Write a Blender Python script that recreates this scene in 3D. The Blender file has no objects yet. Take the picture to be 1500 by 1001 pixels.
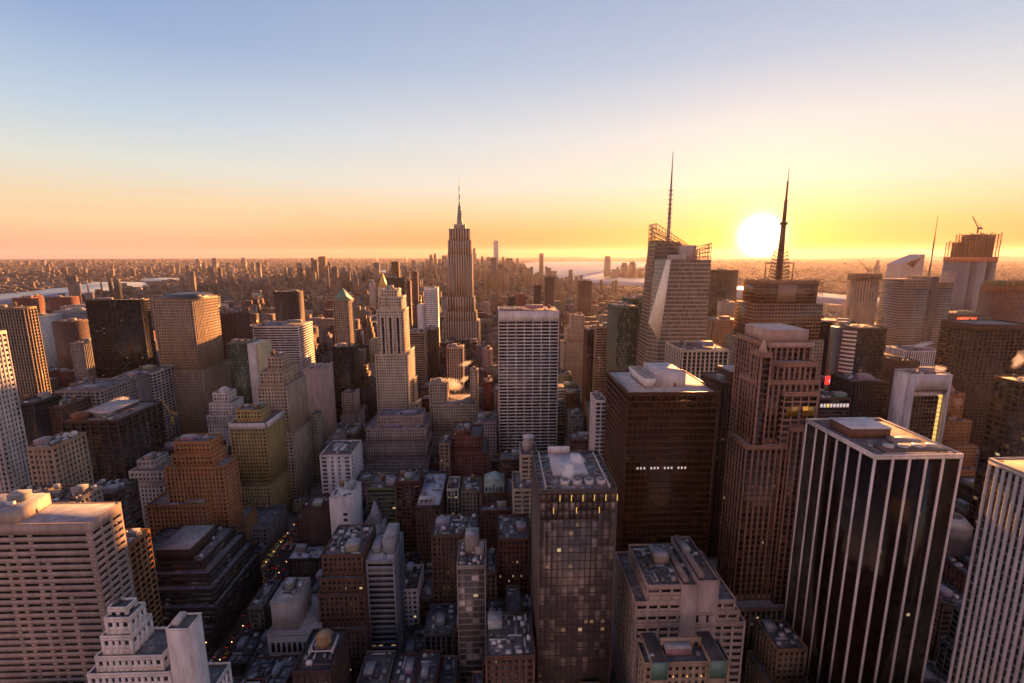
import bpy, bmesh, math, random
import numpy as np
from mathutils import Vector
R=math.radians
sc=bpy.context.scene
# ---------------------------------------------------------------- camera
cam=bpy.data.cameras.new('camera'); co=bpy.data.objects.new('camera',cam); sc.collection.objects.link(co); sc.camera=co
cam.sensor_width=36; cam.lens=36*706/1500; cam.clip_start=1; cam.clip_end=120000
co.location=(0,0,259); co.rotation_euler=(R(90-10.3),0,R(-1.9))
# ---------------------------------------------------------------- light
SUN_EL, SUN_AZ = R(2.2), R(28.7)          # azimuth measured from the avenue direction (+y) towards +x
sdir=Vector((math.sin(SUN_AZ)*math.cos(SUN_EL),math.cos(SUN_AZ)*math.cos(SUN_EL),math.sin(SUN_EL)))
sl=bpy.data.lights.new('sun','SUN'); so=bpy.data.objects.new('sun',sl); sc.collection.objects.link(so)
sl.energy=5.0; sl.angle=R(0.6); sl.color=(1.0,.40,.12)
so.rotation_euler=(-sdir).to_track_quat('-Z','Y').to_euler()
sc.view_settings.view_transform='Standard'; sc.view_settings.look='None'; sc.view_settings.exposure=2.15; sc.view_settings.gamma=1
wd=bpy.data.worlds.new('World'); sc.world=wd; wd.use_nodes=True
def world():
    nt=wd.node_tree; N=nt.nodes; L=nt.links; N.clear()
    out=N.new('ShaderNodeOutputWorld'); tc=N.new('ShaderNodeTexCoord')
    nrm=N.new('ShaderNodeVectorMath'); nrm.operation='NORMALIZE'; L.new(tc.outputs['Generated'],nrm.inputs[0])
    sep=N.new('ShaderNodeSeparateXYZ'); L.new(nrm.outputs[0],sep.inputs[0])
    def M(op,a,b=None,c=None):
        n=N.new('ShaderNodeMath'); n.operation=op
        for i,v in enumerate((a,b,c)):
            if v is None: continue
            if isinstance(v,(int,float)): n.inputs[i].default_value=v
            else: L.new(v,n.inputs[i])
        return n.outputs[0]
    def ramp(f,pts):
        n=N.new('ShaderNodeValToRGB'); e=n.color_ramp
        while len(e.elements)<len(pts): e.elements.new(.5)
        for el,(p,c) in zip(e.elements,pts): el.position=p; el.color=(*c,1)
        L.new(f,n.inputs[0]); return n.outputs[0]
    def mix(f,a,b,mode='MIX'):
        n=N.new('ShaderNodeMix'); n.data_type='RGBA'; n.blend_type=mode
        if isinstance(f,(int,float)): n.inputs[0].default_value=f
        else: L.new(f,n.inputs[0])
        for s,v in ((n.inputs[6],a),(n.inputs[7],b)):
            if isinstance(v,tuple): s.default_value=(*v,1)
            else: L.new(v,s)
        return n.outputs[2]
    # elevation in degrees / 60
    el=M('MULTIPLY',M('ARCSINE',sep.outputs[2]),180/math.pi/60)
    g=M('ADD',el,.1)
    def deg(d): return d/60+.1
    def s2l(*c): return tuple((x/255/12.92 if x<11 else ((x/255+.055)/1.055)**2.4) for x in c)
    SK=dict(front=[(-6,(130,85,70)),(0,(205,128,84)),(1.2,(216,145,88)),(3,(231,176,120)),(5,(237,203,162)),(7.5,(232,218,201)),(12.5,(218,216,215)),(19,(178,191,212)),(25,(158,174,204)),(48,(80,95,130))],
 left=[(-6,(95,78,80)),(0,(220,162,138)),(1.2,(234,182,146)),(3,(241,204,160)),(5,(237,209,172)),(8.2,(220,219,208)),(12.5,(188,204,219)),(19,(148,170,208)),(25,(127,151,197)),(48,(62,78,115))],
 back=[(-6,(100,74,70)),(0,(160,118,112)),(3,(186,138,128)),(8,(198,147,132)),(15,(172,137,132)),(25,(112,102,116)),(48,(46,54,80))],backgain=3.0,
 glow=[(.95,(60,60,54)),(1.7,(3.6,3.0,1.6)),(3.0,(.75,.5,.14)),(5.5,(.22,.10,.0)),(9,(.05,.015,.0))],strength=.235)
    front=ramp(g,[(max(0,deg(d)),s2l(*c)) for d,c in SK['front']])
    side=ramp(g,[(max(0,deg(d)),s2l(*c)) for d,c in SK['left']])
    back=ramp(g,[(max(0,deg(d)),tuple(v*SK['backgain'] for v in s2l(*c))) for d,c in SK['back']])
    # azimuth closeness to the sun
    hd=Vector((math.sin(SUN_AZ),math.cos(SUN_AZ),0))
    dt=N.new('ShaderNodeVectorMath'); dt.operation='DOT_PRODUCT'; L.new(nrm.outputs[0],dt.inputs[0]); dt.inputs[1].default_value=hd
    hl=M('SQRT',M('MAXIMUM',M('SUBTRACT',1.0,M('MULTIPLY',sep.outputs[2],sep.outputs[2])),.0001))
    ca=M('DIVIDE',dt.outputs['Value'],hl)
    def sstep(x,a,b):
        n=N.new('ShaderNodeMapRange'); n.interpolation_type='SMOOTHSTEP'; L.new(x,n.inputs[0]); n.inputs[1].default_value=a; n.inputs[2].default_value=b; return n.outputs[0]
    c1=mix(sstep(ca,.35,1.0),side,front)
    c2=mix(sstep(ca,-.35,.25),back,c1)
    # glow round the sun
    d3=N.new('ShaderNodeVectorMath'); d3.operation='DOT_PRODUCT'; L.new(nrm.outputs[0],d3.inputs[0]); d3.inputs[1].default_value=(0.47917, 0.87714, 0.03185)
    ang=M('MULTIPLY',M('ARCCOSINE',M('MINIMUM',d3.outputs['Value'],.9999999)),180/math.pi)
    def gauss(s): return M('EXPONENT',M('MULTIPLY',M('POWER',M('DIVIDE',ang,s),2.0),-1.0))
    def add(a,f,c):
        sc_=N.new('ShaderNodeVectorMath'); sc_.operation='SCALE'; sc_.inputs[0].default_value=c; L.new(f,sc_.inputs['Scale'])
        ad=N.new('ShaderNodeVectorMath'); ad.operation='ADD'; L.new(a,ad.inputs[0]); L.new(sc_.outputs[0],ad.inputs[1]); return ad.outputs[0]
    k=c2
    for s,c in SK['glow']: k=add(k,gauss(s),c)
    # a few faint streaks of cloud low over the horizon
    mp=N.new('ShaderNodeMapping'); mp.inputs['Scale'].default_value=(2.2,2.2,60); L.new(nrm.outputs[0],mp.inputs[0])
    nz=N.new('ShaderNodeTexNoise'); nz.inputs['Scale'].default_value=2.0; nz.inputs['Detail'].default_value=4; L.new(mp.outputs[0],nz.inputs['Vector'])
    band=M('MULTIPLY',sstep(nz.outputs[0],.56,.72),M('MULTIPLY',sstep(el,.0,.03),sstep(el,.16,.05)))
    k=mix(M('MULTIPLY',band,.16),k,s2l(225,150,120))
    sky=N.new('ShaderNodeTexSky'); sky.sky_type='NISHITA'; sky.sun_disc=False; sky.sun_elevation=SUN_EL; sky.sun_rotation=SUN_AZ
    b1=N.new('ShaderNodeBackground'); b1.inputs[1].default_value=SK['strength']; L.new(k,b1.inputs[0])
    b2=N.new('ShaderNodeBackground'); b2.inputs[1].default_value=.006; L.new(sky.outputs[0],b2.inputs[0])
    ad=N.new('ShaderNodeAddShader'); L.new(b1.outputs[0],ad.inputs[0]); L.new(b2.outputs[0],ad.inputs[1]); L.new(ad.outputs[0],out.inputs[0])
world()
sc.cycles.use_denoising=True
sc.cycles.max_bounces=8; sc.cycles.diffuse_bounces=3; sc.cycles.glossy_bounces=3; sc.cycles.volume_bounces=6; sc.cycles.transparent_max_bounces=8
sc.cycles.sample_clamp_indirect=4
# ---------------------------------------------------------------- materials
def newmat(name):
    m=bpy.data.materials.new(name); m.use_nodes=True; nt=m.node_tree; nt.nodes.clear()
    out=nt.nodes.new('ShaderNodeOutputMaterial'); b=nt.nodes.new('ShaderNodeBsdfPrincipled'); nt.links.new(b.outputs[0],out.inputs[0])
    return m,nt,nt.nodes,nt.links,b,out
def mth(N,L,op,a,b=None,c=None):
    n=N.new('ShaderNodeMath'); n.operation=op
    for i,v in enumerate((a,b,c)):
        if v is None: continue
        if isinstance(v,(int,float)): n.inputs[i].default_value=v
        else: L.new(v,n.inputs[i])
    return n.outputs[0]
def mixc(N,L,f,a,b,mode='MIX'):
    n=N.new('ShaderNodeMix'); n.data_type='RGBA'; n.blend_type=mode
    if isinstance(f,(int,float)): n.inputs[0].default_value=f
    else: L.new(f,n.inputs[0])
    for s,v in ((n.inputs[6],a),(n.inputs[7],b)):
        if isinstance(v,tuple): s.default_value=(*v,1)
        else: L.new(v,s)
    return n.outputs[2]
def grime(N,L,lo=.6,hi=1.2,stretch=.22):
    ge=N.new('ShaderNodeNewGeometry'); mp=N.new('ShaderNodeMapping'); mp.inputs['Scale'].default_value=(.2,.2,.2*stretch); L.new(ge.outputs['Position'],mp.inputs[0])
    nz=N.new('ShaderNodeTexNoise'); nz.inputs['Scale'].default_value=1.0; nz.inputs['Detail'].default_value=7; nz.inputs['Roughness'].default_value=.7; L.new(mp.outputs[0],nz.inputs['Vector'])
    mr=N.new('ShaderNodeMapRange'); mr.inputs[1].default_value=.3; mr.inputs[2].default_value=.7; mr.inputs[3].default_value=lo; mr.inputs[4].default_value=hi; L.new(nz.outputs[0],mr.inputs[0])
    return mr.outputs[0]
def scale_col(N,L,c,f):
    n=N.new('ShaderNodeVectorMath'); n.operation='SCALE'; L.new(c,n.inputs[0])
    if isinstance(f,(int,float)): n.inputs['Scale'].default_value=f
    else: L.new(f,n.inputs['Scale'])
    return n.outputs[0]
def mat_wall(name,rough=.85,lo=.6,hi=1.2,metal=0,stretch=.25):
    m,nt,N,L,b,o=newmat(name); oi=N.new('ShaderNodeObjectInfo')
    L.new(scale_col(N,L,oi.outputs['Color'],grime(N,L,lo,hi,stretch)),b.inputs['Base Color']); b.inputs['Roughness'].default_value=rough; b.inputs['Metallic'].default_value=metal
    return m
def cells(N,L):
    uv=N.new('ShaderNodeUVMap'); fl=N.new('ShaderNodeVectorMath'); fl.operation='FLOOR'; L.new(uv.outputs[0],fl.inputs[0])
    oi=N.new('ShaderNodeObjectInfo')
    def rnd(off):
        ad=N.new('ShaderNodeVectorMath'); ad.operation='ADD'; L.new(fl.outputs[0],ad.inputs[0]); ad.inputs[1].default_value=(off,off*1.7,off*.3)
        w=N.new('ShaderNodeTexWhiteNoise'); w.noise_dimensions='4D'; L.new(ad.outputs[0],w.inputs['Vector']); L.new(oi.outputs['Random'],w.inputs['W']); return w
    return uv,oi,rnd
def lamp_emit(N,L,b,oi,r1,r2,mask=None,strength=.13):
    # obj.color alpha = share of windows with the light on
    uv=N.new('ShaderNodeUVMap'); fr=N.new('ShaderNodeVectorMath'); fr.operation='FRACTION'; L.new(uv.outputs[0],fr.inputs[0]); fs=N.new('ShaderNodeSeparateXYZ'); L.new(fr.outputs[0],fs.inputs[0])
    us=N.new('ShaderNodeSeparateXYZ'); L.new(uv.outputs[0],us.inputs[0]); row=N.new('ShaderNodeTexWhiteNoise'); row.noise_dimensions='2D'; cb=N.new('ShaderNodeCombineXYZ'); L.new(mth(N,L,'FLOOR',us.outputs[1]),cb.inputs[1]); L.new(mth(N,L,'FLOOR',mth(N,L,'MULTIPLY',us.outputs[0],.16)),cb.inputs[0]); L.new(cb.outputs[0],row.inputs['Vector'])
    on=mth(N,L,'LESS_THAN',r1,mth(N,L,'MULTIPLY',oi.outputs['Alpha'],mth(N,L,'MULTIPLY',mth(N,L,'POWER',row.outputs['Value'],4.0),6.0)))
    on=mth(N,L,'MULTIPLY',on,mth(N,L,'LESS_THAN',mth(N,L,'ABSOLUTE',mth(N,L,'SUBTRACT',fs.outputs[0],.5)),.3)); on=mth(N,L,'MULTIPLY',on,mth(N,L,'LESS_THAN',mth(N,L,'ABSOLUTE',mth(N,L,'SUBTRACT',fs.outputs[1],.68)),.2))
    if mask is not None: on=mth(N,L,'MULTIPLY',on,mask)
    rp=N.new('ShaderNodeValToRGB'); e=rp.color_ramp; e.elements[0].color=(1,.42,.09,1); e.elements[1].color=(1,.75,.38,1); L.new(r2,rp.inputs[0])
    L.new(rp.outputs[0],b.inputs['Emission Color'])
    L.new(mth(N,L,'MULTIPLY',on,mth(N,L,'MULTIPLY',mth(N,L,'POWER',r2,2.5),strength)),b.inputs['Emission Strength'])
def mat_glass(name,spec=.4,var=4.2):
    m,nt,N,L,b,o=newmat(name); uv,oi,rnd=cells(N,L)
    a=rnd(3.0).outputs['Value']; c=rnd(11.0).outputs['Value']; d=rnd(23.0).outputs['Value']
    k=mth(N,L,'MULTIPLY_ADD',mth(N,L,'POWER',a,6.0),var,.6)
    base=scale_col(N,L,oi.outputs['Color'],k)
    L.new(base,b.inputs['Base Color']); b.inputs['Roughness'].default_value=.12; b.inputs['Specular IOR Level'].default_value=spec
    L.new(mth(N,L,'MULTIPLY_ADD',d,.2,.06),b.inputs['Roughness'])
    # each pane sits a touch out of true, so reflections break up
    wn=rnd(31.0); sb=N.new('ShaderNodeVectorMath'); sb.operation='SUBTRACT'; L.new(wn.outputs['Color'],sb.inputs[0]); sb.inputs[1].default_value=(.5,.5,.5)
    ge=N.new('ShaderNodeNewGeometry'); ad=N.new('ShaderNodeVectorMath'); ad.operation='ADD'; L.new(ge.outputs['Normal'],ad.inputs[0]); L.new(scale_col(N,L,sb.outputs[0],.035),ad.inputs[1])
    nn=N.new('ShaderNodeVectorMath'); nn.operation='NORMALIZE'; L.new(ad.outputs[0],nn.inputs[0]); L.new(nn.outputs[0],b.inputs['Normal'])
    lamp_emit(N,L,b,oi,c,d); return m
def mat_far(name,uw,vw,dark=.22):
    m,nt,N,L,b,o=newmat(name); uv,oi,rnd=cells(N,L)
    fr=N.new('ShaderNodeVectorMath'); fr.operation='FRACTION'; L.new(uv.outputs[0],fr.inputs[0]); s=N.new('ShaderNodeSeparateXYZ'); L.new(fr.outputs[0],s.inputs[0])
    def inside(x,w): return mth(N,L,'LESS_THAN',mth(N,L,'ABSOLUTE',mth(N,L,'SUBTRACT',x,.5)),w/2)
    mk=mth(N,L,'MULTIPLY',inside(s.outputs[0],uw),inside(s.outputs[1],vw))
    wall=scale_col(N,L,oi.outputs['Color'],grime(N,L))
    a=rnd(3.0).outputs['Value']; c=rnd(11.0).outputs['Value']; d=rnd(23.0).outputs['Value']
    win=scale_col(N,L,mixc(N,L,.5,oi.outputs['Color'],(.1,.09,.09)),mth(N,L,'MULTIPLY_ADD',a,dark,dark*.5))
    L.new(mixc(N,L,mk,wall,win),b.inputs['Base Color']); L.new(mth(N,L,'MULTIPLY_ADD',mk,-.6,.85),b.inputs['Roughness'])
    lamp_emit(N,L,b,oi,c,d,mk,.09); return m
def mat_roof(name):
    m,nt,N,L,b,o=newmat(name); oi=N.new('ShaderNodeObjectInfo'); ge=N.new('ShaderNodeNewGeometry')
    nz=N.new('ShaderNodeTexNoise'); nz.inputs['Scale'].default_value=.35; nz.inputs['Detail'].default_value=8; nz.inputs['Roughness'].default_value=.75; L.new(ge.outputs['Position'],nz.inputs['Vector'])
    mr=N.new('ShaderNodeMapRange'); mr.inputs[1].default_value=.5; mr.inputs[2].default_value=.62; L.new(nz.outputs[0],mr.inputs[0])
    f=mth(N,L,'MULTIPLY',mr.outputs[0],oi.outputs['Alpha'])
    base=scale_col(N,L,oi.outputs['Color'],grime(N,L,.6,1.3,1))
    L.new(mixc(N,L,f,base,(.46,.46,.5)),b.inputs['Base Color']); b.inputs['Roughness'].default_value=.8
    return m
def mat_emit(name,col,st):
    m,nt,N,L,b,o=newmat(name); b.inputs['Base Color'].default_value=(*col,1); b.inputs['Emission Color'].default_value=(*col,1); b.inputs['Emission Strength'].default_value=st; return m
def mat_mass(name):
    m,nt,N,L,b,o=newmat(name); at=N.new('ShaderNodeAttribute'); at.attribute_name='Col'
    ge=N.new('ShaderNodeNewGeometry'); sx=N.new('ShaderNodeSeparateXYZ'); L.new(ge.outputs['Position'],sx.inputs[0]); sn=N.new('ShaderNodeSeparateXYZ'); L.new(ge.outputs['Normal'],sn.inputs[0])
    h=mth(N,L,'ADD',mth(N,L,'MULTIPLY',sx.outputs[0],mth(N,L,'ABSOLUTE',sn.outputs[1])),mth(N,L,'MULTIPLY',sx.outputs[1],mth(N,L,'ABSOLUTE',sn.outputs[0])))
    def ins(x,p,w): return mth(N,L,'LESS_THAN',mth(N,L,'FRACT',mth(N,L,'DIVIDE',x,p)),w)
    mk=mth(N,L,'MULTIPLY',mth(N,L,'MULTIPLY',ins(h,3.1,.5),ins(sx.outputs[2],3.6,.55)),mth(N,L,'LESS_THAN',sn.outputs[2],.5))
    up=mth(N,L,'GREATER_THAN',sn.outputs[2],.5)
    wall=scale_col(N,L,at.outputs['Color'],grime(N,L))
    c=mixc(N,L,mth(N,L,'MULTIPLY',mk,.75),wall,(.03,.027,.028))
    nz=N.new('ShaderNodeTexNoise'); nz.inputs['Scale'].default_value=.02; nz.inputs['Detail'].default_value=6; L.new(ge.outputs['Position'],nz.inputs['Vector'])
    mr=N.new('ShaderNodeMapRange'); mr.inputs[1].default_value=.45; mr.inputs[2].default_value=.6; L.new(nz.outputs[0],mr.inputs[0])
    rf=mixc(N,L,mr.outputs[0],(.075,.06,.055),(.16,.14,.135))
    L.new(mixc(N,L,up,c,rf),b.inputs['Base Color']); b.inputs['Roughness'].default_value=.85
    return m
def mat_plain(name,c1,c2,scale,rough=.9,detail=8,bump=0):
    m,nt,N,L,b,o=newmat(name); ge=N.new('ShaderNodeNewGeometry'); nz=N.new('ShaderNodeTexNoise'); nz.inputs['Scale'].default_value=scale; nz.inputs['Detail'].default_value=detail; nz.inputs['Roughness'].default_value=.65
    L.new(ge.outputs['Position'],nz.inputs['Vector']); mr=N.new('ShaderNodeMapRange'); mr.inputs[1].default_value=.35; mr.inputs[2].default_value=.65; L.new(nz.outputs[0],mr.inputs[0])
    L.new(mixc(N,L,mr.outputs[0],c1,c2),b.inputs['Base Color']); b.inputs['Roughness'].default_value=rough
    if bump:
        bp=N.new('ShaderNodeBump'); bp.inputs['Strength'].default_value=bump; bp.inputs['Distance'].default_value=2; L.new(nz.outputs[0],bp.inputs['Height']); L.new(bp.outputs[0],b.inputs['Normal'])
    return m
def mat_steam(name,dens):
    m=bpy.data.materials.new(name); m.use_nodes=True; nt=m.node_tree; N=nt.nodes; L=nt.links; N.clear()
    o=N.new('ShaderNodeOutputMaterial'); v=N.new('ShaderNodeVolumePrincipled'); L.new(v.outputs[0],o.inputs['Volume'])
    v.inputs['Color'].default_value=(1,1,1,1); v.inputs['Anisotropy'].default_value=.1
    tc=N.new('ShaderNodeTexCoord'); nz=N.new('ShaderNodeTexNoise'); nz.inputs['Scale'].default_value=.3; nz.inputs['Detail'].default_value=4; L.new(tc.outputs['Object'],nz.inputs['Vector'])
    g=N.new('ShaderNodeVectorMath'); g.operation='SUBTRACT'; L.new(tc.outputs['Generated'],g.inputs[0]); g.inputs[1].default_value=(.5,.5,.5)
    ln=N.new('ShaderNodeVectorMath'); ln.operation='LENGTH'; L.new(g.outputs[0],ln.inputs[0])
    fall=mth(N,L,'MULTIPLY_ADD',ln.outputs['Value'],-1.5,.72)
    d=mth(N,L,'MULTIPLY',mth(N,L,'MAXIMUM',mth(N,L,'SUBTRACT',mth(N,L,'ADD',fall,nz.outputs[0]),.62),0.0),dens)
    L.new(d,v.inputs['Density']); return m
M=dict(wall=mat_wall('masonry'),metal=mat_wall('painted_metal',.45,.8,1.15,.0),bronze=mat_wall('bronze_cladding',.4,.8,1.2,.35),glass=mat_glass('window_glass'),dark_glass=mat_glass('tinted_glass',.16,.9),curtain_glass=mat_glass('curtain_glass',.4,1.3),
 far_punch=mat_far('far_windows',.5,.5),far_vert=mat_far('far_piers',.5,.85),far_ribbon=mat_far('far_bands',1.1,.48),far_curtain=mat_far('far_glass',.86,.72,.5),far_grid=mat_far('far_grid',.74,.55),
 roof=mat_roof('tar_roof'),mass=mat_mass('distant_city'),steam=mat_steam('steam',.35),steam_dense=mat_steam('steam_dense',1.7),
 asphalt=mat_plain('asphalt',(.035,.033,.033),(.06,.056,.055),.15),walk=mat_plain('pavement',(.14,.13,.125),(.22,.21,.2),.3),
 land=mat_plain('far_land',(.05,.037,.031),(.11,.085,.072),.012),paint=mat_plain('road_paint',(.5,.5,.48),(.65,.65,.62),.5),
 lamp=mat_emit('lamp_glow',(1,.55,.16),1.2),tail=mat_emit('tail_light',(1,.04,.02),.3),head=mat_emit('head_light',(1,.9,.7),.3),neon=mat_emit('red_neon',(1,.16,.06),.36),redsign=mat_emit('red_screen',(1,.05,.04),.25),whitesign=mat_emit('white_screen',(1,.85,.8),.11),
 fairy=mat_emit('fairy_lights',(1,.6,.15),.16),burn=mat_emit('lit_or_glint_windows',(1,.62,.16),.22))
def water_mat():
    m,nt,N,L,b,o=newmat('river_water'); b.inputs['Base Color'].default_value=(.2,.22,.27,1); b.inputs['Roughness'].default_value=.3; b.inputs['Specular IOR Level'].default_value=.7  # base colour lightened to stand in for reflected sky
    ge=N.new('ShaderNodeNewGeometry'); nz=N.new('ShaderNodeTexNoise'); nz.inputs['Scale'].default_value=.02; nz.inputs['Detail'].default_value=8; L.new(ge.outputs['Position'],nz.inputs['Vector'])
    bp=N.new('ShaderNodeBump'); bp.inputs['Strength'].default_value=.2; bp.inputs['Distance'].default_value=6; L.new(nz.outputs[0],bp.inputs['Height']); L.new(bp.outputs[0],b.inputs['Normal'])
    return m
M['water']=water_mat()
# ---------------------------------------------------------------- mesh builder
BF=np.array([[0,1,5,4],[1,2,6,5],[2,3,7,6],[3,0,4,7],[4,5,6,7],[3,2,1,0]])   # -y +x +y -x top bottom
class MB:
    def __init__(s): s.b=[]; s.pv=[]; s.pf=[]; s.col=[]
    def box(s,x0,x1,y0,y1,z0,z1,ref=None,bay=3.,fl=3.6,col=None):
        if x1-x0<.003 or y1-y0<.003 or z1-z0<.003: return
        r=ref or (x0,y0,z0); s.b.append((x0,x1,y0,y1,z0,z1,r[0],r[1],r[2],bay,fl))
        if col is not None: s.col.append(col)
    def poly(s,vs,fs):
        o=len(s.pv); s.pv+=[tuple(v) for v in vs]; s.pf+=[tuple(i+o for i in f) for f in fs]
    def prism(s,pts,z0,z1,top=None):
        n=len(pts); t=top or pts
        s.poly([(x,y,z0) for x,y in pts]+[(x,y,z1) for x,y in t],[tuple(range(n))[::-1],tuple(range(n,2*n))]+[(i,(i+1)%n,n+(i+1)%n,n+i) for i in range(n)])
    def frust(s,cx,cy,z0,z1,r0,r1,n=12):
        c=[(math.cos(2*math.pi*i/n),math.sin(2*math.pi*i/n)) for i in range(n)]
        s.prism([(cx+r0*a,cy+r0*b) for a,b in c],z0,z1,[(cx+max(r1,.01)*a,cy+max(r1,.01)*b) for a,b in c])
    def bar(s,a,b,w):
        a=Vector(a); b=Vector(b); d=(b-a).normalized(); u=d.orthogonal().normalized()*w/2; v=d.cross(u)
        q=[u+v,u-v,-u-v,-u+v]; s.poly([a+k for k in q]+[b+k for k in q],[(0,1,2,3),(7,6,5,4)]+[(i,(i+4),(i+1)%4+4,(i+1)%4) for i in range(4)])
    def build(s,name,mat,parent=None,org=(0,0,0),color=(1,1,1,0)):
        me=bpy.data.meshes.new(name); nb=len(s.b)
        V=np.zeros((0,3)); F=np.zeros((0,4),int); UV=np.zeros((0,2))
        if nb:
            a=np.array([q[:11] for q in s.b],float)
            xi=[0,1,1,0]*2; yi=[2,2,3,3]*2; zi=[4]*4+[5]*4
            V=np.stack([a[:,xi],a[:,yi],a[:,zi]],-1).reshape(-1,3)
            F=(np.arange(nb)[:,None,None]*8+BF[None]).reshape(-1,4)
            loc=V[F].reshape(nb,6,4,3)-a[:,None,None,6:9]
            U=np.empty((nb,6,4,2)); by=a[:,9][:,None,None]; fl=a[:,10][:,None,None]
            bq=by[:,0]
            for q in (0,2): U[:,q,:,0]=loc[:,q,:,0]/bq
            for q in (1,3): U[:,q,:,0]=loc[:,q,:,1]/bq+50
            U[:,:4,:,1]=loc[:,:4,:,2]/fl; U[:,4:]=0
            UV=U.reshape(-1,2)
        vs=V-np.array(org) if nb else V
        if s.pv:
            pv=np.array(s.pv)-np.array(org); vs=np.vstack([vs,pv]) if nb else pv
        fl=[list(f) for f in F]; off=8*nb
        lens=[4]*len(F)+[len(f) for f in s.pf]
        loops=np.concatenate([F.reshape(-1),np.array([i+off for f in s.pf for i in f],int)]) if s.pf else F.reshape(-1)
        me.vertices.add(len(vs)); me.vertices.foreach_set('co',vs.reshape(-1))
        me.loops.add(len(loops)); me.loops.foreach_set('vertex_index',loops.astype(np.int32))
        me.polygons.add(len(lens)); st=np.concatenate([[0],np.cumsum(lens)[:-1]]).astype(np.int32); me.polygons.foreach_set('loop_start',st)
        u=me.uv_layers.new(name='UVMap'); uu=np.zeros((len(loops),2)); uu[:len(UV)]=UV; u.data.foreach_set('uv',uu.reshape(-1))
        if s.col and len(s.col)==nb:
            ca=me.color_attributes.new('Col','FLOAT_COLOR','CORNER'); cc=np.ones((nb,24,4)); cc[:,:,:3]=np.array(s.col)[:,None,:]
            ca.data.foreach_set('color',cc.reshape(-1))
        me.update(calc_edges=True)
        if s.pf: me.validate()
        me.materials.append(mat if not isinstance(mat,str) else M[mat])
        o=bpy.data.objects.new(name,me); sc.collection.objects.link(o); o.color=color
        if parent is not None: o.parent=parent
        else: o.location=org
        return o
def thing(name,label,cat,loc=(0,0,0),group=None):
    o=bpy.data.objects.new(name,None); sc.collection.objects.link(o); o.location=loc; o['label']=label; o['category']=cat; o.empty_display_size=1
    if group: o['group']=group
    return o
def struct(o,kind='structure'): o['kind']=kind; return o
def c4(c,a=0.0): return (c[0],c[1],c[2],a)
# ---------------------------------------------------------------- facades
ST=dict(  # bay, floor, pier width, spandrel height, pier proud?, shader for far
 punch=(2.9,3.6,1.45,1.75,1,'far_punch'),vert=(3.0,3.7,1.15,1.3,2,'far_vert'),ribbon=(200,3.7,0,1.75,1,'far_ribbon'),grid=(3.6,3.7,.7,1.2,1,'far_grid'),
 curtain=(1.6,3.8,.16,.55,1,'far_curtain'),blank=(3.,3.6,9,9,0,None),stripes=(8.1,3.8,1.05,0,1,'far_vert'),piers=(2.3,3.7,1.1,.9,2,'far_vert'),bronze=(3.0,4.0,.14,1.2,1,'far_ribbon'),
 gem=(2.7,4.2,.05,.12,1,'far_curtain'),slab=(0,3.9,0,0,0,None),frame=(3,3.6,9,9,0,None),setback=(5.,3.7,1.1,1.9,1,'far_punch'),punchfew=(6.,3.9,4.2,2.3,1,'far_punch'))
def facade(w,g,t,st,k,sides,sm=None):
    """w: wall mesh, g: glazing mesh; t=(x0,x1,y0,y1,z0,z1)"""
    x0,x1,y0,y1,z0,z1=t; bay,fl,pw,sh,mode,_=ST[st]; bay=k.get('bay',bay); fl=k.get('floor',fl); cap=k.get('cap',1.6)
    if 'pw' in k: pw=k['pw']
    if st=='blank' or mode==0:
        w.box(x0,x1,y0,y1,z0,z1); return []
    d=.55; cw=max(.5,min(pw*.8,1.6)) if pw else .8
    g.box(x0+d,x1-d,y0+d,y1-d,z0,z1-.9,ref=(x0,y0,z0),bay=(bay/3 if st in('stripes','grid') and bay>6 else bay) if bay<100 else 4,fl=fl)
    # corner posts and blank rear wall
    for cx in (x0,x1-cw):
        for cy in (y0,y1-cw): w.box(cx,cx+cw,cy,cy+cw,z0,z1-cap)
    w.box(x0+cw,x1-cw,y1-d-.05,y1-.02,z0,z1-cap)
    cells_=[]
    nf=max(1,int((z1-cap-z0)/fl))
    pd,sd=(0,.10) if mode==1 else (0,.46)
    for f in 'NWE':
        if f=='N': a0,a1=x0+cw,x1-cw
        else: a0,a1=y0+cw,y1-cw
        L=a1-a0
        if L<1: continue
        n=max(1,round(L/bay)) if bay<100 else 1; b=L/n
        if f not in sides:
            (w.box(x1-d-.05,x1-.02,a0,a1,z0,z1-cap) if f=='W' else w.box(x0+.02,x0+d+.05,a0,a1,z0,z1-cap)); continue
        def put(u0,u1,za,zb,e,w=w):
            if f=='N': w.box(u0,u1,y0+e,y0+d+.04,za,zb)
            elif f=='W': w.box(x1-d-.04,x1-e,u0,u1,za,zb)
            else: w.box(x0+e,x0+d+.04,u0,u1,za,zb)
        if pw:
            for i in range(1,n): put(a0+i*b-pw/2,a0+i*b+pw/2,z0,z1-cap,pd)
        if sh:
            zt=z1-cap
            for j in range(nf):
                za=zt-(j+1)*fl; 
                if za<z0-.01: break
                put(a0,a1,za,za+sh,sd,sm if sm is not None and mode==2 else w)
            if za>z0+.05: put(a0,a1,z0,za,sd)
        for j in range(min(nf,14)):
            for i in range(n): cells_.append((f,a0+i*b+pw/2,a0+(i+1)*b-pw/2,z1-cap-(j+1)*fl+sh,z1-cap-j*fl,j))
    w.box(x0-.06,x1+.06,y0-.06,y1+.06,z1-cap,z1-.35)          # blank band under the roof line
    return [(c,t,d) for c in cells_]
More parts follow.
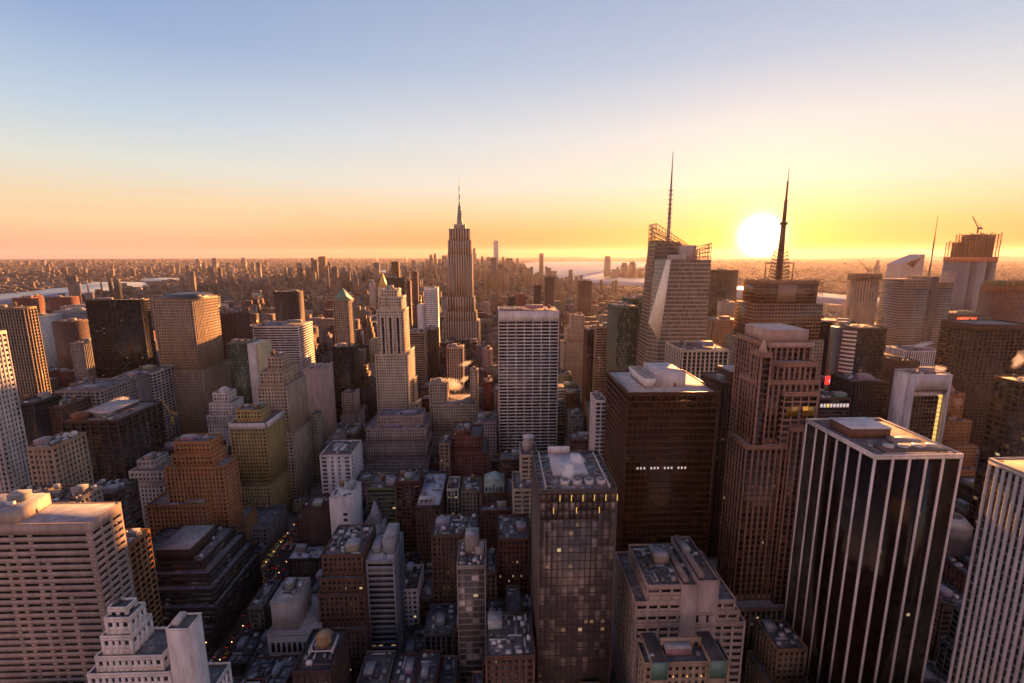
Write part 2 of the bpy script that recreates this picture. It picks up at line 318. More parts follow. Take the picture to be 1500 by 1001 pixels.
def parapet(w,t,h=1.0,th=.45):
    x0,x1,y0,y1,z0,z1=t; x0-=.06;x1+=.06;y0-=.06;y1+=.06
    z0=z1-.35; zt=z1+h-.35
    w.box(x0,x1,y0,y0+th,z0,zt); w.box(x0,x1,y1-th,y1,z0,zt); w.box(x0,x0+th,y0+th,y1-th,z0,zt); w.box(x1-th,x1,y0+th,y1-th,z0,zt)
def tank(parent,x,y,z,org,r=1.9,h=3.6,col=(.16,.1,.06)):
    m=MB()
    m.frust(x,y,z+1.9,z+1.9+h,r,r*.97,14); t=m.build('water_tank','wall',parent,org,c4(col))
    l=MB()
    for a in (0,1,2,3): l.bar((x+r*.7*math.cos(a*1.571+.8),y+r*.7*math.sin(a*1.571+.8),z-.3),(x+r*.7*math.cos(a*1.571+.8),y+r*.7*math.sin(a*1.571+.8),z+1.95),.25)
    l.box(x-r*.8,x+r*.8,y-.12,y+.12,z+1.6,z+1.85); l.build('tank_stand','metal',t,org,c4((.05,.05,.05)))
    c=MB(); c.frust(x,y,z+1.9+h,z+1.9+h+r*.55,r*1.06,.05,14); c.build('tank_roof','wall',t,org,c4((.33,.24,.15)))
    return t
PANE={}
def panes(parent,cl,org,n,glass,rng,gm='glass'):
    cl=sorted(cl,key=lambda q:(q[0][5],q[0][0]!='N'))[:n]
    for (f,u0,u1,za,zb,j),t,d in cl:
        if u1-u0<.3 or zb-za<.3: continue
        key=(f!='N',round(u1-u0,1),round(zb-za,1),gm)
        if key not in PANE:
            m=MB(); a,b=key[1]/2,key[2]/2
            if f=='N':
                m.box(-a,a,-.06,.0,-b,b,bay=90,fl=90)
            else:
                m.box(-.06,.06,-a,a,-b,b,bay=90,fl=90)
            o=m.build('window',gm); PANE[key]=o.data; bpy.data.objects.remove(o)
        o=bpy.data.objects.new('window',PANE[key]); sc.collection.objects.link(o); o.parent=parent
        u=(u0+u1)/2; z=(za+zb)/2
        p=(u,t[2]+d-.01,z) if f=='N' else ((t[1]-d+.01 if f=='W' else t[0]+d-.01),u,z)
        o.location=(p[0]-org[0],p[1]-org[1],p[2]-org[2])
        q=rng.random(); s=.75+.5*q; o.color=(glass[0]*s,glass[1]*s,glass[2]*s,0.0)
def clutter(parent,t,org,rng,dens=1.0,tanks=None,col=(.3,.29,.29)):
    x0,x1,y0,y1,z0,z1=t; zr=z1-.35; W=x1-x0; D=y1-y0
    if W<5 or D<5: return
    n=int(min(8,2+W*D/120)*dens); used=[]
    def spot(w,d):
        for _ in range(14):
            x=rng.uniform(x0+1,x1-1-w); y=rng.uniform(y0+1,y1-1-d)
            if x1-x0<w+2.2 or y1-y0<d+2.2: return None
            if all(x+w<a or x>b or y+d<c or y>e for a,b,c,e in used):
                used.append((x-.3,x+w+.3,y-.3,y+d+.3)); return x,y
        return None
    p=spot(W*.3,min(D*.3,8))
    if p and W>9:
        h=rng.uniform(2.6,5); m=MB(); m.box(p[0],p[0]+W*.3,p[1],p[1]+min(D*.3,8),zr-.1,zr+h); b=m.build('bulkhead','wall',parent,org,c4([c*rng.uniform(.6,1.1) for c in col]))
        m=MB(); m.box(p[0]-.15,p[0]+W*.3+.15,p[1]-.15,p[1]+min(D*.3,8)+.15,zr+h,zr+h+.25); m.build('roof','roof',b,org,(.3,.3,.31,.8))
    for i in range(n):
        w,d,h=(rng.uniform(1,3.2),rng.uniform(1,3),rng.uniform(.7,2.2)) if rng.random()<.75 else ((rng.uniform(5,9),.8,.7) if rng.random()<.5 else (.8,rng.uniform(4,8),.7)); p=spot(w,d)
        if not p: continue
        m=MB(); m.box(p[0],p[0]+w,p[1],p[1]+d,zr+.35,zr+.35+h)
        for q in ((p[0]+.1,p[1]+.1),(p[0]+w-.35,p[1]+.1),(p[0]+.1,p[1]+d-.35),(p[0]+w-.35,p[1]+d-.35)): m.box(q[0],q[0]+.25,q[1],q[1]+.25,zr-.1,zr+.35)
        if rng.random()<.5: m.frust(p[0]+w/2,p[1]+d/2,zr+.35+h,zr+.7+h,min(w,d)*.35,min(w,d)*.35,10)
        v=rng.choice((.55,.42,.25,.12,.07)); m.build('air_unit','metal',parent,org,c4((v,v,v*1.02)))
    for i in range((1 if rng.random()<.5 else 0) if tanks is None else tanks):
        p=spot(4.4,4.4)
        if p: tank(parent,p[0]+2.2,p[1]+2.2,zr,org,rng.uniform(1.6,2.1),rng.uniform(3,4))
def building(label,cat,tiers,col,st,k,seed,name='office_tower',group=None,rich=1):
    rng=random.Random(seed); x0=min(t[0] for t in tiers); x1=max(t[1] for t in tiers); y0=min(t[2] for t in tiers); y1=max(t[3] for t in tiers)
    org=((x0+x1)/2,(y0+y1)/2,0); root=thing(name,label,cat,org,group)
    glass=k.get('glass',(.03,.028,.03)) ; lit=k.get('lit',.025)
    sides='N'+('W' if x0<40 else '')+('E' if x1>-40 else '')
    far=y0>800 or k.get('far')
    w=MB(); g=MB(); sm=MB(); cl=[]; mat={'bronze':'bronze','curtain':'metal','gem':'metal','stripes':'wall'}.get(st,'wall')
    wc=k.get('wallc',col)
    if st in('curtain','gem'): glass=k.get('glass',tuple(c*.55 for c in col)); 
    if st=='stripes': wc=(.78,.74,.71); glass=(.016,.008,.006)
    if st=='bronze': glass=(.042,.016,.008); wc=(.06,.023,.012)
    if st=='curtain' and sum(col)<.15: glass=col
    if far:
        bay,fl,pw,sh,mode,shd=ST[st]; bay=k.get('bay',bay if bay<100 else 4); fl=k.get('floor',fl)
        for t in tiers:
            cap=k.get('cap',2.0); w.box(t[0],t[1],t[2],t[3],t[4],t[5]-cap,bay=bay,fl=fl)
        w.build('wall',M[shd] if shd else M['wall'],root,org,c4(wc,lit*.5))
        for t in tiers:
            w=MB(); w.box(t[0]-.1,t[1]+.1,t[2]-.1,t[3]+.1,t[5]-k.get('cap',2.0),t[5]-.35); parapet(w,t,.8)
            w.build('parapet','wall',root,org,c4(wc))
    else:
        for t in tiers:
            cl+=facade(w,g,t,st,k,sides,sm); parapet(w,t,k.get('ph_h',1.1))
        if w.b: w.build('wall',mat,root,org,c4(wc))
        if sm.b: sm.build('spandrel','metal',root,org,c4([v*.4 for v in wc]))
        if g.b: o=g.build('glazing',{'stripes':'dark_glass','bronze':'dark_glass','vert':'dark_glass','gem':'curtain_glass'}.get(st,'glass'),root,org,c4(glass,lit)); o['kind']='stuff'
        if k.get('panes') and cl: panes(root,cl,org,k['panes'],glass,rng,{'stripes':'dark_glass','bronze':'dark_glass','vert':'dark_glass','gem':'curtain_glass'}.get(st,'glass'))
    rf=k.get('roof','mix')
    rc={'white':(.62,.62,.66,1),'wide':(.3,.3,.34,.5),'dark':(.06,.05,.05,.15),'cooling':(.42,.4,.4,.3)}.get(rf,(.13,.12,.125,rng.uniform(.2,.9)))
    for t in tiers:
        rm=MB(); rm.box(t[0]+.3,t[1]-.3,t[2]+.3,t[3]-.3,t[5]-.36,t[5]-.3); rm.build('roof','roof',root,org,rc)
    for p in k.get('phw',[]):
        m=MB(); m.box(*p); b=m.build('penthouse','wall',root,org,c4(k.get('phc',wc)))
        m=MB(); m.box(p[0]+.3,p[1]-.3,p[2]+.3,p[3]-.3,p[5],p[5]+.12); m.box(p[0]-.1,p[1]+.1,p[2]-.1,p[2]+.3,p[5],p[5]+.5); m.build('roof','roof',b,org,(.3,.29,.3,.8))
    top=tiers[-1]
    if rich and rf in('mix','mess','white','dark','platform','fans') and not k.get('noclutter'):
        for i,t in enumerate(tiers):
            if i==len(tiers)-1: clutter(root,t,org,rng,(2.4 if rf=='mess' else 1.0)*(2.0 if y0<330 and rich>1 else 1),k.get('tanks'))
            elif y0<700 and rich>1: 
                a=(t[0],t[1],t[2],min(t[3],tiers[i+1][2]-.5),t[4],t[5]); clutter(root,a,org,rng,.6,0)
    return root,org,rng
# ---------------------------------------------------------------- ground, water, streets
struct_ground=MB(); struct_ground.frust(0,0,-1.0,-.5,34000,34000,96); struct(struct_ground.build('ground','land'))
WATER=[
('river', [(-3348.5, 3122.1), (-3250.8, 3274.9), (-3286.3, 3510.6), (-3374.0, 3785.1), (-3355.9, 3937.0), (-3773.1, 4676.3), (-3669.5, 4639.6), (-3555.8, 4702.9), (-3283.4, 4637.8), (-2997.7, 4270.8), (-2788.2, 3878.9), (-2732.1, 3589.3), (-2701.6, 3312.3), (-2485.3, 2907.6), (-2387.2, 2593.0), (-2522.1, 2529.9), (-2660.2, 2470.4)]),
('inlet', [(-3771.7, 5284.3), (-3714.9, 5506.8), (-3431.3, 5420.5), (-3082.2, 4864.0), (-3168.9, 4690.1), (-3358.3, 4753.8)]),
('channel', [(-1930.7, 7794.0), (-1708.7, 8120.4), (-1391.8, 6561.0), (-1539.4, 6345.7)]),
('harbour', [(844.4, 14460.9), (1701.5, 16472.3), (3437.3, 17017.4), (5099.1, 15797.8), (6242.0, 14509.0), (4034.9, 9363.4), (2892.3, 8942.5), (1919.6, 7829.6), (1354.9, 6043.8), (1478.7, 5334.5), (1692.9, 5103.0), (1927.3, 4304.6), (1973.3, 3841.2), (2193.0, 3207.5), (2270.9, 2935.7), (2332.7, 2747.7), (2538.1, 2576.3), (2580.1, 2360.6), (2747.4, 2230.1), (1996.3, 1607.9), (1959.3, 1781.6), (1972.5, 1992.1), (1947.6, 2286.7), (1821.8, 2369.4), (1710.7, 2492.2), (1455.2, 2821.2), (1360.9, 3356.5), (1232.0, 3784.8), (931.0, 4140.5), (744.6, 4292.8), (633.3, 5067.4), (468.4, 5880.3), (504.7, 7876.6)])]
for i,(nm,pts) in enumerate(WATER):
    m=MB(); m.prism(pts,-.5,-.2); struct(m.build(nm,'water'))
AVE=[-1350, -1190, -980, -780, -640, -490, -339, -183, 128, 402, 676, 950, 1225, 1500, 1770]
def street_y(n): return 170+(47-n)*80.5
m=MB(); m.box(-1500,1790,40,1800,-.5,.0); struct(m.build('road','asphalt'))
m=MB()
for a,b in zip(AVE[:-1],AVE[1:]):
    for n in range(48,27,-1):
        ya,yb=street_y(n)+9,street_y(n-1)-9; m.box(a+15-4.5,b-15+4.5,ya-3.5,yb+3.5,0,.15)
struct(m.build('pavement','walk'))
m=MB()
for a in (-183,128):
    for n in range(48,38,-1):
        y=street_y(n)
        for lx in (-6.6,-3.3,3.3,6.6):
            for j in range(9): m.box(a+lx-.08,a+lx+.08,y+12+j*6.5,y+15+j*6.5,.004,.008)
        for s in (-1,1):
            for j in range(12): m.box(a-9+j*1.55,a-8.3+j*1.55,y+s*7.5-1.4,y+s*7.5+1.4,.004,.008)
struct(m.build('road_marking','paint'))
# ---------------------------------------------------------------- surveyed buildings
SPEC=[
('pale stone office slab with dark ribbon windows and a sunlit rooftop block', [(-257.7, -197.8, 220.0, 240.0, 0, 130.69)], (0.42, 0.33, 0.29), 'slab', {'panes': 90, 'roof': 'wide', 'lit': 0.0, 'glass': (0.02, 0.017, 0.016), 'phw': [[-256.4, -231.9, 220, 240, 130.7, 137.4]]}),
('amber sunlit grid block just right of the striped stone slab', [(-219.0, -205.0, 250.0, 267.0, 0, 98.88)], (0.38, 0.18, 0.075), 'grid', {'bay': 4.2, 'panes': 60}),
('dark brown ziggurat block with broad terraces stepping down to the avenue', [(-243.9, -186.6, 283.0, 349.0, 0, 17.47), (-245.1, -185.8, 287.0, 347.6, 0, 29.28), (-246.6, -188.7, 291.1, 346.2, 0, 39.76), (-249.2, -193.4, 296.1, 344.8, 0, 47.68), (-251.2, -199.0, 300.1, 342.4, 0, 54.49)], (0.06, 0.033, 0.025), 'ribbon', {'lit': 0.02, 'phw': [[-230.1, -207.2, 302, 332, 54.1, 62.8]]}),
('small white art deco tower with stepped sunlit crown and one blank end', [(-178.0, -126.9, 180.0, 202.0, 0, 67.87), (-173.8, -139.3, 181.0, 200.6, 67.87, 83.65), (-170.4, -142.4, 182.1, 198.2, 83.65, 90.91), (-167.6, -154.9, 183.1, 195.8, 90.91, 99.83), (-165.7, -155.1, 184.1, 193.4, 99.83, 107.74), (-165.4, -157.3, 186.2, 192.0, 107.74, 110.96)], (0.74, 0.7, 0.67), 'punch', {'bay': 2.7, 'floor': 4.1, 'panes': 60, 'lit': 0.02, 'blankw': [[-137.0, -127.9, 178.9, 188, 0, 106.0]]}),
('orange brick art deco tower with blue-green crown panel and sunlit west edge', [(-278.9, -212.6, 352.0, 400.0, 0, 39.95), (-269.5, -224.0, 350.0, 379.6, 0, 68.62), (-256.1, -211.4, 356.1, 377.2, 0, 96.89), (-250.7, -219.0, 357.6, 376.3, 96.89, 106.19), (-247.7, -220.3, 358.1, 375.4, 106.19, 116.49)], (0.38, 0.18, 0.075), 'punch', {'lit': 0.04, 'panes': 60}),
('yellowish masonry tower with a white cornice band under its roof box', [(-251.9, -211.9, 426.0, 476.0, 0, 44.48), (-245.9, -212.7, 430.0, 471.6, 44.48, 105.01), (-241.2, -218.3, 435.1, 454.2, 105.01, 116.36)], (0.4, 0.31, 0.13), 'punch', {'lit': 0.1, 'band': 1}),
('dark corniced stone block on the avenue below the yellow tower', [(-234.6, -199.3, 388.0, 428.0, 0, 25.06)], (0.27, 0.245, 0.235), 'punch', {'lit': 0.03}),
('grey ledge block of stacked glass terraces beside the avenue', [(-243.5, -211.4, 496.0, 556.0, 0, 10.78), (-242.3, -214.6, 500.0, 551.6, 10.78, 27.91), (-240.1, -219.6, 505.1, 546.2, 27.91, 45.45)], (0.45, 0.43, 0.42), 'vert', {'lit': 0}),
('dark brown office block with snow-covered metal roof platforms', [(-358.6, -312.8, 390.0, 444.0, 0, 123.33)], (0.06, 0.033, 0.025), 'vert', {'bay': 7, 'roof': 'platform', 'lit': 0.012, 'panes': 40}),
('pale grey block with a small stepped top left of the orange brick tower', [(-299.8, -270.1, 373.0, 408.0, 0, 75.49), (-298.2, -271.4, 375.0, 404.6, 75.49, 85.14), (-294.4, -280.3, 380.1, 397.2, 85.14, 92.24)], (0.45, 0.43, 0.42), 'punch', {'lit': 0.03}),
('flat dark low block right behind the striped slab roof', [(-275.5, -250.5, 300.0, 322.0, 0, 103.86)], (0.06, 0.033, 0.025), 'ribbon', {'lit': 0, 'roof': 'mess'}),
('beige masonry block with blank brown side wall near the left edge', [(-299.8, -283.8, 300.0, 326.0, 0, 137.15)], (0.33, 0.25, 0.175), 'punch', {'lit': 0.02, 'blankside': (0.06, 0.033, 0.025), 'roof': 'mess'}),
('low brown house with cluttered roof under the beige corner block', [(-289.6, -260.4, 262.0, 286.0, 0, 118.11)], (0.12, 0.066, 0.047), 'punch', {'roof': 'mess'}),
('low grey house with roof tank beside the low brown one near the left edge', [(-263.4, -245.0, 266.0, 286.0, 0, 117.1)], (0.27, 0.245, 0.235), 'punch', {'roof': 'mess', 'tanks': 1}),
('pale gridded tower cut by the left picture edge', [(-389.9, -345.9, 330.0, 348.0, 0, 205.34)], (0.45, 0.43, 0.42), 'punch', {'bay': 2.6}),
('low black glass block right of the pale gridded tower', [(-434.3, -417.1, 430.0, 460.0, 0, 126.56)], (0.02, 0.017, 0.016), 'curtain', {'lit': 0}),
('reddish masonry block between black glass and dark office block', [(-430.5, -407.1, 445.0, 485.0, 0, 117.77)], (0.12, 0.066, 0.047), 'punch', {}),
('grey masonry block with tall arched top windows', [(-441.6, -397.8, 480.0, 530.0, 0, 123.49)], (0.27, 0.245, 0.235), 'punch', {'bay': 4}),
('grey block with a dark flat roof beside the arched one', [(-429.4, -404.9, 520.0, 560.0, 0, 122.45)], (0.27, 0.245, 0.235), 'punch', {}),
('concrete block with large square windows and sloping roofs', [(-434.7, -401.3, 560.0, 600.0, 0, 121.54)], (0.45, 0.43, 0.42), 'grid', {'bay': 6, 'lit': 0.01}),
('ribbed tan tower at far left with ornate top floors', [(-603.3, -533.5, 560.0, 576.0, 0, 198.75)], (0.33, 0.25, 0.175), 'vert', {'bay': 3.2}),
('black glass slab tower in front of the river', [(-622.3, -539.7, 750.0, 768.0, 0, 190.07)], (0.02, 0.017, 0.016), 'curtain', {'lit': 0.02, 'floor': 3.9}),
('tall tan masonry tower with hipped dark roof and sunlit west side', [(-434.2, -366.3, 596.0, 664.0, 0, 115.08), (-418.7, -370.8, 600.0, 655.6, 115.08, 203.61)], (0.33, 0.25, 0.175), 'punch', {'hip': 1, 'lit': 0.03}),
('dark brown slab behind the tall tan tower', [(-419.9, -401.7, 700.0, 735.0, 0, 171.65)], (0.06, 0.033, 0.025), 'vert', {}),
('brown masonry tower crowned with small pinnacles', [(-405.2, -377.2, 705.0, 745.0, 0, 173.93)], (0.12, 0.066, 0.047), 'vert', {'pinn': 1}),
('greenish glass slab with white flank and side tinted yellow for sunlight', [(-340.3, -314.9, 610.0, 640.0, 0, 148.07)], (0.12, 0.15, 0.11), 'curtain', {'lit': 0, 'whitewing': (362, 373), 'wingx': [-314.9, -305.5]}),
('white stepped tower top with colonnade and round dome', [(-317.6, -289.0, 516.0, 548.0, 0, 83.9), (-316.3, -292.0, 520.0, 545.6, 83.9, 96.64), (-313.7, -296.8, 524.1, 541.2, 96.64, 107.1)], (0.74, 0.7, 0.67), 'punch', {'dome': 1}),
('pale block whose long west wall glows pink in the sun', [(-998.3, -944.2, 990.0, 1075.0, 0, 131.68)], (0.74, 0.7, 0.67), 'punch', {}),
('brown brick tower with orange sunlit side near the river', [(-767.2, -732.9, 850.0, 890.0, 0, 143.35)], (0.12, 0.066, 0.047), 'punch', {}),
('slim tower with white vertical stripe on its sunlit side', [(-654.9, -634.6, 750.0, 785.0, 0, 124.06)], (0.27, 0.245, 0.235), 'punch', {}),
('wide grey glass block standing behind the brown brick tower', [(-966.5, -902.8, 1080.0, 1130.0, 0, 136.09)], (0.25, 0.28, 0.32), 'curtain', {}),
('red brick tower by the river, left one of a pair', [(-1311.7, -1279.5, 1350.0, 1390.0, 0, 141.07)], (0.17, 0.058, 0.038), 'punch', {}),
('red brick tower by the river, right one of a pair', [(-1342.9, -1324.1, 1420.0, 1455.0, 0, 140.69)], (0.17, 0.058, 0.038), 'punch', {}),
('squat reddish block on the near river bank', [(-1261.4, -1209.2, 1400.0, 1440.0, 0, 138.33)], (0.17, 0.058, 0.038), 'punch', {}),
('long low pink sunlit block below the river', [(-1099.9, -1056.4, 1250.0, 1310.0, 0, 128.79)], (0.42, 0.33, 0.29), 'punch', {}),
('dark bronze slab with vertical ribs standing alone', [(-454.0, -407.4, 1000.0, 1035.0, 0, 182.62)], (0.055, 0.028, 0.016), 'vert', {}),
('wide office block with horizontal white bands and orange sunlit side', [(-361.3, -294.4, 720.0, 776.0, 0, 152.54)], (0.74, 0.7, 0.67), 'ribbon', {'lit': 0}),
('beige tower of vertical piers with stepped top and lit west edge', [(-244.1, -206.2, 468.0, 528.0, 0, 78.15), (-237.6, -208.3, 470.0, 519.6, 78.15, 128.64), (-236.1, -212.9, 474.1, 513.2, 128.64, 142.94), (-229.3, -214.1, 478.1, 496.8, 142.94, 157.3)], (0.42, 0.35, 0.26), 'punch', {'bay': 3}),
('slender masonry tower with green pyramid peak and loggia', [(-252.5, -226.6, 733.0, 767.0, 0, 106.62), (-246.6, -223.2, 735.0, 764.6, 0, 190.31)], (0.33, 0.25, 0.175), 'punch', {'pyr': 1}),
('dark glass box below the green-peaked tower', [(-230.1, -199.8, 670.0, 696.0, 0, 130.44)], (0.02, 0.017, 0.016), 'curtain', {'lit': 0}),
('plain pinkish slab with blank north wall', [(-227.4, -202.8, 560.0, 590.0, 0, 125.59)], (0.42, 0.33, 0.29), 'blank', {}),
('small pink-grey stepped tower left of the fifth avenue gap', [(-216.8, -193.3, 648.0, 684.0, 0, 37.02), (-214.4, -196.8, 650.0, 675.6, 37.02, 68.87)], (0.42, 0.33, 0.29), 'punch', {}),
('white limestone tower with three dark vertical stripes', [(-150.1, -113.7, 588.0, 648.0, 0, 101.59), (-149.5, -109.5, 586.0, 641.6, 0, 136.81), (-146.1, -113.1, 590.1, 625.2, 136.81, 191.2), (-143.3, -115.4, 592.1, 622.8, 191.2, 206.83), (-140.8, -120.4, 594.1, 618.4, 206.83, 215.79)], (0.58, 0.5, 0.38), 'punch', {'stripes': 1, 'annex': 1, 'lit': 0.0}),
('broad pink-grey stepped block full of windows below the three-stripe tower', [(-151.8, -74.1, 490.0, 560.0, 0, 17.82), (-148.8, -75.5, 494.0, 557.6, 17.82, 38.71), (-145.7, -76.9, 497.1, 556.2, 38.71, 56.14), (-141.1, -77.6, 500.1, 552.8, 56.14, 72.77), (-130.8, -82.1, 508.1, 536.4, 72.77, 83.75)], (0.42, 0.33, 0.29), 'punch', {'bay': 2.7, 'lit': 0.0}),
('beige slab with banded windows right of the three-stripe tower', [(-141.7, -113.7, 760.0, 790.0, 0, 135.58)], (0.33, 0.25, 0.175), 'ribbon', {}),
('brown slab beside the beige banded slab', [(-119.5, -99.1, 800.0, 830.0, 0, 133.54)], (0.12, 0.066, 0.047), 'vert', {}),
('white gridded tower left of the empire spire skyscraper', [(-140.6, -115.4, 950.0, 980.0, 0, 193.67)], (0.74, 0.7, 0.67), 'grid', {'bay': 3.2, 'cap': 7, 'plainwing': (611, 621, 447), 'wingx': [-155.0, -141.89999999999998, 160.3]}),
('pale slender tower with light vertical piers and lit top', [(-67.1, -45.1, 640.0, 664.0, 0, 134.28)], (0.42, 0.33, 0.29), 'vert', {}),
('dark brown slab left of the white gridded tower', [(-234.8, -202.8, 1050.0, 1085.0, 0, 207.41)], (0.06, 0.033, 0.025), 'blank', {}),
('dark slender tower rising far down the avenue left of the spire', [(-463.2, -433.2, 2180.0, 2210.0, 0, 223.89)], (0.055, 0.028, 0.016), 'blank', {}),
('narrow tower with amber sunlit edge near the spire', [(-215.1, -208.5, 1180.0, 1202.0, 0, 194.39)], (0.12, 0.066, 0.047), 'blank', {}),
('taller narrow brown tower with bright amber edge', [(-196.0, -186.5, 1150.0, 1172.0, 0, 218.31)], (0.12, 0.066, 0.047), 'blank', {}),
('pale pink clock tower with pointed top', [(-540.8, -520.7, 2080.0, 2106.0, 0, 139.63)], (0.42, 0.33, 0.29), 'blank', {'pyr': 1}),
('stone tower ending in a gold pyramid', [(-424.4, -392.8, 1750.0, 1790.0, 0, 141.48)], (0.58, 0.5, 0.38), 'blank', {'pyr': 2}),
('lone brown high-rise standing above the far left city', [(-1827.2, -1764.7, 5100.0, 5160.0, 0, 232.72)], (0.12, 0.066, 0.047), 'blank', {}),
('white masonry block with roof fans and few windows', [(-162.0, -133.6, 420.0, 456.0, 0, 77.55)], (0.74, 0.7, 0.67), 'punchfew', {'roof': 'fans', 'lit': 0.02}),
('thin white slab with one column of windows', [(-126.5, -109.7, 340.0, 366.0, 0, 77.67)], (0.74, 0.7, 0.67), 'blank', {'onecol': 1}),
('low dark fronted wing with a pale cornice', [(-149.2, -128.3, 342.0, 364.0, 0, 68.61)], (0.06, 0.033, 0.025), 'blank', {'cap': 1.2}),
('low building with flat white roof on the avenue', [(-153.4, -129.9, 322.0, 338.0, 0, 40.1)], (0.06, 0.033, 0.025), 'punch', {'roof': 'white'}),
('brown stepped block with many lit windows and setback bays', [(-108.6, -79.1, 256.0, 302.0, 0, 37.25), (-107.3, -79.6, 259.0, 300.6, 37.25, 58.7), (-106.1, -80.1, 261.1, 298.2, 58.7, 67.63), (-105.4, -81.0, 264.1, 296.8, 67.63, 81.32)], (0.12, 0.066, 0.047), 'punch', {'lit': 0.22, 'panes': 80, 'roof': 'mess', 'bay': 2.8}),
('pale blue banded office block beside the brown ziggurat', [(-79.4, -62.6, 265.0, 295.0, 0, 76.4)], (0.25, 0.28, 0.32), 'ribbon', {'lit': 0.15, 'panes': 50, 'roof': 'white', 'phw': [[-70.7, -63.6, 272, 290, 76.0, 86.7]]}),
('small white fronted house with a dark roof behind the banded block', [(-67.6, -53.6, 290.0, 316.0, 0, 37.47)], (0.74, 0.7, 0.67), 'punch', {'bay': 3.2, 'roof': 'dark'}),
('low corner house on the avenue with tall pale walls', [(-134.5, -105.9, 250.0, 284.0, 0, 40.1), (-132.7, -117.8, 254.0, 275.6, 40.1, 58.35)], (0.45, 0.43, 0.42), 'blank', {'grnd': 1}),
('slim dark tower with a planted roof terrace and brick penthouse', [(-22.1, -6.6, 235.0, 259.0, 0, 92.69)], (0.27, 0.245, 0.235), 'curtain', {'lit': 0.01, 'roof': 'mess', 'bay': 4, 'phw': [[-18.2, -10.6, 246, 256, 92.3, 103.0]]}),
('brown brick block with parapet-ringed roof yards', [(-43.7, -13.8, 290.0, 316.0, 0, 76.56)], (0.12, 0.066, 0.047), 'punch', {'roof': 'mess', 'lit': 0.05}),
('brown brick block with a white roof loggia', [(-63.7, -44.6, 350.0, 408.0, 0, 64.81)], (0.12, 0.066, 0.047), 'punch', {'roof': 'white', 'lit': 0.06, 'loggia': 1}),
('beige stepped block with steam rising behind its roof', [(-84.8, -22.3, 540.0, 600.0, 0, 47.76), (-77.9, -24.5, 545.0, 588.6, 47.76, 84.48), (-80.2, -58.6, 556.1, 580.2, 47.76, 107.93), (-32.3, -22.6, 570.1, 582.8, 47.76, 119.91)], (0.42, 0.35, 0.26), 'punch', {'lit': 0.0}),
('red brick block with stepped white-edged terraces', [(-42.9, -8.9, 428.0, 468.0, 0, 74.36), (-42.9, -14.1, 432.0, 465.6, 74.36, 88.33), (-41.2, -24.5, 436.1, 461.2, 88.33, 93.55)], (0.17, 0.058, 0.038), 'punch', {'lit': 0.05}),
('pink-grey block with snowy roof plant beside the white grid slab', [(-24.9, -0.5, 500.0, 536.0, 0, 78.33)], (0.42, 0.33, 0.29), 'punch', {}),
('slim red brick house among low roofs left of the grid slab', [(-18.0, -5.9, 640.0, 664.0, 0, 86.36)], (0.17, 0.058, 0.038), 'punch', {}),
('dark block with a mint green temple-like roof house', [(-12.6, 7.8, 372.0, 402.0, 0, 62.65)], (0.12, 0.066, 0.047), 'punch', {'mint': 1, 'lit': 0.03}),
('narrow beige slab with dark window columns left of the crowned glass tower', [(12.1, 31.6, 335.0, 365.0, 0, 85.07), (18.5, 31.7, 350.0, 375.6, 0, 105.56)], (0.42, 0.35, 0.26), 'punch', {'bay': 5, 'lit': 0, 'drum': 1}),
('brick warehouse with rows of lit windows left of the glass tower', [(0.1, 22.1, 300.0, 332.0, 0, 66.25)], (0.17, 0.058, 0.038), 'punch', {'lit': 0.3, 'panes': 60}),
('brown stepped brick house with roof tanks at bottom centre', [(-6.0, 17.3, 195.0, 223.0, 0, 73.69)], (0.12, 0.066, 0.047), 'punch', {'lit': 0.04, 'tanks': 2, 'roof': 'mess'}),
('glass curtain tower with open roof crown and steaming plant', [(18.9, 54.4, 200.0, 243.0, 0, 154.3)], (0.25, 0.28, 0.32), 'gem', {'roof': 'gem', 'lit': 0.05, 'glass': (0.13, 0.105, 0.098), 'wallc': (0.075, 0.06, 0.056), 'panes': 100}),
('white slab with regular dark window grid and blank top band', [(2.4, 66.6, 505.0, 550.0, 0, 199.04)], (0.74, 0.7, 0.67), 'grid', {'bay': 9.0, 'floor': 3.65, 'cap': 10.5, 'lit': 0.005, 'roof': 'mess', 'panes': 100}),
('white setback block with blank shafts and open roof yards', [(65.6, 119.1, 200.0, 244.0, 0, 84.35), (65.5, 115.7, 200.3, 241.9, 84.35, 90.38), (65.3, 113.7, 200.7, 239.8, 90.38, 96.0), (70.6, 94.6, 201.0, 233.7, 96.0, 104.34)], (0.42, 0.33, 0.29), 'setback', {'roof': 'mess', 'lit': 0.04, 'panes': 60, 'blankw': [[87.0, 94.4, 199.70000000000002, 229.8, 0, 104.9], [94.6, 104.8, 200.3, 236.4, 0, 106.6]]}),
('beige block with two mint copper roof caps and open court', [(61.1, 97.6, 172.0, 184.0, 0, 90.16)], (0.33, 0.25, 0.175), 'punch', {'coppercaps': 1, 'lit': 0.05, 'panes': 50}),
('low dark house with one big wooden water tank in a white frame at bottom centre', [(-95.7, -78.1, 196.0, 222.0, 0, 67.52)], (0.06, 0.033, 0.025), 'punch', {'tanks': 1, 'bigtank': 1, 'roof': 'dark'}),
('slim white gridded slab squeezed against the left side of the big bronze block', [(86.2, 95.8, 400.0, 425.0, 0, 133.09)], (0.74, 0.7, 0.67), 'grid', {}),
('big brown-black block with pale roof, white cooling unit and penthouse', [(73.9, 125.7, 259.0, 312.0, 0, 181.68)], (0.055, 0.028, 0.016), 'bronze', {'roof': 'cooling', 'lit': 0.012, 'panes': 60, 'floor': 4.0, 'bay': 3}),
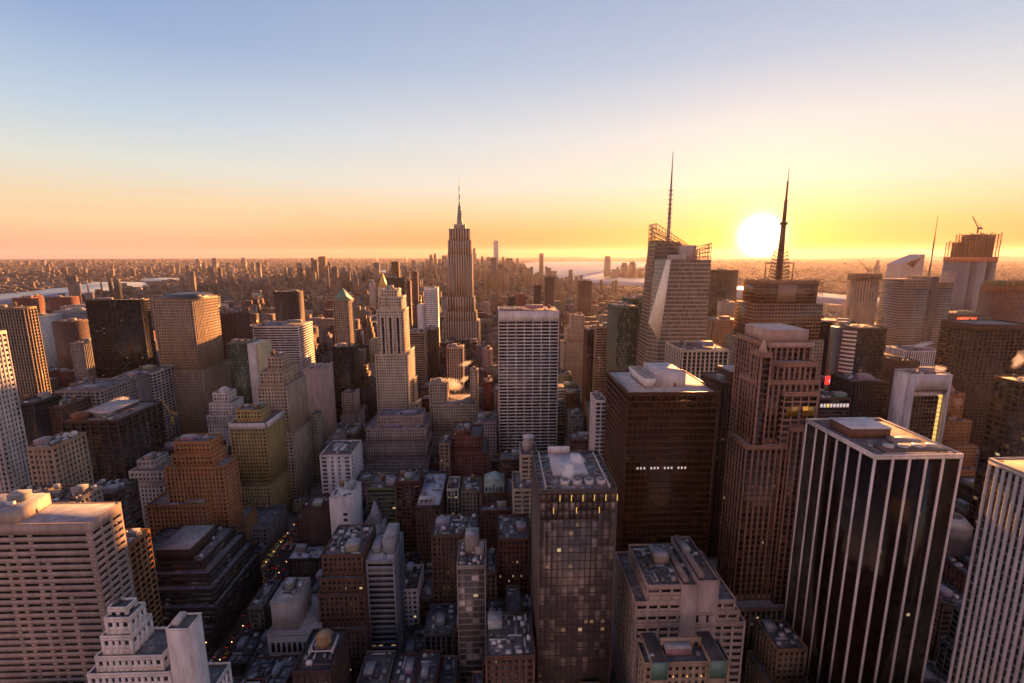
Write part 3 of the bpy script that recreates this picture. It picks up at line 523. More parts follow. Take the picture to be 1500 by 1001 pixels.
('dark brown block with a low round penthouse right of the bronze block', [(165.9, 190.6, 340.0, 372.0, 0, 164.67)], (0.055, 0.028, 0.016), 'vert', {'lit': 0.02, 'phw': [[174.9, 189.5, 345, 367, 164.3, 172.2]]}),
('block with bright vertical piers glowing amber', [(169.6, 212.6, 425.0, 470.0, 0, 172.25)], (0.58, 0.5, 0.38), 'vert', {'bay': 4.2, 'roof': 'mess', 'lit': 0}),
('dark green glass tower left of the faceted glass tower', [(152.4, 179.2, 597.0, 652.0, 0, 193.54)], (0.12, 0.15, 0.11), 'curtain', {'lit': 0.03}),
('taller dark green glass tower right beside its twin', [(184.2, 212.8, 660.0, 700.0, 0, 197.93)], (0.12, 0.15, 0.11), 'curtain', {'lit': 0.02}),
('beige banded tower with curved face beside the green glass tower', [(136.9, 165.2, 650.0, 680.0, 0, 159.63)], (0.33, 0.25, 0.175), 'ribbon', {}),
('slim amber-brown tower left of the banded curved one', [(128.6, 138.2, 665.0, 695.0, 0, 153.52)], (0.12, 0.066, 0.047), 'vert', {}),
('pale tower widening in steps left of the slim amber tower', [(112.4, 153.6, 785.0, 830.0, 0, 110.55), (118.4, 151.6, 790.0, 827.6, 110.55, 132.72), (126.4, 149.3, 800.1, 829.2, 110.55, 156.61)], (0.42, 0.35, 0.26), 'punch', {}),
('dark brown slab standing alone before the harbour', [(257.9, 298.4, 1500.0, 1530.0, 0, 175.89)], (0.12, 0.066, 0.047), 'punch', {}),
('brown slab behind the grid slab, tallest of the brown group', [(122.7, 144.8, 1200.0, 1225.0, 0, 202.75)], (0.12, 0.066, 0.047), 'punch', {}),
('slightly lower brown slab directly left of the tallest one', [(98.2, 115.6, 1230.0, 1255.0, 0, 180.7)], (0.06, 0.033, 0.025), 'punch', {}),
('slim dark slab with white edges above the grid slab', [(23.5, 35.0, 900.0, 920.0, 0, 180.24)], (0.033, 0.026, 0.024), 'vert', {}),
('rust brown slab above the grid slab', [(44.5, 60.1, 1000.0, 1020.0, 0, 177.1)], (0.17, 0.058, 0.038), 'blank', {}),
('wide dark slab glowing orange below the sun', [(559.0, 633.0, 1250.0, 1295.0, 0, 217.38)], (0.055, 0.028, 0.016), 'vert', {}),
('broad block dissolved in orange haze right of the faceted tower', [(283.1, 325.1, 620.0, 660.0, 0, 172.54)], (0.33, 0.25, 0.175), 'punch', {}),
('stepped pale block in haze below the wide dark slab', [(397.1, 438.0, 840.0, 880.0, 0, 141.8), (408.0, 432.8, 850.0, 874.6, 141.8, 173.71)], (0.42, 0.35, 0.26), 'punch', {}),
('dark fluted block with a column of sun-glinting windows', [(417.4, 464.2, 600.0, 650.0, 0, 172.02)], (0.055, 0.028, 0.016), 'vert', {'burn': (1223, 1229), 'burnx': [435.4, 440.8]}),
('tower with bright white window bands on its curved left side', [(404.0, 438.5, 520.0, 560.0, 0, 176.48)], (0.033, 0.026, 0.024), 'curtain', {'ribs': (1242, 1264), 'lit': 0.05, 'ribsx': [394.4, 404.4]}),
('plain dark box below the white-ribbed tower', [(336.1, 371.9, 430.0, 460.0, 0, 139.89)], (0.06, 0.033, 0.025), 'vert', {'lit': 0.02}),
('grey-brown slab with long flank and flat snowy roof', [(489.2, 518.5, 560.0, 660.0, 0, 129.29)], (0.12, 0.066, 0.047), 'blank', {'roof': 'mess'}),
('pale flat-topped block with vertical ribs and steam above', [(575.5, 626.6, 640.0, 680.0, 0, 125.26)], (0.74, 0.7, 0.67), 'vert', {}),
('white framed tower with inset dark window grid and yellow lit stripe', [(362.9, 398.8, 400.0, 416.0, 0, 154.57)], (0.74, 0.7, 0.67), 'frame', {}),
('ornate brown stepped tower with a round emblem near its top', [(442.6, 491.1, 440.0, 490.0, 0, 43.95), (450.2, 487.3, 446.0, 485.6, 43.95, 66.82), (454.1, 481.1, 450.1, 479.2, 66.82, 92.13), (460.3, 475.9, 456.1, 472.8, 92.13, 118.9)], (0.38, 0.18, 0.075), 'punch', {'globe': 1, 'lit': 0.1}),
('narrow tower with a glowing red sign and pole', [(371.5, 391.5, 520.0, 550.0, 0, 113.67)], (0.033, 0.026, 0.024), 'blank', {'redsign': 1}),
('brown block with a row of lit openings under its flat roof', [(298.6, 329.1, 420.0, 450.0, 0, 126.61)], (0.12, 0.066, 0.047), 'ribbon', {'litrow': 1, 'roof': 'mess'}),
('massive dark ribbed tower near the right edge', [(499.1, 559.6, 480.0, 520.0, 0, 185.77)], (0.06, 0.033, 0.025), 'vert', {'bay': 5, 'lit': 0.03, 'cap': 6, 'noclutter': 1}),
('black tower with pale lit window squares at the right edge', [(375.0, 430.0, 296.0, 341.0, 0, 168)], (0.02, 0.017, 0.016), 'grid', {'bay': 5, 'floor': 4.5, 'lit': 0.1, 'panes': 60, 'wallc': (0.06, 0.03, 0.025)}),
('broad brown block carrying glowing red roof lettering', [(871.8, 963.6, 900.0, 960.0, 0, 143.4)], (0.12, 0.066, 0.047), 'vert', {'neon': 1}),
('reddish unfinished tower at the right edge', [(982.1, 1058.6, 900.0, 950.0, 0, 197.17)], (0.17, 0.058, 0.038), 'grid', {'bay': 5, 'cap': 12, 'greentop': 1}),
('black glass tower with wide-set white vertical stripes', [(171.3, 212.6, 200.0, 249.5, 0, 168.66)], (0.02, 0.017, 0.016), 'stripes', {'bay': 8.1, 'roof': 'stripe', 'lit': 0.004}),
('pale tower of close-set vertical piers at lower right edge', [(180.0, 235.0, 110.0, 160.0, 0, 185)], (0.45, 0.43, 0.42), 'piers', {'bay': 2.3, 'lit': 0})]
def box_part(name,mat,root,org,col,*bs):
    m=MB()
    for b in bs: m.box(*b)
    return m.build(name,mat,root,org,c4(col))
def feature(root,org,rng,tiers,col,k):
    t=tiers[-1]; x0,x1,y0,y1,z0,z1=t; cx,cy=(x0+x1)/2,(y0+y1)/2
    if k.get('band'):
        b=tiers[-2]; box_part('cornice_band','wall',root,org,(.66,.63,.6),(b[0]-.8,b[1]+.8,b[2]-.8,b[2]-.1,b[5]-5,b[5]+1),(b[1]+.1,b[1]+.8,b[2]-.8,b[3],b[5]-5,b[5]+1),(b[0]-.8,b[0]-.1,b[2]-.8,b[3],b[5]-5,b[5]+1))
    if k.get('hip'):
        m=MB(); m.prism([(x0,y0),(x1,y0),(x1,y1),(x0,y1)],z1+.7,z1+6,[(x0+9,y0+9),(x1-9,y0+9),(x1-9,y1-9),(x0+9,y1-9)]); m.build('hipped_roof','metal',root,org,c4((.06,.06,.055)))
    if k.get('pyr'):
        h=(x1-x0)*(.75 if k['pyr']==1 else 1.6); m=MB(); q=[(x0+1,y0+1),(x1-1,y0+1),(x1-1,y1-1),(x0+1,y1-1)]; m.prism(q,z1-.2,z1+h,[(cx-.4,cy-.4),(cx+.4,cy-.4),(cx+.4,cy+.4),(cx-.4,cy+.4)])
        m.build('peaked_roof','metal',root,org,c4((.12,.24,.18) if k['pyr']==1 else (.7,.5,.14)))
    if k.get('pinn'):
        for i in range(5):
            for yy in (y0,y1-2): 
                m=MB(); a=x0+i*(x1-x0-2)/4; m.prism([(a,yy),(a+2,yy),(a+2,yy+2),(a,yy+2)],z1-3,z1+7,[(a+.9,yy+.9),(a+1.1,yy+.9),(a+1.1,yy+1.1),(a+.9,yy+1.1)]); m.build('pinnacle','wall',root,org,c4(col))
    if k.get('dome'):
        m=MB(); n=8; r=(x1-x0)*.36
        for i in range(n): a,b=i*math.pi/2/n,(i+1)*math.pi/2/n; m.frust(cx,cy,z1-.3+r*math.sin(a),z1-.3+r*math.sin(b),r*math.cos(a),r*math.cos(b),18)
        m.build('dome','wall',root,org,c4((.6,.6,.62)))
        b=tiers[0]; n=9
        for i in range(n):
            a=b[0]+.8+i*(b[1]-b[0]-1.6)/(n-1); m=MB(); m.frust(a,b[2]-.9,b[5]-9,b[5]-.4,.7,.6,8); m.build('column','wall',root,org,c4((.6,.58,.57)))
        box_part('colonnade_ledge','wall',root,org,(.6,.58,.57),(b[0]-.3,b[1]+.3,b[2]-1.8,b[2]-.07,b[5]-10,b[5]-9),(b[0]-.3,b[1]+.3,b[2]-1.8,b[2]-.07,b[5]-.4,b[5]+.5))
    if k.get('stripes'):
        a=tiers[2]; w=(a[1]-a[0])
        for f in (.22,.5,.78):
            c=a[0]+w*f; box_part('window_stripe','glass',root,org,(.016,.012,.012),(c-1.5,c+1.5,a[2]-.35,a[2]-.02,20,a[5]-9))
            box_part('pier','wall',root,org,(.55,.48,.37),(c-3.1,c-1.5,a[2]-.7,a[2]-.05,10,a[5]-4),(c+1.5,c+3.1,a[2]-.7,a[2]-.05,10,a[5]-4))
        b=tiers[0]; ax=b[1]
        for (q,h,yy) in ((15,72,b[2]+2),(9,100,b[2]+14)):
            w=MB(); g=MB(); tt=(ax+.2,ax+q,yy,yy+22,0,h); facade(w,g,tt,'punch',k,'NW'); parapet(w,tt); w.build('annex','wall',root,org,c4((.48,.42,.32))); o=g.build('annex_glazing','glass',root,org,c4((.03,.03,.03),.02)); o['kind']='stuff'
    if k.get('onecol'):
        for j in range(9):
            z=z1-14-j*4.6; box_part('window','glass',root,org,(.02,.02,.022),(cx+1.5,cx+4.4,y0-.08,y0+.05,z,z+2.1))
        for j in range(3):
            z=z1-46-j*4.6; box_part('window','glass',root,org,(.02,.02,.022),(cx-4.2,cx-1.4,y0-.08,y0+.05,z,z+2.1))
        m=MB(); q=(x1+4,x1+16,y0+20,y0+32); m.prism([(q[0],q[2]),(q[1],q[2]),(q[1],q[3]),(q[0],q[3])],44,62,[((q[0]+q[1])/2-.2,(q[2]+q[3])/2-.2),((q[0]+q[1])/2+.2,(q[2]+q[3])/2-.2),((q[0]+q[1])/2+.2,(q[2]+q[3])/2+.2),((q[0]+q[1])/2-.2,(q[2]+q[3])/2+.2)])
        m.box(q[0]-2,q[1]+2,q[2]-2,q[3]+2,0,44); m.build('skylight_wing','wall',root,org,c4((.5,.5,.52)))
    if k.get('loggia'):
        a=x0+2; w_=(x1-x0)*.6; o=box_part('loggia','wall',root,org,(.62,.6,.6),(a,a+w_,y0+3,y0+9,z1+3.6,z1+4.6),*[(a+i*(w_-1)/3,a+i*(w_-1)/3+1,y0+3,y0+9,z1-.4,z1+3.6) for i in range(4)])
        box_part('loggia_back','wall',o,org,(.1,.09,.09),(a+1,a+w_-1,y0+8,y0+8.6,z1-.4,z1+3.6))
    if k.get('mint'):
        b=(x0+2,x1-2,y0+1,y0+14); o=box_part('roof_house','wall',root,org,(.34,.5,.46),(b[0],b[1],b[2],b[3],z1-.4,z1+11))
        m=MB(); m.poly([(b[0]-.4,b[2]-.4,z1+11),(b[1]+.4,b[2]-.4,z1+11),(b[1]+.4,b[3],z1+11),(b[0]-.4,b[3],z1+11),(cx,b[2]-.4,z1+14),(cx,b[3],z1+14)],[(0,1,4),(1,2,5,4),(2,3,5),(3,0,4,5),(3,2,1,0)]); m.build('gable_roof','metal',o,org,c4((.3,.42,.4)))
        for i in range(5): box_part('window','glass',o,org,(.02,.03,.03),(b[0]+1+i*3,b[0]+2.3+i*3,b[2]-.08,b[2]+.05,z1+2.5,z1+(8.5 if i==2 else 5.5)))
    if k.get('drum'):
        m=MB(); m.frust(cx,cy,z1-.3,z1+10,4.2,4.2,20); o=m.build('roof_drum','wall',root,org,c4((.4,.36,.32))); m=MB(); m.frust(cx,cy,z1+10,z1+11,4.6,4.6,20); m.frust(cx,cy,z1+11,z1+11.6,3.4,3.4,20); m.build('drum_rim','metal',o,org,c4((.5,.5,.5)))
    if k.get('coppercaps'):
        for a,b in ((x0+2.6,x0+9.2),(x1-9.2,x1-2.6)):
            o=box_part('corner_pavilion','wall',root,org,col,(a,b,y0-1.6,y0+15,0,z1+2)); box_part('copper_cap','metal',o,org,(.11,.22,.185),(a-.15,b+.15,y0-1.75,y0-1.6,z1-6,z1+2.2),(a-.15,b+.15,y0-1.6,y0-1.4,z1+2,z1+2.4))
            box_part('roof','roof',o,org,(.06,.05,.05,0),(a+.3,b-.3,y0-1.2,y0+14.7,z1+2,z1+2.1))
            for j in range(3):
                for i in range(2): box_part('window','glass',o,org,(.02,.02,.02),(a+1.2+i*3,a+2.6+i*3,y0-1.68,y0-1.55,z1-11-j*4,z1-8.6-j*4))
        box_part('attic_wall','wall',root,org,col,(x0+9.4,x1-9.4,y0+8,y0+8.8,z1-.3,z1+5))
        for i in range(4): box_part('window','glass',root,org,(.02,.02,.02),(x0+11+i*4.4,x0+12.6+i*4.4,y0+7.92,y0+8.05,z1+1,z1+3.2))
        for i in range(9): 
            if i%3==1: box_part('lit_window','burn',root,org,(1,1,1),(x0+10.2+i*2,x0+10.8+i*2,y0-.04,y0+.3,z1-6.6,z1-5.9))
    if k.get('redsign'):
        box_part('lit_sign','redsign',root,org,(1,1,1),(cx-8,cx+8,y0-1.4,y0-.2,z1-1,z1+9)); box_part('lit_sign','whitesign',root,org,(1,1,1),(cx-4,cx+5,y0-1.7,y0-1.45,z1+1.5,z1+5))
        box_part('lit_sign','redsign',root,org,(1,1,1),(cx-3,cx+3,y0-1.4,y0-.2,z1-14,z1-8)); box_part('lit_sign','whitesign',root,org,(1,1,1),(cx+4,cx+9,y0-1.4,y0-.2,z1-15,z1-9))
        m=MB(); m.frust(cx,y0+6,z1,z1+42,.7,.4,8); m.build('pole','metal',root,org,c4((.3,.2,.15)))
    if k.get('litrow'):
        for i in range(9): box_part('lit_window','whitesign' if i!=2 else 'burn',root,org,(1,1,1),(x0+2+i*3.1,x0+4+i*3.1,y0-.1,y0+.3,z1-8,z1-4.6))
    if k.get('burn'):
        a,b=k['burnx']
        for j in range(24): box_part('lit_window','burn',root,org,(1,1,1),(a,b,y0-.12,y0+.2,z1-6-j*3.6,z1-3.9-j*3.6))  # glowing panes stand in for sun reflected off this facade
    if k.get('ribs'):
        a,b=k['ribsx']
        m=MB(); n=8; pts=[(a+(b-a)*i/n, y0+9-9*math.sin(math.pi/2*i/n)) for i in range(n+1)]+[(b,y0+30),(a,y0+30)]; m.prism(pts,0,z1-1); cv=m.build('curved_wing','metal',root,org,c4((.05,.04,.04)))
        for j in range(26):
            m=MB(); pp=[(p[0]-.3,p[1]-.5) for p in pts[:n+1]]; m.prism(pp+[(b-.1,y0+2),(a+.6,y0+11)],z1-5-j*4.6,z1-2.6-j*4.6); m.build('white_band','metal',cv,org,c4((.72,.64,.56)))
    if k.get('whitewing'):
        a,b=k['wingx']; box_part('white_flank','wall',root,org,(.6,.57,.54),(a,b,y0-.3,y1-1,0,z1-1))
        box_part('sun_tint_flank','wall',root,org,(.62,.52,.3),(b,b+3,y0+3,y1+8,0,z1-2))  # yellow colour paints the low sun on the west side
    if k.get('plainwing'):
        a,b,h=k['wingx']; box_part('plain_wing','wall',root,org,(.6,.58,.56),(a,b,y0-2,y1-3,0,h))
    if k.get('greentop'):
        box_part('unfinished_floor','wall',root,org,(.12,.12,.06),(x0+2,x1-2,y0+2,y1-2,z1,z1+9))
        for i in range(7): box_part('column','metal',root,org,(.3,.08,.04),(x0+3+i*10,x0+4.5+i*10,y0+.5,y0+1.9,z1,z1+15))
    if k.get('neon'):
        cu=bpy.data.curves.new('sign_lettering','FONT'); cu.body='AMERICAN'; cu.size=13; cu.extrude=.35; cu.align_x='LEFT'
        o=bpy.data.objects.new('sign_lettering',cu); sc.collection.objects.link(o); o.parent=root; o.location=(x0+21-org[0],y0-1.2-org[1],z1-14); o.rotation_euler=(R(90),0,0); o.scale=(.62,1,1); cu.materials.append(M['neon']); bpy.context.view_layer.update(); me=bpy.data.meshes.new_from_object(o.evaluated_get(bpy.context.evaluated_depsgraph_get())); q=bpy.data.objects.new('sign_lettering',me); sc.collection.objects.link(q); q.parent=root; q.location=o.location; q.rotation_euler=o.rotation_euler; q.scale=o.scale; bpy.data.objects.remove(o); bpy.data.curves.remove(cu)
        box_part('sign_panel','wall',root,org,(.12,.055,.04),(x0+19,x0+64,y0-.7,y0-.1,z1-16,z1-3)); box_part('billboard','wall',root,org,(.5,.42,.4),(x0+16,x0+36,y0-7,y0-5,z1-27,z1-18),)
        box_part('billboard_post','metal',root,org,(.1,.05,.04),(x0+20,x0+21,y0-5,y0-.0,z1-26,z1-24),(x0+31,x0+32,y0-5,y0-.0,z1-26,z1-24))
    if k.get('globe'):
        m=MB(); zc=z1-9; n=20; pr=[(cx+5*math.cos(2*math.pi*i/n),zc+5*math.sin(2*math.pi*i/n)) for i in range(n)]
        m.poly([(a,y0-.9,b) for a,b in pr]+[(a,y0-.05,b) for a,b in pr],[tuple(range(n))[::-1],tuple(range(n,2*n))]+[(i,(i+1)%n,n+(i+1)%n,n+i) for i in range(n)]); d=m.build('round_emblem','wall',root,org,c4((.55,.3,.2)))
        box_part('emblem_rib','metal',d,org,(.12,.05,.04),*[(cx-.3+3.2*math.cos(a),cx+.3+3.2*math.cos(a),y0-1.1,y0-.9,zc-.6+3.2*math.sin(a),zc+.6+3.2*math.sin(a)) for a in [i*math.pi/4 for i in range(8)]])
        m=MB(); m.frust(cx,cy,z1,z1+4,3,2,16); m.frust(cx,cy,z1+4,z1+8,2.6,.2,16); m.build('globe_finial','metal',root,org,c4((.4,.25,.15)))
    if k.get('bigtank'):
        tank(root,cx+1,cy+2,z1-.3,org,3.6,5.2,(.3,.2,.12)); box_part('tank_frame','metal',root,org,(.5,.5,.52),(cx-4.6,cx-4.2,cy-4,cy+7,z1-.4,z1+3),(cx+6.2,cx+6.6,cy-4,cy+7,z1-.4,z1+3),(cx-4.2,cx+6.2,cy-4,cy-3.6,z1+2.5,z1+3))
    if k.get('grnd'):
        b=tiers[0]
        for i in range(8): box_part('window','glass',root,org,(.018,.016,.016),(b[0]+2+i*3.1,b[0]+4+i*3.1,b[2]-.08,b[2]+.05,b[5]-11,b[5]-4.5))
    if k.get('roof')=='platform':
        a=(x0+8,x1-14,y0+12,y1-8); o=box_part('roof_platform','wall',root,org,(.5,.52,.56),(a[0],a[1],a[2],a[3],z1+3,z1+4.2)); box_part('platform_base','wall',o,org,(.1,.09,.09),(a[0]+1,a[1]-1,a[2]+1,a[3]-1,z1-.4,z1+3))
        for i in range(6): box_part('platform_rail','metal',o,org,(.3,.3,.32),(a[0]+1+i*5,a[0]+1.4+i*5,a[2],a[3],z1+4.2,z1+4.8))
        box_part('bulkhead','wall',root,org,(.17,.075,.05),(x0+5,x0+16,y0+4,y0+11,z1-.4,z1+5))
    if k.get('roof')=='cooling':
        # long cooling unit on legs with fan tops, and a pale penthouse
        a=(x0+10.5,x0+18.5,y0+8,y0+40); z=z1-.3; m=MB(); m.prism([(a[0]+1.5,a[2]+.6),(a[1]-1.5,a[2]+.6),(a[1]-1.5,a[3]-.6),(a[0]+1.5,a[3]-.6)],z+2,z+6.6,[(a[0],a[2]),(a[1],a[2]),(a[1],a[3]),(a[0],a[3])])
        o=m.build('cooling_unit','metal',root,org,c4((.66,.65,.66)))
        for i in range(7):
            for q in (a[0]+2.2,a[1]-2.2): m=MB(); m.frust(q,a[2]+2.5+i*4.5,z+6.6,z+7.3,1.5,1.4,14); f=m.build('fan','metal',o,org,c4((.22,.2,.2)))
        for i in range(8): box_part('leg','metal',o,org,(.15,.08,.05),(a[0]+1.8,a[0]+2.2,a[2]+1+i*4.2,a[2]+1.4+i*4.2,z-.05,z+2),(a[1]-2.2,a[1]-1.8,a[2]+1+i*4.2,a[2]+1.4+i*4.2,z-.05,z+2))
        for i in range(15):
            if i%4!=3: box_part('lit_window','whitesign',root,org,(1,1,1),(x0+7+i*2,x0+7.9+i*2,y0-.05,y0+.2,z1-45.6,z1-44.3))
        p=(x0+21,x0+38,y0+14,y0+42); o=box_part('penthouse','wall',root,org,(.56,.53,.53),(*p,z-.05,z+8.5)); box_part('roof','roof',o,org,(.5,.5,.52,1),(p[0]+.3,p[1]-.3,p[2]+.3,p[3]-.3,z+8.5,z+8.65))
        box_part('door','wall',o,org,(.3,.12,.07),(p[1]-7,p[1]-5.6,p[2]-.1,p[2],z,z+2.4))
    if k.get('roof')=='stripe':
        z=z1-.3; o=box_part('penthouse','wall',root,org,(.16,.08,.055),(x0+5,x0+25,y0+22,y0+38,z-.05,z+5)); box_part('roof','roof',o,org,(.6,.6,.64,1),(x0+4.7,x0+25.3,y0+21.7,y0+38.3,z+5,z+5.4))
        o=box_part('plant_box','metal',root,org,(.3,.25,.24),(x0+21,x0+33,y0+13,y0+20,z-.05,z+2.2)); 
        o=box_part('cooling_frame','metal',root,org,(.12,.09,.085),(x0+8,x0+37,y0+3.5,y0+11.5,z-.05,z+1.8))
        for i in range(4): m=MB(); m.frust(x0+12+i*7,y0+7.5,z+1.8,z+2.6,2.4,2.2,16); m.build('fan','metal',o,org,c4((.45,.43,.43)))
        box_part('kerb','wall',root,org,(.5,.47,.46),(x0+6.5,x0+38.5,y0+2.2,y0+2.7,z-.05,z+.9),(x0+6.5,x0+38.5,y0+12,y0+12.5,z-.05,z+.9),(x0+38,x0+38.5,y0+2.7,y0+12,z-.05,z+.9))
    if k.get('roof')=='gem':
        z=z1-.3; hh=9
        for q in ((x0-.02,x0+.5,y0,y1),(x1-.5,x1+.02,y0,y1),(x0+.5,x1-.5,y0-.02,y0+.5),(x0+.5,x1-.5,y1-.5,y1+.02)): pass
        # crown screen already rises with the walls: trusses, tanks and a pale penthouse stand inside it
        for i in range(5):
            y=y0+6+i*8; m=MB(); m.bar((x0+.6,y,z+.4),(x0+8,y+(3 if i%2 else -3),z+.4),.5); m.bar((x1-.6,y,z+.4),(x1-8,y+(3 if i%2 else -3),z+.4),.5); m.build('roof_brace','metal',root,org,c4((.32,.26,.24)))
        for q in ((x0+3,x0+3.5,y0+2,y1-2),(x1-3.5,x1-3,y0+2,y1-2)): box_part('inner_rail','metal',root,org,(.5,.47,.47),(*q,z,z+1.3))
        o=box_part('penthouse','wall',root,org,(.45,.43,.45),(x0+8,x1-10.5,y0+15,y1-3,z-.05,z+1.2)); box_part('roof','roof',o,org,(.5,.5,.54,1),(x0+8.3,x1-10.8,y0+15.3,y1-3.3,z+1.2,z+1.3)); box_part('screen_wall','wall',o,org,(.62,.6,.62),(x0+8,x1-16,y1-3.6,y1-3,z+1.2,z+5))
        for i in range(4):
            m=MB(); m.frust(x0+12.5+i*5.6,y0+7,z-.05,z+2.4,2.1,2.1,16); o=m.build('cooling_tower','metal',root,org,c4((.5,.49,.5))); m=MB(); m.frust(x0+12.5+i*5.6,y0+7,z+2.4,z+2.9,1.7,1.7,16); m.build('fan','metal',o,org,c4((.16,.16,.17)))
        for i in range(6):
            for j in (0,1):
                if (i+j)%2==0 or j==0: box_part('crown_light','burn',root,org,(1,1,1),(x0+5.2+i*5.2-(8 if j else 0)+4,x0+5.45+i*5.2-(8 if j else 0)+4,y0-.2,y0-.05,z1-5-j*6,z1-2-j*6))
    if k.get('roof')=='fans':
        o=box_part('plant_deck','metal',root,org,(.12,.12,.13),(x0+8,x0+20,y0+8,y0+24,z1-.3,z1+1))
        for i in range(2):
            for j in range(3): m=MB(); m.frust(x0+11+i*6,y0+11+j*5,z1+1,z1+2,2,1.9,14); m.build('fan','metal',o,org,c4((.6,.6,.62)))
    if k.get('pin_stripes'): pass
    for b in k.get('blankw',[]):
        o=box_part('blank_shaft','wall',root,org,col,b); m=MB(); parapet(m,(b[0],b[1],b[2],b[3],0,b[5]+.35),.8,.35); m.build('parapet','wall',o,org,c4(col))
        box_part('roof','roof',o,org,(.12,.11,.11,.4),(b[0]+.5,b[1]-.5,b[2]+.5,b[3]-.5,b[5],b[5]+.06)); box_part('roof_room','wall',o,org,[v*.7 for v in col],(b[0]+1.2,b[0]+3.6,b[2]+2.2,b[3]-1.2,b[5]+.05,b[5]+2.6))
        if b[3]-b[2]>20: clutter(o,(b[0],b[1],b[2]+6,b[3],0,b[5]+.35),org,rng,1.5,0)
def slab_facade(label,t,col,k,seed):
    """the pale slab: ribbon openings of varied length cut between broad stone bands"""
    rng=random.Random(seed); x0,x1,y0,y1,z0,z1=t; org=((x0+x1)/2,(y0+y1)/2,0); root=thing('office_tower',label,'building',org)
    w=MB(); g=MB(); d=.7; w.box(x0,x1,y0+d,y1,z0,z1) ; fl=3.78; n=int((z1-3)/fl); wins=[]
    w2=MB()
    for j in range(n):
        zt=z1-5.2-j*fl; zb=zt-1.55
        if zb<1: break
        # spans on the north face: counted from the right corner
        if j<4: cuts=[(1.6,27.5),(29.5,36),(38,60)]
        elif j<9: cuts=[(1.6,21),(23,26.4),(28.4,35),(37,40.3),(42,60)]
        else: cuts=[(1.6,13),(15,21.5),(23.5,27),(29,35.5),(37.5,41),(43,60)]
        for a,b in cuts: wins.append(('N',x1-b if x1-b>x0 else x0+.5,x1-a,zb,zt))
        L=y1-y0
        for i in range(3): wins.append(('W',y0+1.2+i*(L-1.6)/3,y0+1.2+i*(L-1.6)/3+(L-1.6)/3-1.3,zb,zt))
    # north skin as bands and piers around the openings
    rows=sorted({(q[3],q[4]) for q in wins},reverse=True)
    top=z1
    for zb,zt in rows:
        w2.box(x0,x1,y0,y0+d+.02,zt,top); w2.box(x1+.0,x1+d,y0,y1,zt,top)
        for f,lo,hi in (('N',x0,x1),('W',y0,y1)):
            sp=sorted((q[1],q[2]) for q in wins if q[0]==f and q[3]==zb); p=lo
            for a,b in sp+[(hi,hi)]:
                if a-p>.05:
                    if f=='N': w2.box(p,a,y0+.03,y0+d+.02,zb,zt)
                    else: w2.box(x1,x1+d-.03,p,a,zb,zt)
                p=max(p,b)
        top=zb
    w2.box(x0,x1,y0,y0+d+.02,0,top); w2.box(x1,x1+d,y0,y1,0,top)
    w2.build('wall','wall',root,org,c4(col)); core=w.build('wall_core','wall',root,org,c4((.02,.017,.017)))
    for i,q in enumerate(wins[:100]):
        m=MB(); f,a,b,zb,zt=q; a+=.02;b-=.02;zb+=.02;zt-=.02
        if f=='N': m.box(a,b,y0+d-.12,y0+d-.01,zb,zt)
        else: m.box(x1+.01,x1+.12,a,b,zb,zt)
        m.build('window','glass',root,org,c4((.018,.016,.018)))
    t2=(x0,x1+d,y0,y1,z0,z1); p=MB(); parapet(p,(t2[0],t2[1],t2[2],t2[3],0,z1+.35),.5); p.build('parapet','wall',root,org,c4(col))
    box_part('roof','roof',root,org,(.3,.31,.36,.6),(x0+.5,x1+d-.5,y0+.5,y1-.5,z1,z1+.05))
    for q in k.get('phw',[]):
        o=box_part('penthouse','wall',root,org,(.5,.4,.33),(q[0],q[1],q[2]+.3,q[3]-.3,q[4],q[5]-.4)); box_part('roof','roof',o,org,(.3,.3,.33,1),(q[0],q[1]-.2,q[2]+.5,q[3]-.5,q[5]-.4,q[5]-.3)); box_part('door','metal',o,org,(.05,.04,.04),(q[1],q[1]+.06,y0+11,y0+12.2,z1+.05,z1+2.3))
        clutter(o,(q[0],q[1]-2,q[2],q[3],0,q[5]),org,rng,1,0)
def framed(label,t,col,k,seed):
    x0,x1,y0,y1,z0,z1=t; org=((x0+x1)/2,(y0+y1)/2,0); root=thing('office_tower',label,'building',org); W=x1-x0
    box_part('wall','wall',root,org,col,(x0,x1,y0,y1,0,z1)); 
    box_part('white_frame','wall',root,org,(.62,.58,.58),(x0-.3,x0+W*.1,y0-3.5,y0-.0,0,z1+.6),(x1-W*.05,x1+.3,y0-3.5,y0-.0,0,z1+.6),(x0+W*.1,x1-W*.05,y0-3.5,y0-.0,z1-13,z1+.5))
    w=MB(); g=MB(); tt=(x0+W*.14,x1-W*.22,y0-2.2,y0-.02,0,z1-19); facade(w,g,tt,'grid',{'bay':3.1,'cap':1},'N'); w.build('window_grid','wall',root,org,c4((.17,.1,.06))); o=g.build('glazing','glass',root,org,c4((.03,.02,.015),.03)); o['kind']='stuff'
    box_part('recess_soffit','wall',root,org,(.2,.15,.12),(x0+W*.1,x1-W*.05,y0-3.2,y0-.02,z1-14.5,z1-13))
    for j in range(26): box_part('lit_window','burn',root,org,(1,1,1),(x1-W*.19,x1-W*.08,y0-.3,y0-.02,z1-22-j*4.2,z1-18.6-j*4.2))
    box_part('roof','roof',root,org,(.2,.18,.18,.7),(x0+1,x1-1,y0+.5,y1-.5,z1,z1+.1)); box_part('parapet','wall',root,org,(.6,.57,.57),(x0,x0+.6,y0,y1,z1,z1+1.4),(x1-.6,x1,y0,y1,z1,z1+1.4),(x0+.6,x1-.6,y1-.6,y1,z1,z1+1.4))
    clutter(root,(x0,x1,y0,y1,0,z1+.35),org,random.Random(seed),1,0)
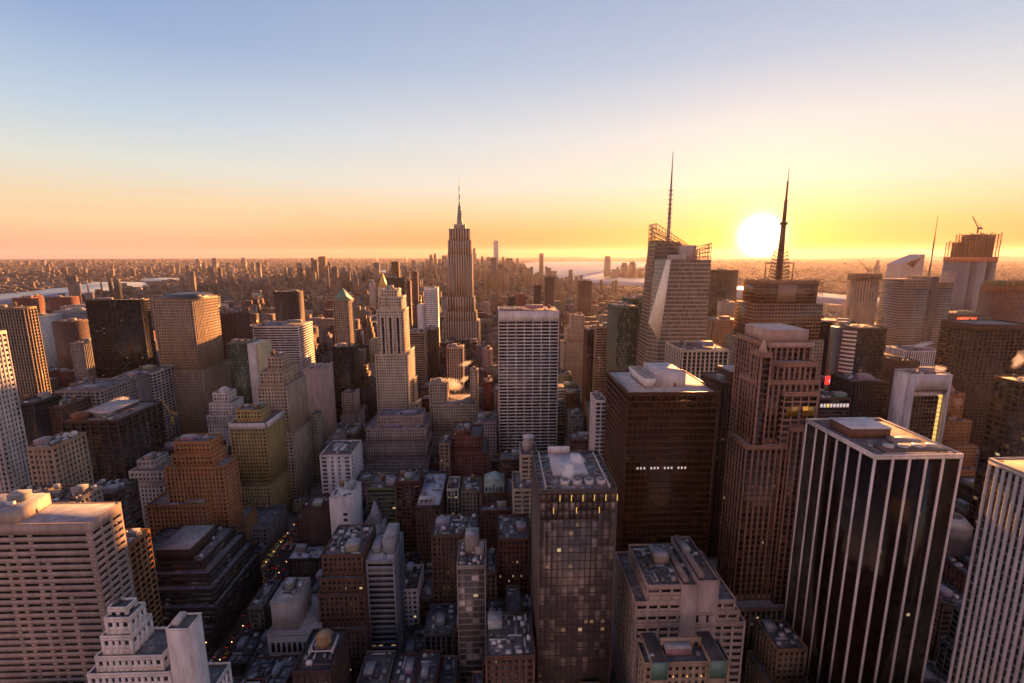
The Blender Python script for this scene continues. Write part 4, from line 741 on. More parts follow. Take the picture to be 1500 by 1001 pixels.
for i,(lab,tiers,col,st,k) in enumerate(SPEC):
    if st=='slab': slab_facade(lab,tiers[0],col,k,i); continue
    if st=='frame': framed(lab,tiers[0],col,k,i); continue
    root,org,rng=building(lab,'building',tiers,col,st,k,1000+i,'office_tower' if tiers[-1][5]>100 else 'city_building',rich=2)
    feature(root,org,rng,tiers,col,k)
# ---------------------------------------------------------------- landmark towers
def hull(name,pts,mat,root,org,col,bay=3.,fl=3.9):
    bm=bmesh.new()
    for p in pts: bm.verts.new((p[0]-org[0],p[1]-org[1],p[2]-org[2]))
    bmesh.ops.convex_hull(bm,input=bm.verts); bmesh.ops.dissolve_limit(bm,angle_limit=R(.5),verts=bm.verts,edges=bm.edges)
    bmesh.ops.recalc_face_normals(bm,faces=bm.faces); uvl=bm.loops.layers.uv.new('UVMap')
    for f in bm.faces:
        n=f.normal; tx=Vector((-n.y,n.x,0)); tx=tx.normalized() if tx.length>.05 else Vector((1,0,0))
        for l in f.loops: l[uvl].uv=(l.vert.co.dot(tx)/bay,l.vert.co.z/fl) if abs(n.z)<.9 else (0,0)
    me=bpy.data.meshes.new(name); bm.to_mesh(me); bm.free(); me.materials.append(M[mat])
    o=bpy.data.objects.new(name,me); sc.collection.objects.link(o); o.parent=root; o.color=col; return o
def lattice(name,root,org,p,q,h0,h1,nx,nz,wd_=.6,col=(.3,.2,.12)):
    """open steel screen between two ground points, its top running from h1[0] to h1[1]"""
    m=MB(); P_=Vector((*p,0)); Q=Vector((*q,0))
    for i in range(nx+1):
        f=i/nx; a=P_.lerp(Q,f); m.bar((a.x,a.y,h0),(a.x,a.y,h1[0]+(h1[1]-h1[0])*f),wd_)
    for j in range(1,nz+1):
        f=j/nz; m.bar((p[0],p[1],h0+(h1[0]-h0)*f),(q[0],q[1],h0+(h1[1]-h0)*f),wd_)
    return m.build(name,'metal',root,org,c4(col))
# the tall stepped spire skyscraper
def spire_tower():
    cx,cy=-91,1262; org=(cx,cy,0); root=thing('spire_skyscraper','tallest tower of the centre skyline, stepped stone skyscraper ending in a needle spire','skyscraper',org)
    c=(.36,.29,.235); TT=[(47,28,0,88),(40,26,88,112),(35,24,112,150),(30.5,21,150,258),(29,20,258,292),(25.5,18,292,321)]
    for j,(a,b,z0,z1) in enumerate(TT):
        m=MB(); m.box(cx-a,cx+a,cy-b,cy+b,z0,z1,bay=3.0,fl=3.8)
        m.build('shaft_tier','far_vert',root,org,c4((.13,.095,.075),.003))
        m=MB()
        n=int(2*a/6.4); q=(2*a-3.4)/n                   # limestone ribs stand proud of the window strips
        for i in range(n+1): x=cx-a+1.7+i*q; m.box(x-1.7,x+1.7,cy-b-.8,cy-b+.1,z0,z1+.8)
        n=int(2*b/6.4); q=(2*b-3.4)/n
        for i in range(n+1): y=cy-b+1.8+i*q; m.box(cx+a-.1,cx+a+.8,y-1.7,y+1.7,z0,z1+.7); m.box(cx-a-.8,cx-a+.1,y-1.7,y+1.7,z0,z1+.7)
        m.build('stone_rib','wall',root,org,c4((.46,.37,.3)))
    for s in (-1,1):                                  # recessed centre bay flanked by wings
        m=MB(); m.box(cx+s*21-8,cx+s*21+8,cy-24,cy-20,112,236,bay=2.7,fl=3.8); m.build('wing','far_vert',root,org,c4(c,.004))
    m=MB(); m.box(cx-14,cx+14,cy-12,cy+12,321,331,bay=3,fl=3.5); cr=m.build('crown','far_vert',root,org,c4((.5,.46,.42)))
    m=MB(); m.box(cx-15,cx+15,cy-13,cy+13,330.6,332.2); m.build('crown_ledge','metal',cr,org,c4((.6,.55,.5)))
    m=MB(); zs=[(331,9.5),(336,7.6),(343,6.0),(352,5.2),(366,4.6),(374,4.3),(378,3.6),(382,1.6)]
    for (a,r),(b,q) in zip(zs[:-1],zs[1:]): m.frust(cx,cy,a,b,r,q,16)
    ms=m.build('mooring_mast','metal',root,org,c4((.3,.32,.33)))
    for a in range(4):
        m=MB(); dx,dy=math.cos(a*math.pi/2+.785),math.sin(a*math.pi/2+.785); m.bar((cx+dx*8,cy+dy*8,331),(cx+dx*5,cy+dy*5,362),2.2); m.build('mast_wing','metal',ms,org,c4((.34,.35,.36)))
    m=MB(); m.frust(cx,cy,381,402,1.7,1.4,10); m.frust(cx,cy,402,424,1.1,.9,8); m.frust(cx,cy,424,446,.7,.25,8); m.build('antenna','metal',root,org,c4((.15,.13,.13)))
    box=MB(); box.box(cx-46.5,cx+46.5,cy-27.5,cy+27.5,88,88.3); box.build('roof','roof',root,org,(.25,.24,.24,.8))
spire_tower()
# the faceted glass tower with the white spire
def facet_tower():
    org=(195,530,0); root=thing('faceted_glass_tower','faceted glass skyscraper with slanted lattice crowns and tall white spire left of the sun','skyscraper',org)
    gc=(.4,.32,.25)
    hull('front_volume',[(163,500,0),(225,500,0),(225,540,0),(163,540,0),(164.5,511,186),(173.5,500,168),(181,500.3,253),(223.5,500,253),(223.5,536,253),(176,536,253),(179,506,253)],'far_curtain',root,org,c4(gc,.01),bay=1.6,fl=4.3)
    hull('rear_volume',[(164,538,0),(232,538,0),(232,572,0),(164,572,0),(178,542,274),(178,568,274),(226,542,252),(226,568,252),(205,542,272),(205,568,272)],'far_grid',root,org,c4((.26,.2,.155),.01),bay=1.6,fl=4.3)
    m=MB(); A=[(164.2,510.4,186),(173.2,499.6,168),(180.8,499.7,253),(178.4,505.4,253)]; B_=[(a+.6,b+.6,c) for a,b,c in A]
    m.poly(A+B_,[(0,1,2,3),(7,6,5,4)]+[(i,i+4,(i+1)%4+4,(i+1)%4) for i in range(4)]); m.build('sky_tint_facet','metal',root,org,c4((.92,.86,.66)))  # pale yellow colour paints the sky reflection on this facet
    lattice('crown_screen',root,org,(178,542),(226,542),252,(292,262),14,8,.55); lattice('crown_screen',root,org,(178,568),(226,568),252,(292,262),14,8,.55); lattice('crown_screen',root,org,(178,542),(178,568),272,(292,292),6,4,.55)
    lattice('corner_screen',root,org,(205,500.5),(223,500.5),252.5,(266,270),6,4,.5); lattice('corner_screen',root,org,(223,500.5),(223,535),252.5,(270,264),8,4,.5)
    box_part('plant_box','wall',root,org,(.55,.48,.42),(182,198,502,514,252.5,258)); box_part('plant_box','wall',root,org,(.5,.43,.37),(199,212,512,530,252.5,268))
    m=MB(); m.frust(194,548,262,300,2.0,1.7,12); m.frust(194,548,300,335,1.6,1.1,12); m.frust(194,548,335,369,1.0,.3,10); m.build('spire','metal',root,org,c4((.4,.36,.33)))
    m=MB()
    for z in range(268,332,5): m.box(191.6,196.4,545.6,550.4,z,z+.5)
    m.build('spire_collar','metal',root,org,c4((.25,.2,.17)))
facet_tower()
# the mast tower in the glare
def mast_tower():
    org=(318,550,0); root=thing('mast_tower','tower under the sun glare topped by a latticed antenna mast and goalpost frame','skyscraper',org); c=(.28,.15,.075)
    for t,s,cc in (((273,362,512,560,0,165),'far_punch',(.3,.21,.14)),((281,358,515,556,165,205),'far_grid',c),((287,352,518,553,205,229),'far_curtain',(.24,.13,.065))):
        m=MB(); m.box(*t,bay=3.4,fl=4.); m.build('tier','%s'%s,root,org,c4(cc,.01))
    box_part('parapet','wall',root,org,(.3,.2,.13),(286,353,517.4,518.4,226,231),(286,287,518.4,553,226,231),(352,353,518.4,553,226,231))
    for a in (283,346):
        for z in (213,223): lattice('sign_frame',root,org,(a,516.4),(a+11,516.4),z,(z+9,z+9),4,3,.4,(.2,.12,.07))
    box_part('smooth_panel','metal',root,org,(.3,.2,.12),(308,328,516.9,517.9,207,226))
    m=MB(); 
    for a in (307,339): m.bar((a,545,229),(a,545,249),.9)
    m.bar((306.6,545,249),(339.4,545,249),.9); m.build('goalpost_frame','metal',root,org,c4((.16,.09,.05)))
    m=MB()
    for z in range(229,262,4):
        r=7.5-(z-229)*.08
        for a,b in (((-1,-1),(1,-1)),((1,-1),(1,1)),((1,1),(-1,1)),((-1,1),(-1,-1))):
            m.bar((323+a[0]*r,545+a[1]*r,z),(323+b[0]*r,545+b[1]*r,z),.5); m.bar((323+a[0]*r,545+a[1]*r,z),(323+b[0]*r,545+b[1]*r,z+4),.4)
            m.bar((323+a[0]*r,545+a[1]*r,z),(323+a[0]*r,545+a[1]*r,z+4.2),.6)
    m.frust(323,545,229,262,3.6,3.2,10); m.build('mast_base','metal',root,org,c4((.14,.08,.05)))
    m=MB(); m.frust(323,545,262,292,3.2,2.6,10); m.frust(323,545,291,294,4.0,4.0,10); m.frust(323,545,294,318,2.2,1.7,8); m.frust(323,545,318,338,1.2,.9,8); m.frust(323,545,338,353,.5,.2,6); m.build('antenna_mast','metal',root,org,c4((.16,.09,.05)))
mast_tower()
# the granite tower with setback bays
def granite_tower():
    org=(178,287,0); root=thing('granite_tower','pinkish granite setback tower of vertical piers behind the white-striped black tower','skyscraper',org); c=(.3,.175,.13)
    T=[((143.5,205,255,305,0,46),'vert'),((146,193,262,285,46,148),'vert'),((150,189,266,284,148,186),'vert'),((161,191,280,313,40,206),'vert')]
    bays=[((164,188,268.5,282,40,196),'vert'),((166,186,262.5,268,40,180),'grid'),((170,188,258.5,262.4,40,160),'vert'),((150.5,157,263,274,40,203),'vert')]
    w=MB(); g=MB(); sm=MB(); cl=[]
    for t,s in T+bays:
        cl+=facade(w,g,t,s,{'bay':4.6 if s=='grid' else 3.4,'lit':.02,'cap':2.2},'NE',sm); parapet(w,t,1.2)
    sm.build('spandrel','metal',root,org,c4((.09,.045,.03))); w.build('wall','wall',root,org,c4(c)); o=g.build('glazing','glass',root,org,c4((.035,.016,.01),.012)); o['kind']='stuff'
    panes(root,cl,org,60,(.03,.014,.009),random.Random(5))
    o=box_part('penthouse','wall',root,org,(.46,.33,.28),(165,190,283,311,206,213.5)); box_part('roof','roof',o,org,(.5,.47,.47,1),(165.5,189.5,283.5,310.5,213.5,213.7)); box_part('ledge','wall',root,org,(.45,.32,.27),(164,192,279.2,284,203.4,206.4))
    box_part('roof','roof',root,org,(.3,.27,.26,.8),*[(t[0]+.3,t[1]-.3,t[2]+.3,t[3]-.3,t[5]-.36,t[5]-.3) for t,_ in T+bays])
    m=MB()
    m.prism([(152,266),(156,266),(156,270),(152,270)],202.5,211,[(153.8,267.8),(154.2,267.8),(154.2,268.2),(153.8,268.2)]); m.build('pinnacle','wall',root,org,c4((.5,.36,.3)))
    for i,(x,z) in enumerate(((168,178.4),(177.5,178.4))): box_part('lit_window','glass',root,org,(.35,.2,.03),(x,x+7,262.3,262.46,166,172))  # amber base colour paints the lit look; these panes emit nothing
granite_tower()
# newspaper tower, glass towers and a crane-topped frame farther right
def screen_tower():
    org=(690,765,0); root=thing('screen_tower','pale banded tower with spiky rod screens and thin mast at right','skyscraper',org); c=(.22,.17,.14)
    for nm,t,cc,s in (('front_wing',(645,687,745,790,0,219),c,'far_ribbon'),('dark_core',(687,709,753,790,0,223),(.13,.08,.06),'far_vert'),('side_wing',(709,737,757,790,0,214),c,'far_ribbon')):
        m=MB(); m.box(*t,bay=3,fl=4.2); m.build(nm,s,root,org,c4(cc,.01))
    for a,b,y in ((645,687,744.2),(709,737,756.2)):
        m=MB(); n=int((b-a)/3.2)
        for i in range(n+1): m.box(a+i*(b-a)/n-.25,a+i*(b-a)/n+.25,y,y+.5,205,228+(i*7)%6)
        for z in (214,220): m.box(a,b,y+.1,y+.4,z,z+.5)
        m.build('rod_screen','metal',root,org,c4((.5,.38,.28)))
    m=MB(); m.frust(706,770,223,270,1.5,1.1,8); m.frust(706,770,270,319,1.0,.3,8); m.build('mast','metal',root,org,c4((.22,.15,.11)))
screen_tower()
def slant_tower():
    org=(1343,1555,0); root=thing('slanted_glass_tower','pale glass tower with a slanted notched top beside the spiky screen tower','skyscraper',org)
    hull('glass_body',[(1300,1530,0),(1385,1530,0),(1385,1590,0),(1300,1590,0),(1308,1530,228),(1380,1530,258),(1380,1588,258),(1308,1588,228)],'metal',root,org,c4((.33,.31,.32)),bay=6,fl=8)
    m=MB(); A=[(1322,1529.4,229),(1368,1529.4,246),(1346,1529.4,214)]; B_=[(a,b+.5,c) for a,b,c in A]; m.poly(A+B_,[(0,1,2)[::-1],(3,4,5)]+[(i,(i+1)%3,(i+1)%3+3,i+3) for i in range(3)]); m.build('notch_panel','wall',root,org,c4((.16,.08,.06)))
    box_part('belt','metal',root,org,(.3,.2,.16),(1301,1383,1529,1529.8,128,130))
slant_tower()
def frame_tower():
    org=(1326,1330,0); root=thing('unfinished_tower','tall unfinished tower with open steel floors and red netting at far right','skyscraper',org)
    xs=[1284,1306,1326,1352,1366,1380]; cs=[(.11,.12,.16),(.06,.055,.075),(.2,.19,.21),(.045,.03,.027),(.16,.145,.145)]
    for a,b,c in zip(xs[:-1],xs[1:],cs): m=MB(); m.box(a,b-.3,1300,1360,0,238,bay=4,fl=4.2); m.build('glass_bay','metal',root,org,c4(c))
    box_part('safety_net','wall',root,org,(.5,.16,.09),(1283,1381,1299,1361,238,250))
    m=MB(); col=MB()
    for j,z in enumerate(range(250,314,5)):
        a=1283 if z<292 else 1308
        m.box(a,1381,1299.5,1360,z,z+1.3)
    for i in range(12):
        x=1284+i*8.7; t=291 if x<1308 else 312
        for y in (1300,1330,1359.2): col.box(x-.7,x+.7,y-.7,y+.7,250,t+(i*5)%7)
    box_part('light_block_core','wall',root,org,(.11,.06,.045),(1312,1374,1312,1346,250,309)); box_part('light_block_core','wall',root,org,(.12,.065,.05),(1290,1310,1312,1346,250,289))  # dark boxes added inside the frame to stop light coming through
    m.build('open_floor','wall',root,org,c4((.3,.15,.1))); col.build('steel_column','metal',root,org,c4((.28,.11,.07)))
    return 1340,1330,316
FT=frame_tower()
def dark_top_tower():
    org=(1104,1420,0); root=thing('ribbed_tower','ribbed tower with a dark unfinished top and crane near the river','skyscraper',org)
    m=MB(); m.box(1071,1137,1400,1440,0,182,bay=9,fl=4.4); m.build('wall','far_vert',root,org,c4((.25,.18,.15)))
    m=MB(); m.box(1068,1140,1397,1443,182,202,bay=9,fl=4); m.build('dark_top','far_ribbon',root,org,c4((.1,.06,.05)))
    box_part('low_wing','wall',root,org,(.22,.16,.13),(1060,1120,1385,1399.5,0,120))
    return 1112,1420,202
DT=dark_top_tower()
def tower_crane(label,x,y,z,h,jib,ang,col,s=1.0):
    org=(x,y,z); root=thing('tower_crane',label,'crane',org)
    m=MB(); m.box(x-.9*s,x+.9*s,y-.9*s,y+.9*s,z,z+h); m.build('mast','metal',root,org,c4(col))
    dx=jib*math.cos(R(ang)); dz=jib*math.sin(R(ang)); s_=1 if dx>0 else -1
    m=MB(); m.bar((x,y,z+h),(x+dx,y,z+h+dz),1.2*s); m.build('jib','metal',root,org,c4(col))
    m=MB(); m.bar((x,y,z+h),(x-s_*jib*.25,y,z+h+1),1.4*s); m.bar((x-s_*jib*.08,y,z+h+jib*.22),(x-s_*jib*.25,y,z+h+1),.5*s); m.bar((x-s_*jib*.08,y,z+h+jib*.22),(x,y,z+h),.7*s); m.bar((x-s_*jib*.08,y,z+h+jib*.22),(x+dx*.8,y,z+h+dz*.8),.3*s); m.build('counter_jib','metal',root,org,c4(col))
    m=MB(); m.box(x-s_*jib*.25-1.5*s,x-s_*jib*.25+1.5*s,y-1*s,y+1*s,z+h-2.5*s,z+h+.4); m.build('counterweight','wall',root,org,c4((.2,.17,.15)))
    m=MB(); m.box(x+.3*s,x+2.2*s,y-2.4*s,y-.9*s,z+h-2*s,z+h); m.build('cab','glass',root,org,c4((.1,.1,.1)))
tower_crane('crane on top of the tall unfinished tower at far right',FT[0],FT[1],FT[2],14,38,125,(.22,.1,.06),1.6)
tower_crane('crane on the dark topped ribbed tower near the river',DT[0],DT[1],DT[2],8,46,136,(.3,.16,.1),1.5)
tower_crane('yellow luffing crane behind the dark office block with snowy roof platforms',-311,452,98,10,17,118,(.5,.35,.05),.7)
def octagon_hall():
    org=(352,332,0); root=thing('octagonal_hall','low hall with pale octagonal roof between the two striped towers at right','building',org)
    m=MB(); m.box(334,372,318,352,0,44); m.build('base','wall',root,org,c4((.12,.09,.08))); m=MB(); m.frust(352,332,44,54,13,13,8); m.build('drum','wall',root,org,c4((.3,.27,.27))); m=MB(); m.frust(352,332,54,60,13.6,8,8); m.build('octagonal_roof','metal',root,org,c4((.5,.47,.48))); m=MB(); m.frust(352,332,60,61,7,6.6,8); m.build('roof_cap','metal',root,org,c4((.12,.11,.12)))
octagon_hall()
# far needle tower downtown
def glass_needle():
    org=(8,5900,0); root=thing('tapered_glass_tower','tapered glass tower with antenna rising over the far downtown skyline','skyscraper',org); x,y=3,5900
    m=MB(); q=30; m.prism([(x-q,y-q),(x+q,y-q),(x+q,y+q),(x-q,y+q)],0,60); m.build('base','wall',root,org,c4((.4,.4,.42)))
    h=[(x+sx*q,y+sy*q,60) for sx in (-1,1) for sy in (-1,1)]+[(x+q*math.cos(a)*1.0,y+q*math.sin(a)*1.0,412) for a in (0,math.pi/2,math.pi,3*math.pi/2)]
    hull('glass_shaft',h,'metal',root,org,c4((.4,.42,.47)))
    m=MB(); m.frust(x,y,412,420,14,14,12); m.frust(x,y,420,500,2.4,1,8); m.build('antenna','metal',root,org,c4((.3,.28,.27)))
glass_needle()
# downtown and across-river high-rises
FARB=[
(-4934.6, -4879.7, 8200, 172.9, 'hazy distant high-rise far left beyond the tall tan tower, first from the left', 'distant high-rises'),
(-4476.3, -4435.5, 7600, 138.1, 'hazy distant high-rise far left beyond the tall tan tower, second from the left', 'distant high-rises'),
(-4565.8, -4495.9, 8000, 191.1, 'hazy distant high-rise far left beyond the tall tan tower, third from the left', 'distant high-rises'),
(-4238.7, -4186.2, 7800, 124.2, 'hazy distant high-rise far left beyond the tall tan tower, fourth from the left', 'distant high-rises'),
(-4102.7, -4038.0, 8000, 196.4, 'hazy distant high-rise far left beyond the tall tan tower, fifth from the left', 'distant high-rises'),
(-3463.2, -3415.9, 7000, 147.3, 'hazy distant high-rise far left beyond the tall tan tower, sixth from the left', 'distant high-rises'),
(-904.2, -862.6, 4300, 136.6, 'hazy distant high-rise left of the spired skyscraper, first from the left', 'distant high-rises'),
(-999.9, -950.7, 5100, 162.8, 'hazy distant high-rise left of the spired skyscraper, second from the left', 'distant high-rises'),
(-889.4, -843.0, 4800, 135.5, 'hazy distant high-rise left of the spired skyscraper, third from the left', 'distant high-rises'),
(-965.5, -919.1, 5600, 184.0, 'hazy distant high-rise left of the spired skyscraper, fourth from the left', 'distant high-rises'),
(-798.9, -758.2, 4900, 153.0, 'hazy distant high-rise left of the spired skyscraper, fifth from the left', 'distant high-rises'),
(-842.4, -804.4, 5500, 170.2, 'hazy distant high-rise left of the spired skyscraper, sixth from the left', 'distant high-rises'),
(-810.6, -764.1, 5600, 191.6, 'hazy distant high-rise left of the spired skyscraper, seventh from the left', 'distant high-rises'),
(-789.7, -741.7, 5800, 244.7, 'hazy distant high-rise left of the spired skyscraper, eighth from the left', 'distant high-rises'),
(-754.0, -709.2, 5900, 260.6, 'hazy distant high-rise left of the spired skyscraper, ninth from the left', 'distant high-rises'),
(-660.0, -614.3, 5500, 162.6, 'hazy distant high-rise left of the spired skyscraper, tenth from the left', 'distant high-rises'),
(-652.8, -583.4, 5900, 236.4, 'hazy distant high-rise left of the spired skyscraper, eleventh from the left', 'distant high-rises'),
(-525.3, -488.5, 5300, 187.9, 'hazy distant high-rise left of the spired skyscraper, twelfth from the left', 'distant high-rises'),
(-290.1, -232.4, 5950, 321.5, 'hazy distant high-rise between the spired skyscraper and the harbour, first from the left', 'distant high-rises'),
(-224.2, -192.5, 5700, 198.0, 'hazy distant high-rise between the spired skyscraper and the harbour, second from the left', 'distant high-rises'),
(-184.0, -146.8, 5950, 228.0, 'hazy distant high-rise between the spired skyscraper and the harbour, third from the left', 'distant high-rises'),
(-114.9, -52.5, 5600, 218.3, 'hazy distant high-rise between the spired skyscraper and the harbour, fourth from the left', 'distant high-rises'),
(13.2, 44.0, 5500, 154.6, 'hazy distant high-rise between the spired skyscraper and the harbour, fifth from the left', 'distant high-rises'),
(68.1, 109.2, 5900, 220.1, 'hazy distant high-rise between the spired skyscraper and the harbour, sixth from the left', 'distant high-rises'),
(111.4, 208.6, 5800, 204.8, 'hazy distant high-rise between the spired skyscraper and the harbour, seventh from the left', 'distant high-rises'),
(205.5, 317.0, 5300, 151.0, 'hazy distant high-rise between the spired skyscraper and the harbour, eighth from the left', 'distant high-rises'),
(362.3, 398.8, 5200, 120.5, 'hazy distant high-rise between the spired skyscraper and the harbour, ninth from the left', 'distant high-rises'),
(1264.0, 1327.4, 5600, 229.6, 'hazy distant high-rise across the harbour, first from the left', 'distant high-rises'),
(1269.0, 1314.2, 5300, 91.1, 'hazy distant high-rise across the harbour, second from the left', 'distant high-rises'),
(1370.4, 1401.7, 5500, 115.4, 'hazy distant high-rise across the harbour, third from the left', 'distant high-rises'),
(1483.3, 1556.3, 5700, 153.8, 'hazy distant high-rise across the harbour, fourth from the left', 'distant high-rises'),
(1607.8, 1682.0, 5800, 164.1, 'hazy distant high-rise across the harbour, fifth from the left', 'distant high-rises'),
(1630.0, 1677.1, 5500, 92.2, 'hazy distant high-rise across the harbour, sixth from the left', 'distant high-rises'),
(1674.6, 1728.5, 5400, 151.7, 'hazy distant high-rise across the harbour, seventh from the left', 'distant high-rises'),
(3121.7, 3156.1, 3900, 205.1, 'hazy distant high-rise across the river at right, first from the left', 'distant high-rises'),
(2941.7, 2962.5, 3500, 60.8, 'hazy distant high-rise across the river at right, second from the left', 'distant high-rises')]
def hl(p):
    return p
for i,(x0,x1,y,h,lab,grp) in enumerate(FARB):
    rng=random.Random(i*7+3); org=((x0+x1)/2,y,0); c=rng.choice([(.3,.25,.22),(.24,.19,.17),(.38,.33,.29),(.2,.17,.17)])
    root=thing('high_rise',lab,'high-rise',org,grp); d=(x1-x0)*rng.uniform(.7,1.1); z=0
    m=MB(); m.box(x0,x1,y,y+d,0,h*.82,bay=6,fl=7); m.build('wall','far_vert',root,org,c4(c))
    a=(x1-x0)*rng.choice((.08,.14,.2)); m=MB(); m.box(x0+a,x1-a,y+a,y+d-a,h*.82,h,bay=6,fl=7); m.build('upper_tier','far_vert',root,org,c4(c))
    m=MB(); m.box(x0+a*1.6,x1-a*1.6,y+a*1.6,y+d-a*1.6,h,h*1.02+2); m.build('roof','wall',root,org,c4((.15,.14,.14)))
# smoke stacks by the river and the far suspension bridge
for i,(x,y,h,c,l) in enumerate([
(-2461.8, 2950, 101.0, (0.5, 0.42, 0.38), 'pale chimney stack on the river bank, first of four from the left'),
(-2417.9, 2950, 118.9, (0.5, 0.42, 0.38), 'pale chimney stack on the river bank, second of four from the left'),
(-2339.3, 2950, 92.7, (0.14, 0.11, 0.1), 'dark chimney stack on the river bank, third of four from the left'),
(-2282.2, 2950, 92.6, (0.14, 0.11, 0.1), 'dark chimney stack on the river bank, last of four')]):
    root=thing('chimney_stack',l,'chimney',(x,y,0)); m=MB(); m.frust(x,y,0,h*.9,5.5,4.2,14); m.build('shaft','wall',root,(x,y,0),c4(c)); m=MB(); m.frust(x,y,h*.9,h,4.4,4.2,14); m.build('top_band','wall',root,(x,y,0),c4((.12,.1,.1)))
def bridge():
    org=(-2800,14500,0); root=thing('suspension_bridge','two-towered suspension bridge faint on the far horizon','bridge',org)
    bx=[-3488.8,-2620.6]; 
    for x in bx:
        m=MB(); m.box(x-14,x-5,14480,14520,0,205); m.box(x+5,x+14,14480,14520,0,205); m.box(x-5,x+5,14485,14515,190,202); m.box(x-5,x+5,14485,14515,80,90); m.build('tower','metal',root,org,c4((.25,.22,.22)))
    w=bx[1]-bx[0]; m=MB(); m.box(bx[0]-w*.4,bx[1]+w*.4,14488,14512,66,72); m.build('deck','metal',root,org,c4((.22,.2,.2)))
    m=MB(); n=16
    for i in range(n):
        f=lambda u: 80+125*(2*u-1)**2
        m.bar((bx[0]+w*i/n,14500,f(i/n)),(bx[0]+w*(i+1)/n,14500,f((i+1)/n)),3)
    m.build('cable','metal',root,org,c4((.2,.18,.18)))
bridge()
